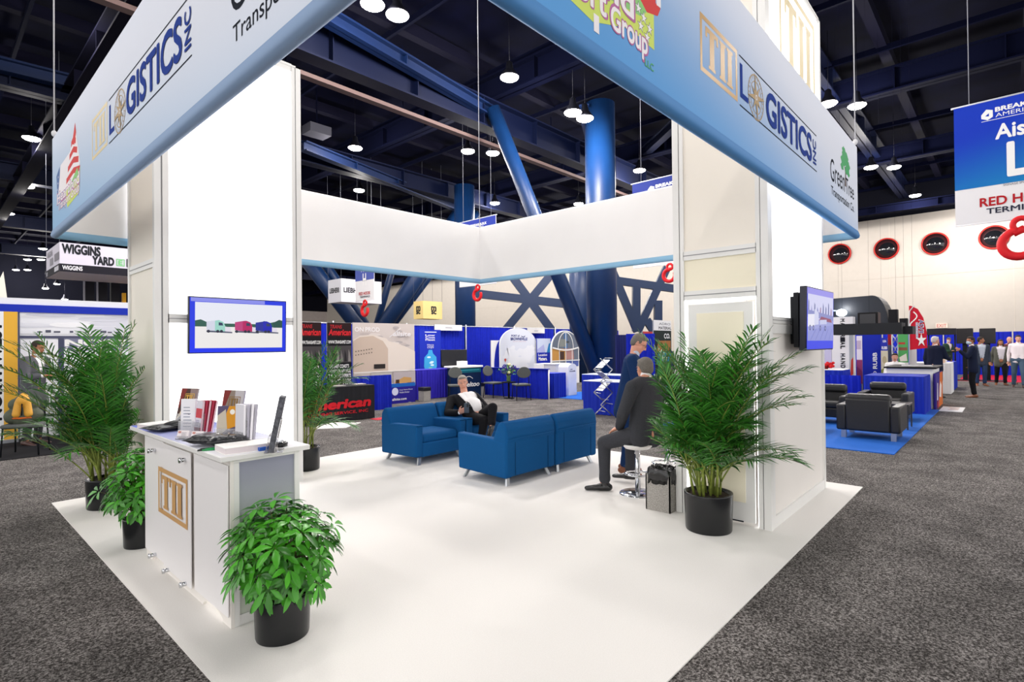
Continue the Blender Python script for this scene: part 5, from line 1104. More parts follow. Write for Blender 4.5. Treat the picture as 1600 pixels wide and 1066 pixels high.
mb = MB(); p = G(590, 657, FZ); mb.bx(p.x, p.x + .35, p.y, p.y + .3, FZ, FZ + .01, C('#c02638')); tag(mb.build('red_mat'), 'small red mat at the foot of the short blue side drape', 'mat')
# ---- the arched-hall poster
def art_hall(cv, w, h):
    cv.rect(0, 0, w, h, C('#d6cbc6')); random.seed(4)
    for k in range(26): cv.disc(w * (.12 + .76 * random.random()), h * (.64 + .31 * random.random()), w * .05 * (1 + random.random()), C(random.choice(['#e3d9d4', '#cabeba', '#b9b0b0', '#ded6d6'])), rv=h * .02, n=14)
    cv.poly([(0, h * .25), (w * .55, h * .23), (w, h * .26), (w, h * .55), (w * .82, h * .64), (w * .55, h * .72), (w * .52, h * .76), (w * .30, h * .82), (w * .1, h * .80), (0, h * .74)], C('#e6dad0'))
    cv.poly([(0, h * .25), (w * .54, h * .23), (w * .54, h * .60), (w * .46, h * .72), (w * .3, h * .80), (w * .1, h * .78), (0, h * .72)], C('#cdb9a9'))
    for r in range(2):
        for k in range(7): cv.rect(w * (.03 + .04 * k), h * (.50 + .055 * r + .006 * k), w * (.045 + .04 * k), h * (.515 + .055 * r + .006 * k), C('#4a423e'))
    cv.rect(w * .31, h * .29, w * .49, h * .36, C('#2f2a2a')); cv.rect(0, h * .235, w, h * .25, C('#efeae6'))
    cv.rect(0, 0, w * .25, h * .235, C('#c9bdb4')); cv.disc(w * .14, h * .08, w * .06, C('#6a5f58'), rv=h * .06); cv.rect(w * .26, 0, w * .6, h * .225, C('#bcb7b3')); cv.poly([(w * .28, h * .05), (w * .45, h * .17), (w * .58, h * .15), (w * .58, h * .04)], C('#8e8d8c'))
    cv.rect(w * .62, 0, w, h * .225, C('#b7adb0')); cv.poly([(w * .64, h * .06), (w * .8, h * .14), (w * .93, h * .12), (w * .93, h * .02), (w * .66, h * .02)], C('#c79a5f')); cv.poly([(w * .64, 0), (w * .98, 0), (w * .98, h * .05), (w * .66, h * .03)], C('#6f3f2c')); cv.rect(w * .66, h * .03, w * .72, h * .10, C('#4b3222'))
    for k, (x, b) in enumerate(((.04, 'ON'), (.14, 'PROD'))): cv.text(b, w * (.02 if k == 0 else .18), h * .865, w * (.15 if k == 0 else .40), h * .93, C('#f4f1f2'), bold=.02)
    cv.text('allsite', w * .62, h * .80, w * .92, h * .87, C('#efecef'), bold=.03, shear=.1); cv.line((w * .56, h * .78), (w * .75, h * .93), w * .01, C('#efecef'))
boardpx('poster_wall', 'large pale poster of an arched hall beside the black banner', 'poster', (551, 504), (648, 601), ('y', 12.9), art_hall)
def art_low(cv, w, h):
    cv.rect(0, 0, w, h, C('#27208c')); cv.rect(0, h * .82, w, h, C('#1d62b8')); cv.disc(w * .16, h * .6, w * .13, C('#d7d9f0')); cv.text('Large Access Doors', w * .34, h * .62, w * .88, h * .70, WHT); cv.text('Mobile Shelter', w * .34, h * .5, w * .75, h * .58, WHT); cv.text('allsite.com', w * .04, h * .16, w * .62, h * .28, WHT, bold=.02)
boardpx('poster_wall', 'violet lower panel with white lettering under the arched-hall poster', 'poster', (611, 600), (649, 640), ('y', 12.86), art_low, edge=WHT)
# ---- slim bottle poster, television on violet table, teal counter
def art_bottle(cv, w, h):
    cv.rect(0, 0, w, h, C('#1a2fae')); cv.rect(w * .25, h * .94, w * .8, h * .955, WHT)
    for k in range(3): cv.text(['Low', 'Cost', 'Fleet'][k], w * .28, h * (.86 - .05 * k), w * .72, h * (.90 - .05 * k), WHT, bold=.02)
    for k in range(3): cv.text(['More', 'tonnes', 'up'][k], w * .36, h * (.66 - .035 * k), w * .66, h * (.685 - .035 * k), WHT)
    cv.poly([(w * .42, h * .56), (w * .58, h * .56), (w * .62, h * .48), (w * .78, h * .40), (w * .8, h * .2), (w * .7, h * .04), (w * .3, h * .04), (w * .2, h * .2), (w * .22, h * .40), (w * .38, h * .48)], C('#3fa5dd'))
    for k in range(8): cv.disc(w * (.35 + .3 * random.random()), h * (.08 + .36 * random.random()), w * .09, C(random.choice(['#9fd66a', '#d8eef8', '#1f7ac0', '#78c9b4'])), rv=h * .02, n=10)
boardpx('rollup_banner', 'slim blue banner with a bottle shape, behind the violet table', 'banner', (655, 515), (689, 586), ('y', 15.2), art_bottle, edge=C('#1c2fa4'))
skirted('violet-blue skirted table with the television on it', 10.15, 12.55, 13.2, 13.85, .90, m=PURP)
a = AY(689, 552, 13.5); b = AY(729, 580, 13.5)
t = thing('television', 'black blank television standing on the violet table', 'television', (a.x, 13.5, FZ + .90)); w_ = b.x - a.x
mb = MB(); mb.bx(0, w_, -.03, .03, .03, .60, C('#08090b', .25), bev=.01); mb.build('screen', t)
mb = MB(); mb.bx(w_ * .3, w_ * .7, -.12, .12, 0, .012, BLK); mb.bx(w_ * .45, w_ * .55, -.02, .02, 0, .1, BLK); mb.build('stand', t)
a = AY(713, 578, 12.6); b = AY(752, 578, 12.6)
t = thing('demo_counter', 'dark teal counter with white top and white script lettering', 'counter', (a.x, 12.6, FZ)); w_ = b.x - a.x
mb = MB(); mb.bx(.06, w_ - .02, 0, .5, 0, .93, C('#12294f', .5)); mb.build('body', t); mb = MB(); mb.bx(-.03, w_ + .03, -.06, .56, .93, .99, WHT, bev=.02); mb.build('top', t)
cv = Canvas((0, 0, 0), (1, 0, 0), (0, 0, 1), lift=.004, step=.002); cv.rect(.06, .78, w_ - .02, .92, C('#126a7d')); cv.rect(.1, .85, w_ - .1, .87, C('#46b3c2')); cv.text('ideltoo', .24, .34, w_ - .1, .48, WHT, bold=.04, shear=.2)
for k in range(12): cv.line((.30 + .03 * k, .56 + .10 * math.sin(PI * k / 13)), (.335 + .03 * k, .56 + .10 * math.sin(PI * (k + 1) / 13)), .018, WHT)
cv.build('print', t)
mb = MB(); mb.bx(a.x + .33, a.x + .58, 12.72, 12.95, FZ + .99, FZ + 1.14, WHT); tag(mb.build('white_box'), 'small white box on the white-topped teal counter', 'box')
def art_id(cv, w, h): cv.rect(0, 0, w, h, C('#f0efee')); cv.block(w * .38, h * .38, w * .66, h * .62, C('#8a8d98'), 2, fill=.5)
boardpx('booth_sign', 'white booth name sign above the black television', 'sign', (679, 507), (722, 517), ('y', 16.6), art_id)
boardpx('booth_sign', 'white booth name sign right of the white arched map', 'sign', (824, 513), (851, 521), ('y', 16.6), art_id)
# ---- chairs
def side_chair(label, p, rz, first=None):
    if first is not None: return copy_tree(first, p, rz, label, 'grey side chairs at the neighbouring booths')
    t = thing('side_chair', label, 'chair', p, rz, 'grey side chairs at the neighbouring booths')      # front at -y
    mb = MB(); mb.box((0, 0, .455), (.47, .46, .055), GRYC, bev=.022, seg=3); mb.build('seat', t)
    mb = MB(); pr = [(.21 * math.cos(a) * (1 if abs(math.cos(a)) < .99 else 1), .80 + .19 * math.sin(a) * (1.0 if math.sin(a) > 0 else .75)) for a in [2 * PI * k / 22 for k in range(22)]]
    mb.prism([(a, .21 + (b - .6) * .12, b) for a, b in pr], (0, .045, .0), GRYC, bev=.014); mb.build('backrest', t)
    for s in (-1, 1):
        mb = MB(); mb.tube([(s * .21, -.19, .43), (s * .23, -.21, 0)], .012, BLK); mb.build('leg', t); mb = MB(); mb.tube([(s * .20, .19, .43), (s * .22, .24, 0)], .012, BLK); mb.build('leg', t)
    mb = MB()
    for s in (-1, 1): mb.tube([(s * .16, .18, .43), (s * .16, .24, .55), (s * .15, .25, .72)], .011, BLK)
    mb.tube([(-.2, -.18, .425), (.2, -.18, .425)], .01, BLK); mb.tube([(-.2, .18, .425), (.2, .18, .425)], .01, BLK); mb.build('frame', t)
    return t
gz = lambda px, py: tuple(G(px, py, FZ))
sch = side_chair('grey side chair behind the man with the phone', (10.78, 12.1, FZ), -.6)
side_chair('grey side chair left of the flowers, before the blue skirt', (12.20, 11.95, FZ), -1.9 + PI * .6, sch)
side_chair('grey side chair right of the flowers, turned sideways', (12.15, 10.75, FZ), 2.6, sch)
# flowers on a low dark table
t = thing('side_table', 'small dark round table under the flowers', 'table', (12.25, 11.35, FZ)); mb = MB(); mb.cyl((0, 0, .48), (0, 0, .51), .22, BLK, n=24); mb.build('top', t); mb = MB(); mb.cyl((0, 0, 0), (0, 0, .48), .03, BLK); mb.cyl((0, 0, 0), (0, 0, .02), .17, BLK, n=24); mb.build('pedestal', t)
t = thing('flower_arrangement', 'violet and cream flower arrangement between two grey chairs', 'flowers', (12.25, 11.35, FZ + .51))
mb = MB(); mb.lathe([(.05, 0), (.07, .05), (.06, .14), (.08, .2)], mat('vase', '#5e7a4a', .3), n=18); mb.build('vase', t)
rng = random.Random(2); mb = MB(); mf = MB(); ml = MB()
for k in range(60):
    d = Vector((rng.uniform(-1, 1), rng.uniform(-1, 1), rng.uniform(.1, 1.3))).normalized(); L = rng.uniform(.14, .34); p = Vector((0, 0, .2)) + d * L; mb.tube([(0, 0, .18), p], .004, WOODY, n=4)
    if k < 6: mf.ell(p, (.05, .05, .045), C('#e9e3b0', .7), n=10)
    elif k < 30:
        for j in range(5): mf.ell(p + Vector((rng.uniform(-.02, .02), rng.uniform(-.02, .02), .02 * j)), (.018, .018, .018), C('#4a3fa0', .7), n=6)
    else:
        for j in range(4): leaflet(ml, p, Vector((rng.uniform(-1, 1), rng.uniform(-1, 1), rng.uniform(-.3, .8))), Vector((0, 0, 1)), .1, .035, LEAF2)
mb.build('stems', t); mf.build('blossoms', t); ml.build('leaves', t)
def bin_(label, x, y):
    t = thing('waste_bin', label, 'bin', (x, y, FZ)); mb = MB(); mb.bx(-.13, .13, -.13, .13, 0, .36, GRAN, bev=.01); mb.build('body', t); mb = MB(); mb.bx(-.14, .14, -.14, .14, .30, .42, C('#17171a', .3), bev=.02); mb.build('liner', t)
bin_('grey waste bin with a black liner in front of the violet skirted table', 10.15, 12.80); bin_('grey waste bin with a black liner left of the flowers', 12.35, 12.75)
# ---- blue skirted rail of the map booth (x = 12.7) and what stands in it
drape('long blue skirted rail behind the two grey chairs', (12.72, 13.35), (12.72, 10.18), FZ, .90, amp=.02, per=.12)
mb = MB(); mb.bx(12.66, 12.74, 10.12, 13.4, .885, .905, SKIRT); mb.cyl((12.7, 10.14, FZ), (12.7, 10.14, .9), .02, WHT); tag(mb.build('skirt_rail'), 'rail and white end post carrying the long blue skirt', 'rail')
def art_arch(cv, w, h):
    pts = [(0, 0), (w, 0), (w, h * .62)] + [(w / 2 + w / 2 * math.cos(a), h * .62 + h * .38 * math.sin(a)) for a in [PI * k / 20 for k in range(1, 20)]] + [(0, h * .62)]
    cv.poly(pts, C('#dfe3ee')); random.seed(6)
    for (x, y, r) in ((.3, .42, .2), (.72, .38, .24), (.6, .2, .22), (.25, .22, .12), (.85, .52, .1), (.45, .1, .15)): cv.poly([(w * x + w * r * (1 + .3 * math.sin(3 * a + x * 9) + .15 * math.sin(7 * a)) * math.cos(a), h * y + h * r * .75 * (1 + .25 * math.cos(5 * a)) * math.sin(a)) for a in [2 * PI * k / 26 for k in range(26)] if 0 < y + r * .75 * math.sin(a)], C('#eceef4'))
    cv.text('PORT of', w * .30, h * .795, w * .52, h * .84, C('#24307c'), bold=.04); cv.text('BROWNSVILLE', w * .28, h * .715, w * .74, h * .775, C('#24307c'), bold=.05); cv.text('the port that works', w * .34, h * .675, w * .7, h * .695, C('#c77f88'))
    cv.poly([(w * .56, h * .825), (w * .62, h * .80), (w * .69, h * .825), (w * .66, h * .79), (w * .59, h * .79)], C('#24307c')); cv.disc(w * .13, h * .27, w * .025, C('#c74a3c')); cv.poly([(w * .11, h * .26), (w * .15, h * .26), (w * .13, h * .21)], C('#c74a3c'))
def archboard(name, label, p0, p1, plane, art, waist):
    f = AX if plane[0] == 'x' else AY; a = f(*p0, plane[1]); b = f(*p1, plane[1]); U = Vector((b.x - a.x, b.y - a.y, 0)); w = U.length; U.normalize(); h = a.z - FZ - .0; N = U.cross(Vector((0, 0, 1)))
    t = thing(name, label, 'display panel', (a.x, a.y, FZ)); z0 = b.z - FZ; H2 = h - z0
    pts = [(0, 0), (w, 0), (w, z0 + H2 * waist)] + [(w / 2 + w / 2 * math.cos(q), z0 + H2 * waist + H2 * (1 - waist) * math.sin(q)) for q in [PI * k / 24 for k in range(1, 24)]] + [(0, z0 + H2 * waist)]
    mb = MB(); mb.prism([U * x + Vector((0, 0, z)) - N * .05 for x, z in pts], N * .048, WHT); mb.build('panel', t)
    cv = Canvas(Vector((0, 0, z0)), U, (0, 0, 1), lift=.003, step=.0006); art(cv, w, H2); cv.build('print', t)
archboard('arched_panel', 'white arched panel with a pale map and dark blue lettering', (781, 512), (838, 578), ('y', 15.2), art_arch, .62)
def art_swoop(cv, w, h): cv.rect(0, 0, w, h, WHT); cv.poly([(w, 0)] + [(w * .3 + w * .7 * (1 - math.cos(a)), h * math.sin(a)) for a in [PI / 2 * k / 12 for k in range(13)]], C('#1a2aa8'))
boardpx('curved_panel', 'white and blue swooping panel left of the arched map', 'display panel', (767, 532), (782, 578), ('y', 15.4), art_swoop)
def art_loc(cv, w, h):
    cv.rect(0, 0, w, h, C('#1e2fae')); cv.rect(w * .04, h * .52, w * .98, h, C('#cfd9f0')); cv.poly([(w * .04, h * .62), (w * .5, h * .8), (w * .6, h * .52), (w * .04, h * .52)], C('#b2b6e4')); cv.poly([(w * .7, h * .52), (w * .98, h * .52), (w * .98, h * .85), (w * .85, h * .82)], C('#2f86c8')); cv.text('Location', w * .12, h * .40, w * .72, h * .48, WHT, bold=.03); cv.text('Matters.', w * .14, h * .25, w * .72, h * .36, WHT, bold=.05)
boardpx('photo_panel', 'small pale photo panel with white lettering below, between the two arches', 'display panel', (838, 529), (861, 574), ('y', 15.1), art_loc)
def art_dome(cv, w, h):
    top = [(w / 2 + w * .47 * math.cos(a), h * .55 + h * .42 * math.sin(a)) for a in [PI * k / 20 for k in range(21)]]
    cv.poly([(w * .03, 0), (w * .97, 0)] + top, C('#6b7484')); cv.poly([(w * .03, h * .18), (w * .5, h * .18), (w * .5, h * .5), (w * .03, h * .5)], C('#c9954f')); cv.poly([(w * .5, h * .2), (w * .8, h * .2), (w * .78, h * .5), (w * .5, h * .5)], C('#b98a86')); cv.rect(w * .27, h * .2, w * .45, h * .42, C('#4e3a34')); cv.rect(w * .03, 0, w * .25, h * .15, C('#8d8a86')); cv.rect(w * .5, 0, w * .97, h * .16, C('#5b6bb0')); cv.poly([(w * .44, h * .5), (w * .56, h * .5), (w * .55, h * .93), (w * .45, h * .93)], C('#3f72ab'))
    random.seed(8)
    for k in range(18): cv.rect(w * (.1 + .75 * random.random()), h * (.52 + .25 * random.random()), w * (.16 + .75 * random.random()) * .0 + w * .9 * random.random() * .0 + w * .5, h * .53 + h * .25 * random.random(), C(random.choice(['#565d58', '#8a8f8c', '#47525c', '#9c9488']))) if k < 4 else None
    for x in (.25, .5, .76): cv.line((w * (.5 + (x - .5) * .9), h * .0), (w * (.5 + (x - .5) * .9), h * .5), w * .022, WHT)
    for s in (-1, 0, 1):
        pt = [(w * (.5 + s * .27 * math.cos(a)), h * (.5 + .45 * math.sin(a))) for a in [PI / 2 * k / 8 for k in range(9)]]
        for a, b in zip(pt, pt[1:]): cv.line(a, b, w * .022, WHT)
    cv.rect(0, h * .16, w, h * .185, WHT); 
    for k in range(12): cv.line((w * (.03 + .94 * k / 12), h * (.53 - .07 * math.sin(PI * k / 12))), (w * (.03 + .94 * (k + 1) / 12), h * (.53 - .07 * math.sin(PI * (k + 1) / 12))), w * .03, WHT)
archboard('domed_panel', 'domed photo panel with a white window lattice', (861, 516), (905, 572), ('y', 13.6), art_dome, .5)
a = AY(868, 574, 11.2); 
t = thing('display_cabinet', 'white cabinet in front of the domed photo panel', 'cabinet', (a.x, 11.2, FZ)); mb = MB(); mb.bx(0, .7, 0, .5, 0, .97, C('#d9d8da', .5)); mb.build('body', t); mb = MB(); mb.bx(-.04, .74, -.04, .54, .97, 1.0, WHT); mb.build('top', t)
a = AY(888, 569, 10.35)
t = thing('display_plinth', 'white round-topped plinth with small dark lettering', 'plinth', (a.x, 10.35, FZ)); mb = MB(); pr = [(0, 0), (.44, 0), (.44, .9)] + [(.22 + .22 * math.cos(q), .9 + .12 * math.sin(q)) for q in [PI * k / 12 for k in range(1, 12)]] + [(0, .9)]; mb.prism([(x, 0, z) for x, z in pr], (0, .4, 0), WHT); mb.build('body', t)
cv = Canvas((0, 0, 0), (1, 0, 0), (0, 0, 1), lift=.003, step=.002); cv.text('Brownsville', .07, .76, .36, .80, C('#2b3768'), bold=.04); cv.text('PORT', .1, .82, .22, .85, C('#2b3768'), bold=.04); cv.build('print', t)
skirted('small blue skirted table left of the white plinth', 13.0, 13.62, 10.2, 10.75, .76); 
mb = MB(); p = AY(850, 580, 12.2); mb.bx(p.x - .3, p.x + .4, 12.0, 12.4, FZ, FZ + .97, WHT); tag(mb.build('white_box'), 'low white chest behind the blue skirted rail', 'chest')
mb = MB(); mb.bx(13.2, 17.5, 7.9, 10.9, FZ, FZ + .012, BRIGHT); tag(mb.build('blue_rug'), 'bright blue carpet of the booth beside the white plinth', 'rug')
side_chair('dark side chair beside the white plinth, on the blue carpet', (15.2, 9.7, FZ + .012), .8, sch)
mb = MB(); p = Vector((17.60, 10.85, D(966, 526, 19.0).z)); mb.box(p, (.13, .13, .16), WHT); tag(mb.build('junction_box'), 'small white box on the right edge of the thick blue column', 'box')
# ---- zigzag literature rack and blue table
t = thing('literature_rack', 'silver zigzag folding literature rack', 'rack', (10.35, 6.72, FZ), math.radians(68)); n = 6; zs = [.03 + .26 * k for k in range(n)]
for k in range(5):
    s = 1 if k % 2 == 0 else -1; z0, z1 = .04 + .255 * k, .04 + .255 * (k + 1); a = .16 * s
    for sd in (-.13, .13):
        a2 = a if sd > 0 else -a
        mb = MB(); mb.tube([(sd * 1.0, a2, z0), (sd, -a2, z1)], .012, ALU, n=6); mb.build('strut', t)
    mb = MB(); mb.tube([(-.13, -a, z1), (.13, -a, z1)], .010, ALU, n=6); mb.tube([(-.13, a * .3, z0 + .1), (.13, a * .3, z0 + .1)], .008, ALU, n=6); mb.build('cross_bar', t)
    if k > 1:
        mb = MB(); v0, v1 = Vector((0, a, z0)), Vector((0, -a, z1)); d = (v1 - v0).normalized(); R3 = Matrix((Vector((1, 0, 0)), Vector((1, 0, 0)).cross(d) * -1, d)).transposed(); mb.box((v0 + v1) / 2, (.235, .012, .27), mat('rack_tray', '#c9cbd0', .25, metal=.5), rot=R3); mb.box((v0 + v1) / 2 + d * .02 - R3.col[1] * .01, (.2, .006, .2), C(['#d8b8a8', '#b7bfca', '#e6e0da'][k % 3]), rot=R3); mb.build('tray', t)
skirted('blue skirted table behind the zigzag rack', 10.62, 11.35, 6.05, 7.45, .78, top=C('#dfe3f4'))
mb = MB(); mb.bx(11.15, 11.25, 6.3, 6.62, FZ + .78, FZ + 1.14, WHT); tag(mb.build('white_panel_box'), 'white upright panel on the blue table behind the zigzag rack', 'panel')
skirted('farther blue table behind the zigzag rack table', 13.2, 13.9, 7.9, 9.3, .76, top=C('#c9d2f0'))
drape('blue drape behind the man bending over', tuple(D(979, 600, 15.0)[:2]), tuple(D(1024, 600, 15.0)[:2]), FZ, 1.9)
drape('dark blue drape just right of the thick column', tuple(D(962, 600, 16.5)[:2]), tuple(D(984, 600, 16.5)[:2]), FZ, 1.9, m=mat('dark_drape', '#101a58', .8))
def art_adr(cv, w, h):
    cv.rect(0, 0, w, h, C('#16251f')); cv.rect(0, h * .87, w, h, C('#ecebea')); cv.text('ADRO', w * .3, h * .94, w * .95, h * .97, C('#4a4a50'), bold=.0); cv.text('MATERIAL', w * .28, h * .885, w * 1.0, h * .92, C('#2a2a30'), bold=.03); cv.text('CO.', w * .58, h * .77, w * .92, h * .83, WHT, bold=.03)
    for (a, b, c) in ((.60, .74, '#a36a36'), (.45, .6, '#2b7f9d'), (.3, .45, '#357a44'), (.16, .3, '#7d9a3a'), (.02, .16, '#2c8c8c')): cv.poly([(w * .12, h * a), (w * .95, h * (a + .02)), (w * .95, h * b), (w * .25, h * b)], C(c))
boardpx('rollup_banner', 'dark green display banner with a white header behind the big palm', 'banner', (1021, 500), (1050, 640), ('y', 7.6), art_adr, foot=True)
def art_red_(cv, w, h): cv.rect(0, 0, w, h, C('#27409c')); cv.poly([(0, h), (w, h), (w, h * .6), (w * .3, h * .75)], C('#d44a44')); cv.poly([(0, h * .5), (w, h * .62), (w, 0), (0, 0)], C('#3f9aa8')); cv.rect(w * .2, h * .3, w * .9, h * .45, C('#a9664a'))
boardpx('poster_wall', 'blue and red poster behind the head of the man bending over', 'poster', (1004, 518), (1021, 620), ('y', 7.9), art_red_)

# ---- right-hand lounge: blue rug, black leather seats
LEATH = mat('black_leather', '#17171a', .38, spec=.5, noise=.15, nscale=60, bump=.15, bscale=160)
mb = MB(); mb.bx(9.45, 16.2, 1.25, 5.2, FZ, FZ + .012, BRIGHT); tag(mb.build('blue_rug'), 'bright blue rug under the black leather seats', 'rug')
def leather(label, x, y, rz, W=.9, group='black leather seats of the lounge'):
    t = thing('leather_armchair', label, 'armchair', (x, y, FZ + .012), rz, group); Dp = .8     # front at -y
    mb = MB(); mb.box((0, 0, .22), (W - .02, Dp - .04, .18), LEATH, bev=.02); mb.build('seat_base', t)
    mb = MB(); mb.box((0, -.06, .37), (W - .28, Dp - .2, .13), LEATH, bev=.04, seg=3); mb.build('seat_cushion', t)
    for s in (-1, 1): mb = MB(); mb.box((s * (W / 2 - .07), 0, .345), (.14, Dp, .43), LEATH, bev=.03, seg=3); mb.build('arm', t)
    mb = MB(); mb.box((0, Dp / 2 - .08, .40), (W - .27, .16, .54), LEATH, bev=.03, seg=3); mb.box((0, Dp / 2 - .11, .66), (W - .25, .2, .17), LEATH, bev=.06, seg=4); mb.build('backrest', t)
    for sx in (-1, 1):
        for sy in (-1, 1): mb = MB(); mb.box((sx * (W / 2 - .1), sy * (Dp / 2 - .08), .065), (.07, .07, .13), ALU); mb.build('leg', t)
    return t
l0 = leather('black leather armchair with its back to us on the blue rug', 10.98, 1.76, PI / 2 + PI * 0)
l0.rotation_euler = (0, 0, PI / 2)
copy_tree(l0, (13.75, 1.95, FZ + .012), -PI / 2, 'black leather armchair facing us, farthest along the blue rug')
copy_tree(l0, (11.05, 3.1, FZ + .012), 0, 'black leather armchair mostly hidden by the right tower')
leather('wide black leather loveseat behind the back-turned leather armchair', 12.55, 3.1, -PI / 2, W=1.5)
t = thing('end_table', 'dark square end table between the two leather armchairs', 'table', (12.45, 1.62, FZ + .012)); mb = MB(); mb.bx(-.28, .28, -.24, .24, .43, .46, C('#3a3a3d', .3)); mb.build('top', t)
for sx in (-1, 1):
    for sy in (-1, 1): mb = MB(); mb.bx(sx * .26 - .012, sx * .26 + .012, sy * .22 - .012, sy * .22 + .012, 0, .43, C('#4a4a4d', .35, metal=.5)); mb.build('leg', t)
# ---- right-hand booths
skirted('royal blue skirted counter just behind the leather armchairs, its end towards the aisle', 15.0, 16.25, 1.42, 2.55, .84, m=SKIRT)
drape('blue draped rail left of the blue skirted counter', (15.05, 6.2), (15.05, 2.62), FZ, .82)
mb = MB(); mb.bx(16.3, 18.0, 1.32, 1.36, FZ, .84, C('#3a2a86')); t0 = tag(mb.build('table_cloth_panel'), 'purple and orange printed cloth at the aisle end of the blue counter', 'cloth')
cv = Canvas((16.3, 1.32, FZ), (1, 0, 0), (0, 0, 1), lift=.004, step=.002); cv.poly([(.6, 0), (1.7, 0), (1.7, .84), (1.0, .84)], C('#d8702f')); cv.poly([(.8, .25), (1.25, .2), (1.4, .5), (1.1, .62), (.9, .5)], C('#f0e6e6')); cv.poly([(.2, .2), (.4, .2), (.45, .6), (.3, .62)], C('#efeaf2')); cv.disc(.33, .1, .1, C('#c8302f')); cv.build('print', t0)
mb = MB(); p = G(1488, 640, FZ); mb.box((p.x, p.y, FZ + .006), (1.1, .42, .012), WHT); t0 = tag(mb.build('floor_board'), 'white board lying on the floor of the right aisle', 'board')
cv = Canvas((p.x - .5, p.y - .2, FZ + .012), (0, 1, 0), (-1, 0, 0), lift=.002); cv.block(.08, -.9, .3, -.1, C('#d8a089'), 3, fill=.3); cv.build('print', t0)
t = thing('bar_counter', 'white counter with a black top in front of the white-haired man', 'counter', (17.2, 1.80, FZ)); mb = MB(); mb.bx(-.80, .80, -.42, .5, 0, .96, WHT); mb.build('body', t); mb = MB(); mb.bx(-.88, .88, -.50, .55, .96, 1.0, BLK, bev=.01); mb.build('top', t)
mb = MB(); mb.box((17.0, 1.75, FZ + 1.01), (.35, .6, .02), C('#d8d6da'), rot=Matrix.Rotation(.2, 3, 'Z')); tag(mb.build('paper_stack'), 'grey papers on the black-topped counter', 'papers')
skirted('table under a white cloth beside the aisle, left of the masked man', 21.2, 22.3, 1.35, 2.3, .95, m=mat('white_cloth', '#eeecee', .8), amp=.006)
skirted('blue skirted table just behind the white-clothed table', 23.0, 24.6, 1.4, 2.3, .92)
skirted('blue skirted table behind the black-topped counter', 20.6, 21.0, 2.9, 4.6, 1.0)
skirted('long blue skirted table behind the red flowers', 19.0, 19.6, 3.6, 7.4, .98)
for k, (dx, c) in enumerate(((0, '#d7b9a4'), (.35, '#e9e5e3'), (.7, '#cfc9d8'))): mb = MB(); mb.bx(21.3 + dx, 21.55 + dx, 1.5, 1.8, FZ + .95, FZ + 1.06 - .02 * k, C(c)); tag(mb.build('brochure_box'), ['peach', 'white', 'lilac'][k] + ' brochure box on the white-clothed table', 'box')
# material handler booth
MX = 17.2
def art_handler(cv, w, h):
    cv.rect(0, 0, w, h, C('#e9e8ea')); s = 'MATERIAL HANDLER'; n = len(s)
    for k, ch in enumerate(s):
        if ch != ' ': cv.text(ch, w * .42, h * (.97 - .058 * k - .040), w * .62, h * (.97 - .058 * k), C('#1c1d26'), bold=.05, turn=-90)
    cv.rect(w * .82, 0, w, h * .8, C('#a7abb2')); cv.poly([(w * .85, h * .1), (w, h * .15), (w, h * .4), (w * .9, h * .35)], C('#b83e36'))
boardpx('display_tower', 'white display tower with dark vertical lettering', 'display panel', (1299, 496), (1334, 600), ('x', MX), art_handler, th=.3, edge=C('#dcdbe0'))
boardpx('display_tower', 'lilac and white display tower beside the right tower television', 'display panel', (1286, 497), (1300, 600), ('x', MX + .3), lambda cv, w, h: (cv.rect(0, 0, w, h, C('#cfcbe8')), cv.rect(0, h * .6, w, h, C('#e6e5ea')), cv.rect(w * .2, h * .68, w * .7, h * .76, C('#8b86a8')), cv.rect(0, 0, w, h * .25, C('#4c52c0'))), th=.3)
t = thing('yellow_plant_display', 'green and yellow printed panel just right of the right tower', 'display panel', (14.0, 4.9, FZ)); mb = MB(); mb.bx(0, .05, -.7, .7, 0, 1.85, C('#23343a')); mb.build('panel', t)
cv = Canvas((-.003, .7, 0), (0, -1, 0), (0, 0, 1), lift=.003, step=.0025); cv.rect(0, 0, 1.4, 1.85, C('#1f4a4a')); cv.rect(0, 1.3, 1.4, 1.8, C('#2a8a9a')); cv.poly([(0, .9), (1.4, 1.1), (1.4, .7), (0, .7)], C('#3f7a3a')); cv.poly([(.9, .3), (1.4, .4), (1.35, .85), (1.0, .9), (.8, .6)], C('#c8c82e')); cv.build('print', t)
for (px0, py0, px1, py1, lab, c, x) in ((1302, 507, 1409, 522, 'long black hanging beam above the right booths', '#0e1118', 15.6), (1409, 510, 1426, 522, 'short black hanging beam right of the long one', '#15161b', 15.9)):
    a, b = AX(px0, py0, x), AX(px1, py1, x); mb = MB(); mb.bx(x, x + .6, b.y, a.y, b.z, a.z, mat('canopy_black', '#0d1016', .6))
    for q in (.1, .9): yy = a.y + (b.y - a.y) * q; mb.cyl((x + .3, yy, a.z), (x + .3, yy, 11.7), .0018, DARK, n=5)
    tag(mb.build('hanging_beam'), lab, 'canopy')
a, b = AX(1340, 489, 16.6), AX(1372, 508, 16.6); mb = MB(); mb.bx(16.6, 17.0, b.y, a.y, b.z, a.z, C('#1a191c', .4)); mb.bx(16.58, 16.6, b.y + .05, a.y - .05, b.z + .04, a.z - .04, C('#26262b', .3)); mb.cyl((16.8, (a.y + b.y) / 2, a.z), (16.8, (a.y + b.y) / 2, 11.7), .0018, DARK, n=5); tag(mb.build('hanging_monitor'), 'dark boxy monitor above the long black beam', 'monitor')
a, b = AX(1290, 466, 21), AX(1388, 508, 21)
t = thing('black_canopy', 'big black round-shouldered hanging canopy right of the tower television', 'canopy', (21, b.y, b.z)); wy, hz = a.y - b.y, a.z - b.z
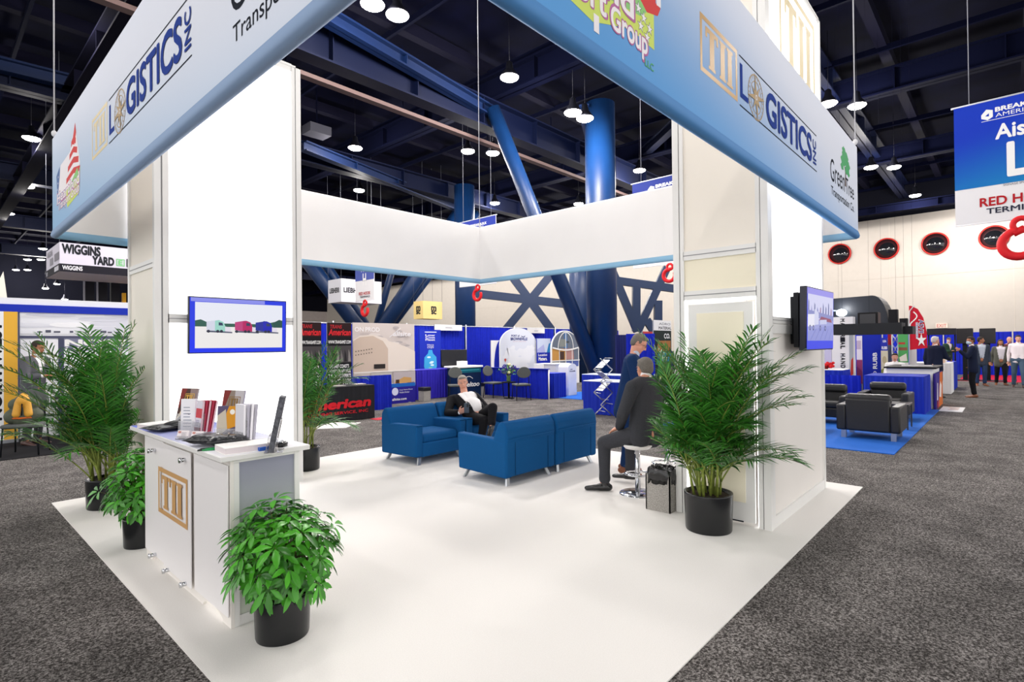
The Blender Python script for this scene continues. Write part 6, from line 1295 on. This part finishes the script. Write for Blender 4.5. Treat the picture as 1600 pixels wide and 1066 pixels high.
mb = MB(); pr = [(0, 0), (wy, 0), (wy, hz * .96), (wy * .24, hz)] + [(wy * .24 * math.cos(q) * -1 + wy * .24, hz * math.sin(q)) for q in [PI / 2 * k / 8 for k in range(7, 0, -1)]]
mb.prism([(0, y, z) for y, z in pr], (1.2, 0, 0), mat('canopy_skin', '#141a24', .5)); mb.build('shell', t)
mb = MB(); mb.bx(-.1, .2, -.25, -.02, -.2, hz * .5, BLK); mb.bx(-.1, .2, -.5, -.3, -.3, hz * .2, BLK); mb.build('end_fitting', t)
mb = MB()
for q in (.15, .85): mb.cyl((.6, wy * q, hz * .95), (.6, wy * q, 12.6 - b.z), .0018, DARK, n=5)
mb.build('cable', t)
p = AX(1316, 489, 20.9); t = thing('spot_lamp', 'small spotlight shining on the black canopy', 'lamp', p); mb = MB(); mb.ell((-.1, 0, 0), (.08, .16, .12), mat('spot_lens', '#eaf6ff', .4, emit=8)); mb.build('lens', t); mb = MB(); mb.tube([(0, 0, .05), (.02, .5, .12), (.1, .9, .0)], .025, C('#8b98a4', .3)); mb.build('arm', t)
L = bpy.data.lights.new('spot_glow', 'POINT'); L.energy = 18; L.shadow_soft_size = .08; lo = bpy.data.objects.new('bulb', L); COL.objects.link(lo); lo.parent = t; lo.location = (-.22, -.05, .12)
skirted('blue table with a white top and red flowers', 15.6, 16.4, 3.1, 5.2, .93, top=WHT)
t = thing('flower_arrangement', 'red flowers on the white-topped blue table', 'flowers', (15.95, 3.6, FZ + .93)); mb = MB(); rng = random.Random(5)
for k in range(40): mb.ell((rng.uniform(-.12, .12), rng.uniform(-.22, .22), rng.uniform(.05, .16)), (.04, .04, .035), C('#c81e26', .6), n=7)
mb.build('blossoms', t); mb = MB(); mb.lathe([(.1, 0), (.14, .07)], C('#7a1a1c', .4), n=16); mb.build('bowl', t)
def flat(c): return lambda cv, w, h: cv.rect(0, 0, w, h, C(c))
def art_rubb(cv, w, h): cv.rect(0, 0, w, h, C('#1728a2')); cv.text('RUBB', w * .62, h * .30, w * .80, h * .62, WHT, bold=.03, turn=90); cv.ring(w * .7, h * .22, w * .06, w * .02, WHT, rv=h * .03)
boardpx('fabric_wall', 'blue display wall with white vertical lettering', 'display panel', (1342, 522), (1378, 600), ('x', 20.2), art_rubb, th=.1, edge=C('#1728a2'))
def art_sh(cv, w, h): cv.rect(0, 0, w, h, C('#cfc9b2')); cv.rect(0, h * .72, w, h, C('#2a35a8')); cv.text('RUBB', w * .15, h * .75, w * .9, h * .81, WHT, bold=.04); cv.text('USA', w * .3, h * .9, w * .8, h * .95, WHT, bold=.02); cv.poly([(0, h * .3), (w, h * .4), (w, h * .1), (0, 0)], C('#8f9450')); cv.disc(w * .5, h * .52, w * .3, C('#b7aa8a'), rv=h * .08)
boardpx('rollup_banner', 'narrow blue and cream banner right of the blue display wall', 'banner', (1376, 528), (1388, 600), ('x', 19.9), art_sh)
boardpx('rollup_banner', 'pink and white banner between the display tower and the blue wall', 'banner', (1338, 525), (1348, 600), ('x', 19.6), lambda cv, w, h: (cv.rect(0, 0, w, h, C('#dfd9e2')), cv.rect(0, 0, w, h * .5, C('#8a3a6a')), cv.rect(0, h * .72, w * .8, h * .9, C('#b9a9bf'))))
boardpx('rollup_banner', 'dark red banner above the lattice truss', 'banner', (1387, 519), (1394, 600), ('x', 20.6), lambda cv, w, h: (cv.rect(0, 0, w, h, C('#5a5f74')), cv.rect(0, h * .75, w, h, C('#a11e2b'))))
a, b = AX(1394, 522, 20.4), AX(1403, 522, 20.4); t = thing('lattice_truss', 'grey lattice truss column beside the green poster', 'truss', (20.4, b.y, FZ)); wy = a.y - b.y
for yy in (0, wy): mb = MB(); mb.cyl((0, yy, 0), (0, yy, a.z), .02, ALU, n=6); mb.build('chord', t)
for k in range(6): mb = MB(); h_ = a.z / 6; mb.cyl((0, 0, h_ * k), (0, wy, h_ * (k + 1)), .012, ALU, n=5); mb.cyl((0, wy, h_ * k), (0, 0, h_ * (k + 1)), .012, ALU, n=5); mb.build('lacing', t)
def art_green(cv, w, h): cv.rect(0, 0, w, h, C('#eceaea')); cv.rect(0, h * .42, w, h, C('#55a862')); cv.rect(w * .05, h * .78, w * .7, h * .82, C('#c0443c')); cv.rect(w * .05, h * .66, w * .9, h * .72, C('#8a5a48')); cv.poly([(w * .1, h * .52), (w * .8, h * .6), (w * .9, h * .45), (w * .2, h * .44)], C('#e6e2d8')); cv.disc(w * .35, h * .22, w * .25, C('#c98a55'), rv=h * .12); cv.rect(w * .2, 0, w * .6, h * .1, WHT)
boardpx('rollup_banner', 'green and white poster left of the red feather flag', 'banner', (1403, 521), (1420, 600), ('x', 20.3), art_green)
boardpx('rollup_banner', 'plain white panel between the green poster and the feather flag', 'banner', (1420, 521), (1433, 600), ('x', 20.5), flat('#f2f1f3'))
# feather flag
fx = 19.2; a, b = AX(1420, 478, fx), AX(1449, 547, fx); t = thing('feather_flag', 'red feather flag with white lettering and a white star', 'flag', (fx, a.y, FZ)); wy = a.y - b.y; z0, z1 = b.z - FZ, a.z - FZ
mb = MB(); mb.tube([(0, 0, 0), (0, 0, z1 * .8), (0, -.02, z1 - .15), (0, -wy * .3, z1)], .014, C('#c9c9ce', .3)); mb.lathe([(.25, 0), (.25, .02), (.03, .04)], BLK, n=16); mb.build('pole', t)
mb = MB(); pr = [(0, z0), (-wy, z0 + .06), (-wy * .98, z0 + (z1 - z0) * .4), (-wy * .8, z0 + (z1 - z0) * .72), (-wy * .5, z0 + (z1 - z0) * .92), (-wy * .12, z1), (0, z1)]
mb.prism([(.01, y, z) for y, z in pr], (.012, 0, 0), C('#c61f34', .7)); fl = mb.build('cloth', t)
cv = Canvas((.008, 0, z0), (0, -1, 0), (0, 0, 1), lift=.004, step=.0006); H = z1 - z0
for k in range(10): cv.line((wy * (.25 + .2 * math.sin(k * .55)), H * (.86 - .035 * k)), (wy * (.25 + .2 * math.sin((k + 1) * .55)), H * (.86 - .035 * (k + 1))), wy * .07, WHT)
cv.text('ASVII', wy * .55, H * .38, wy * .82, H * .68, WHT, bold=.05, turn=-90); cv.text('ASVII', wy * .57, H * .385, wy * .80, H * .675, C('#2c3a8c'), bold=.01, turn=-90); cv.rect(wy * .38, H * .25, wy * .5, H * .62, C('#d9d7e4')); cv.text('INDUSTRIES', wy * .40, H * .26, wy * .48, H * .61, C('#2c3a8c'), turn=-90)
cv.poly([(wy * (.68 + (.3 if k % 2 == 0 else .11) * math.cos(PI / 2 + k * PI / 5)), H * (.22 + (.16 if k % 2 == 0 else .06) * math.sin(PI / 2 + k * PI / 5))) for k in range(10)], WHT); cv.build('print', fl)
# far curtain, televisions, exit sign, red carpet
for k in range(5): drape(['royal blue far drape behind the feather flag', 'royal blue far drape behind the green-jacketed man', 'royal blue far drape behind the two black televisions', 'royal blue far drape behind the woman', 'royal blue far drape at the right picture edge'][k], (34, 7.4 - 2.5 * k), (34, 4.95 - 2.5 * k), FZ, 2.02, ph=k)
for (px0, px1, lab) in ((1494, 1521, 'black television on a stand, nearer the feather flag'), (1530, 1556, 'black television on a stand, behind the masked man')):
    x = 29; a, b = AX(px0, 513.5, x), AX(px1, 537, x); t = thing('television', lab, 'television', (x, (a.y + b.y) / 2, FZ), 0, 'televisions before the far curtain'); hw_ = (a.y - b.y) / 2
    mb = MB(); mb.bx(-.03, .05, -hw_, hw_, b.z - FZ, a.z - FZ, C('#0c090e', .25), bev=.01); mb.build('screen', t); mb = MB(); mb.bx(.05, .1, -.08, .08, 0, a.z - .3, BLK); mb.bx(-.35, .35, -.45, .45, 0, .03, BLK); mb.build('stand', t)
a, b = AX(1448, 514, 31), AX(1494, 523, 31); mb = MB(); mb.bx(31, 31.3, b.y, a.y, b.z, a.z, C('#26262c', .6))
for q in (.05, .95): yy = a.y + (b.y - a.y) * q; mb.cyl((31.15, yy, FZ), (31.15, yy, b.z), .03, BLK)
tag(mb.build('header_beam'), 'dark header on two posts left of the black televisions', 'header')
p = AX(1471.5, 509, 43.95); t = thing('exit_sign', 'small lit red exit sign on the cream end wall', 'sign', p); mb = MB(); mb.bx(-.08, .05, -.30, .30, -.15, .15, C('#d8cabd')); mb.build('case', t); cv = Canvas((-.08, .24, -.10), (0, -1, 0), (0, 0, 1), lift=.004, step=.003); cv.text('EXIT', 0, 0, .48, .20, C('#e0655a', .5, emit=.6), bold=.01); cv.build('lettering', t)
mb = MB(); mb.bx(28.6, 33.9, -6, 1.6, FZ, FZ + .012, C('#c2183c', .9)); tag(mb.build('red_rug'), 'red carpet strip before the far blue curtain', 'rug')
# seated head behind the counters
def sit(face_az, look_az):
    J = stand(0, 0, face_az, 1.7, 'front', 'front', look=look_az); f = Vector((math.cos(face_az), math.sin(face_az), 0)); dz = Vector((0, 0, -.42))
    for k in ('pelvis', 'neck', 'head', 'shL', 'shR', 'elL', 'elR', 'wrL', 'wrR'): J[k] = J[k] + dz
    for L_ in 'LR': J['kn' + L_] = J['kn' + L_] + f * .42 + Vector((0, 0, .0)); J['an' + L_] = J['an' + L_] + f * .42; J['to' + L_] = J['to' + L_] + f * .42
    return J
p = D(1441, 566, 14.6); person('reddish-faced seated person in a white shirt by the feather flag', sit(A(190), A(190)), dict(voxel=.018, skin=SKIN3, hair=BROWNH, shirt=SHIRT, trousers=DNAVY, shoes=BSHOE), (19.3, 2.5, FZ))

# ---- hanging aisle signs (x = 15.7), each with a red hook below
def hook(cv_or, parent, yc, ztop, h, x=0):
    """crane-hook outline: thick rounded figure, hung below the sign"""
    mb = MB(); m = C('#d8262c', .45); k = h
    pts = []; 
    big = [(-.02 + .30 * math.cos(a), -.55 + .30 * math.sin(a)) for a in [math.radians(q) for q in range(95, 395, 12)]]
    mb2 = [(0, -.36)] + big
    mb.tube([(x, yc - p[0] * k, ztop + p[1] * k) for p in big], .085 * k, m, n=10, rs=[.085 * k * (1.15 - .35 * abs(i / len(big) - .45)) for i in range(len(big))])
    n = 20; mb.tube([(x, yc - (.02 + .145 * math.cos(2 * PI * q / n)) * k, ztop + (-.13 + .145 * math.sin(2 * PI * q / n)) * k) for q in range(n + 1)], .062 * k, m, n=8)
    mb.tube([(x, yc - .08 * k, ztop - .22 * k), (x, yc + .12 * k, ztop - .32 * k)], .08 * k, m, n=8)
    mb.cyl((x, yc, ztop - .04 * k), (x, yc, ztop + .02 * k), .01, ALU, n=6)
    return mb.build('red_hook', parent)
def aisle(label, yl, zt, w, h, letter, hook_h, c1, c2, c3, wb=.30, x=15.7):
    t = thing('aisle_sign', label, 'hanging sign', (x, yl - w / 2, zt), 0, 'hanging aisle signs with red hooks')
    mb = MB(); mb.bx(.0, .02, -w / 2, w / 2, -h, 0, C('#eceaec')); mb.cyl((.01, -w / 2 - .05, 0), (.01, w / 2 + .05, 0), .022, C('#b9bbc2', .3)); mb.cyl((.01, -w / 2, -h), (.01, w / 2, -h), .015, C('#dcdce0', .3)); mb.build('panel', t)
    mb = MB()
    for s in (-.75, .75): mb.cyl((.01, s * w / 2, 0), (.01, s * w / 2, 12.6 - zt), .008, C('#8e909a'), n=5)
    mb.build('cable', t)
    cv = Canvas((0, w / 2, -h), (0, -1, 0), (0, 0, 1), lift=.004, step=.0008); b = h * wb
    g = grad_mat('aisle_print_' + letter, c1, c3, 'Y', -w / 2, w / 2, -h, 0, 1.2, .25, -.30)
    cv.rect(0, b, w, h, g)
    cv.poly([(.22 * w, h * .89), (.26 * w, h * .93), (.31 * w, h * .915), (.31 * w, h * .86), (.27 * w, h * .84), (.22 * w, h * .86)], WHT); cv.poly([(.25 * w, h * .875), (.28 * w, h * .895), (.28 * w, h * .87)], C(c2))
    cv.text('BREAKBULK', .33 * w, h * .895, .76 * w, h * .93, WHT, bold=.05); cv.text('AMERICAS', .33 * w, h * .85, .68 * w, h * .882, WHT); cv.rect(.22 * w, h * .832, .78 * w, h * .836, WHT)
    cv.text('Aisle', .33 * w, h * .67, .67 * w, h * .785, WHT, bold=.035); cv.text(letter, .42 * w, h * .36, .58 * w, h * .62, WHT, bold=.035)
    cv.text('SIGNAGE SPONSOR', .38 * w, b - .02 * h, .62 * w, b - .003 * h, C('#6a6c78')); cv.text('RED HOOK', .2 * w, h * .135, .8 * w, h * .205, C('#b41a24'), bold=.03); cv.text('TERMINALS', .25 * w, h * .07, .78 * w, h * .115, C('#2a2c40'), bold=.02); cv.build('print', t)
    hook(None, t, 0.0, -h - .0, hook_h, x=.01); return t
s0 = AX(1490, 170, 15.7); s1 = AX(1493, 354, 15.7)
aisle('big hanging aisle sign cut by the right picture edge, white L on blue', s0.y, s0.z, 2 * (s0.y - AX(1594, 350, 15.7).y), s0.z - s1.z, 'L', .93, '#1438b8', '#1438b8', '#1a8cc0')
a = AX(988, 288, 15.7); aisle('hanging aisle sign behind the right tower, its hook showing below the white banner', a.y, a.z, 2.5, a.z - AX(1036, 414, 15.7).z, 'K', .62, '#1b2c7a', '#1b2c7a', '#3a2f8c')
a = AX(717, 349, 15.7); aisle('hanging aisle sign behind the back corner of the white banner', a.y, a.z, 2.2, a.z - AX(745, 446, 15.7).z, 'J', .72, '#2a3a9a', '#2a3a9a', '#1f9aa0')
a = AX(555, 405, 15.7); aisle('far hanging aisle sign beside the white box sign', a.y, a.z, 1.75, a.z - AX(570, 470, 15.7).z, 'H', .9, '#4a5aa8', '#4a5aa8', '#5560b0', wb=.47)
# ---- hanging box signs
def boxsign(name, label, x0, x1, y0, y1, z0, z1, m, art_w, art_s, cab=12.6):
    t = thing(name, label, 'hanging sign', ((x0 + x1) / 2, (y0 + y1) / 2, z0)); o_ = Vector(t.location); mb = MB(); mb.bx(x0 - o_.x, x1 - o_.x, y0 - o_.y, y1 - o_.y, 0, z1 - z0, m); mb.build('box', t)
    cv = Canvas((x0 - o_.x, y1 - o_.y, 0), (0, -1, 0), (0, 0, 1), lift=.006, step=.0012); art_w(cv, y1 - y0, z1 - z0); cv.build('print', t)
    cv = Canvas((x0 - o_.x, y0 - o_.y, 0), (1, 0, 0), (0, 0, 1), lift=.006, step=.0012); art_s(cv, x1 - x0, z1 - z0); cv.build('print', t)
    mb = MB()
    for (x, y) in ((x0, y0), (x1, y1), (x0, y1), (x1, y0)): mb.cyl((x - o_.x, y - o_.y, z1 - z0), (x - o_.x, y - o_.y, cab - z0), .008, C('#6f727c'), n=5)
    mb.build('cable', t)
lb = C('#24262c'); a = AY(533, 435, 27.1)
boxsign('box_sign', 'white hanging box sign with black lettering', a.x, a.x + 2.6, 27.1, 28.5, D(496, 472, 30).z, a.z, C('#dcdbe2'), lambda cv, w, h: cv.text('LIEBHERR', w * .12, h * .42, w * .86, h * .62, lb, bold=.05), lambda cv, w, h: cv.text('LIEBHERR', w * .06, h * .42, w * .6, h * .62, lb, bold=.05))
a = AY(661, 470, 25.4)
def art_msc(cv, w, h):
    u, v, k = w * .5, h * .5, h * .17
    if w > 1.15: u = w * .55
    cv.text('m', u - k, v, u + k, v + k * 1.2, lb, bold=.06); cv.text('sc', u - k, v - k * 1.3, u + k, v - k * .1, lb, bold=.06)
boxsign('box_sign', 'yellow hanging box sign with black letters', a.x, a.x + 1.45, 25.4, 26.3, D(661, 498, 32).z, a.z, mat('msc_yellow', '#e6cc86', .7), art_msc, art_msc)
a = D(93, 378, 20); zt, zb = a.z, D(93, 424, 20).z; yw, xw = a.y, a.x
def art_wig(cv, w, h):
    cv.rect(0, 0, w, h * .27, C('#1e1c26')); cv.text('WIGGINS', w * .02, h * .64, w * .31, h * .94, lb, bold=.07); cv.text('YARD', w * .25, h * .34, w * .42, h * .61, lb, bold=.07); cv.frame(w * .44, h * .34, w * .51, h * .60, .03, C('#7ac27e')); cv.text('E', w * .46, h * .39, w * .49, h * .55, C('#7ac27e'), bold=.06); cv.text('BULL', w * .53, h * .34, w * .70, h * .61, lb, bold=.07); cv.text('WIGGINS', w * .02, h * .07, w * .17, h * .21, C('#e9e7ee'), bold=.04)
def art_wigs(cv, w, h): cv.rect(0, 0, w, h * .27, C('#1e1c26')); cv.text('WIGGINS', w * .1, h * .7, w * .5, h * .9, C('#9a97a0'), bold=.03); cv.rect(w * .3, h * .36, w * .55, h * .62, C('#9a97a0')); cv.rect(w * .65, h * .42, w * .98, h * .68, C('#8a8790')); cv.rect(w * .65, h * .06, w * .95, h * .22, C('#cfcdd6')); cv.rect(0.02, h * .05, w * .14, h * .2, C('#9a97a0'))
boxsign('box_sign', 'big white and black hanging box sign at the left, black lettering', xw, xw + 3.9, yw, yw + 3.0, zb, zt, C('#d9d4e2'), art_wigs, art_wig)
# forklift mast below that sign
t = thing('lift_mast', 'tall black lift truck mast with yellow parts, under the hanging box sign', 'lift truck', (5.3, 29.0, FZ)); YEL = C('#d49a22', .5)
for k, x in enumerate((-.45, .0, .45, 1.5, 2.0)): mb = MB(); mb.bx(x, x + .32, -.1, .1, .9 if k > 2 else .3, 4.9, C('#17161b', .5)); mb.bx(x - .06, x, -.12, -.06, .3, 4.9, C('#8d8b92', .4)) if k in (0, 1) else None; mb.build('mast_rail', t)
mb = MB(); mb.bx(.85, .98, -.2, 0, 2.2, 4.1, YEL); mb.bx(1.28, 1.42, -.2, 0, 2.4, 4.3, YEL); mb.build('ram', t); mb = MB(); mb.bx(-.8, 2.6, .1, 2.4, .3, 1.6, YEL); mb.build('chassis', t)
for (x, y) in ((-.8, .5), (2.6, .5), (-.8, 2.1), (2.6, 2.1)): mb = MB(); mb.cyl((x - .15, y, .45), (x + .15, y, .45), .45, BLK, n=20); mb.build('wheel', t)

# ---- left-hand booth
YL = 13.45
mb = MB(); mb.bx(.75, 2.55, 10.98, 13.3, FZ, FZ + .010, C('#1b1b1f', .9)); tag(mb.build('black_rug'), 'black mat of the left-hand booth', 'rug')
a = AY(-20, 470, YL); zt = AY(60, 467, YL).z
mb = MB(); mb.bx(-.4, 5.2, YL + .02, YL + .08, FZ, zt, C('#e9eaef', .7)); bw = tag(mb.build('booth_backwall'), 'pale printed back wall of the left-hand booth', 'back wall')
mb = MB(); mb.bx(-.4, 5.2, YL - .02, YL + .02, zt - .26, zt - .12, SKIRT); v_ = mb.build('valance', bw)
cv = Canvas((0, YL + .02, 0), (1, 0, 0), (0, 0, 1), lift=.006, step=.0002)
zz = lambda py: AY(100, py, YL).z; xx = lambda px: AY(px, 540, YL).x
cv.rect(xx(28), zz(522), 5.0, zt - .27, C('#eeeff5')); random.seed(12)
for k in range(26): cv.disc(xx(30) + 3.5 * random.random(), zz(515) + (zz(490) - zz(515)) * random.random(), .25 + .3 * random.random(), C(random.choice(['#f6f6fa', '#dcdde8', '#e6e7ef', '#cbccdb'])), rv=.03 + .03 * random.random(), n=16)
for k in range(20): cv.rect(xx(45) + .12 * k, zz(520), xx(45) + .12 * k + .05 + .05 * random.random(), zz(520) + .02 + .04 * random.random(), C('#5a5b6c')) if k % 4 else None
cv.rect(xx(30), zz(529), 5.0, zz(525), C('#53566e')); cv.rect(xx(28), 0, xx(31), zz(490), C('#53566e')); cv.rect(xx(91), 0, xx(100), zz(529), C('#4b4e66'))
cv.rect(xx(32), zz(645), xx(91), zz(531), C('#f1f1f6')); cv.line((xx(45), zz(545)), (xx(58), zz(560)), .012, C('#c9c6d0')); cv.rect(xx(100), zz(660), 5.0, zz(549), C('#eceef6')); cv.rect(xx(100), zz(549), 5.0, zz(529), C('#7d8098')); cv.rect(xx(100), zz(660), 5.0, zz(630), C('#b9a9b4'))
cv.text('NORTHWEST', xx(103), zz(541), xx(103) + 2.3, zz(531), WHT, bold=.06); cv.text('LOGISTICS CENTER', xx(103), zz(548), xx(103) + 2.1, zz(543), WHT, bold=.04); cv.build('print', bw)
def art_side(cv, w, h): cv.rect(0, 0, w, h, C('#efeff2')); cv.rect(w * .55, 0, w, h, C('#e9b343')); cv.text('NORTHWEST', w * .08, h * .18, w * .48, h * .92, C('#1b1b20'), bold=.05, turn=90)
boardpx('banner_stand', 'yellow and white banner with sideways black lettering at the left picture edge', 'banner', (-22, 486), (28, 692), ('y', 13.0), art_side, foot=True)
c2 = side_chair('grey side chair holding the yellow backpack', (1.16, 11.35, FZ + .010), -.45, sch)
# backpack
t = thing('backpack', 'yellow and grey backpack on a chair at the left booth', 'backpack', (1.13, 11.30, FZ + .485), -.25); YB_ = mat('yellow_nylon', '#d29a35', .6, bump=.2, bscale=60); GB_ = mat('grey_green_nylon', '#4d5345', .7, bump=.2, bscale=60)
fuse('pack_body', lambda bm: (cap(bm, (-.12, .02, .12), (.12, .02, .12), .12, .12), cap(bm, (-.09, .03, .30), (.09, .03, .30), .10, .10), cap(bm, (0, .03, .1), (0, .03, .34), .16, .12)), .014, [GB_], t, 3)
fuse('front_pocket', lambda bm: (cap(bm, (-.07, -.10, .16), (-.05, -.07, .33), .055, .05), cap(bm, (.07, -.10, .16), (.05, -.07, .33), .055, .05), cap(bm, (0, -.06, .36), (0, .0, .42), .09, .06)), .012, [YB_], t, 2)
mb = MB(); mb.tube([(-.15, -.06, .1), (-.02, -.15, .10), (.15, -.06, .1)], .014, C('#c8662b', .6)); mb.tube([(0, -.16, .14), (0, -.13, .34)], .008, BLK); mb.tube([(-.05, .04, .42), (0, .04, .46), (.05, .04, .42)], .012, BLK); mb.build('strap', t)
t = thing('cafe_table', 'dark grey high table behind the man at the left booth', 'table', (2.05, 12.75, FZ)); mb = MB(); mb.lathe([(.40, .74), (.42, .76), (.42, .78), (.001, .78)], C('#5b5e68', .5), n=32, caps=False); mb.lathe([(.001, .74), (.40, .74)], C('#5b5e68', .5), n=32, caps=False); mb.build('top', t)
for s in ((-.25, -.2), (.25, -.2), (0, .28)): mb = MB(); mb.tube([(s[0] * .6, s[1] * .6, .74), (s[0] * 1.2, s[1] * 1.2, 0)], .018, BLK); mb.build('leg', t)
t = thing('black_bag', 'large black bag on the mat of the left booth, behind the palm', 'bag', (2.15, 12.0, FZ + .010)); fuse('bag', lambda bm: (cap(bm, (-.15, 0, .2), (.15, 0, .2), .2, .19), cap(bm, (-.08, 0, .45), (.1, 0, .5), .14, .1)), .016, [mat('black_fabric', '#16171a', .8)], t, 3)
mb = MB(); mb.tube([(-.05, 0, .55), (0, 0, .68), (.08, 0, .58)], .015, BLK); mb.build('handle', t)
p = D(4, 480, 16); t = thing('white_feather_flag', 'white feather flag tip at the left picture edge', 'flag', (p.x, p.y, FZ)); zt2 = D(4, 424, 16).z - FZ
mb = MB(); mb.cyl((0, 0, 0), (0, 0, zt2 * .8), .015, ALU); mb.lathe([(.2, 0), (.2, .02)], BLK, n=16); mb.build('pole', t); mb = MB(); mb.prism([(-.45, 0, 1.2), (.12, 0, 1.2), (.10, 0, zt2 * .8), (.02, 0, zt2), (-.08, 0, zt2 * .93), (-.35, 0, zt2 * .6)], (0, .012, 0), C('#efe9dd', .8)); mb.build('cloth', t)
print('objects', len(bpy.data.objects))
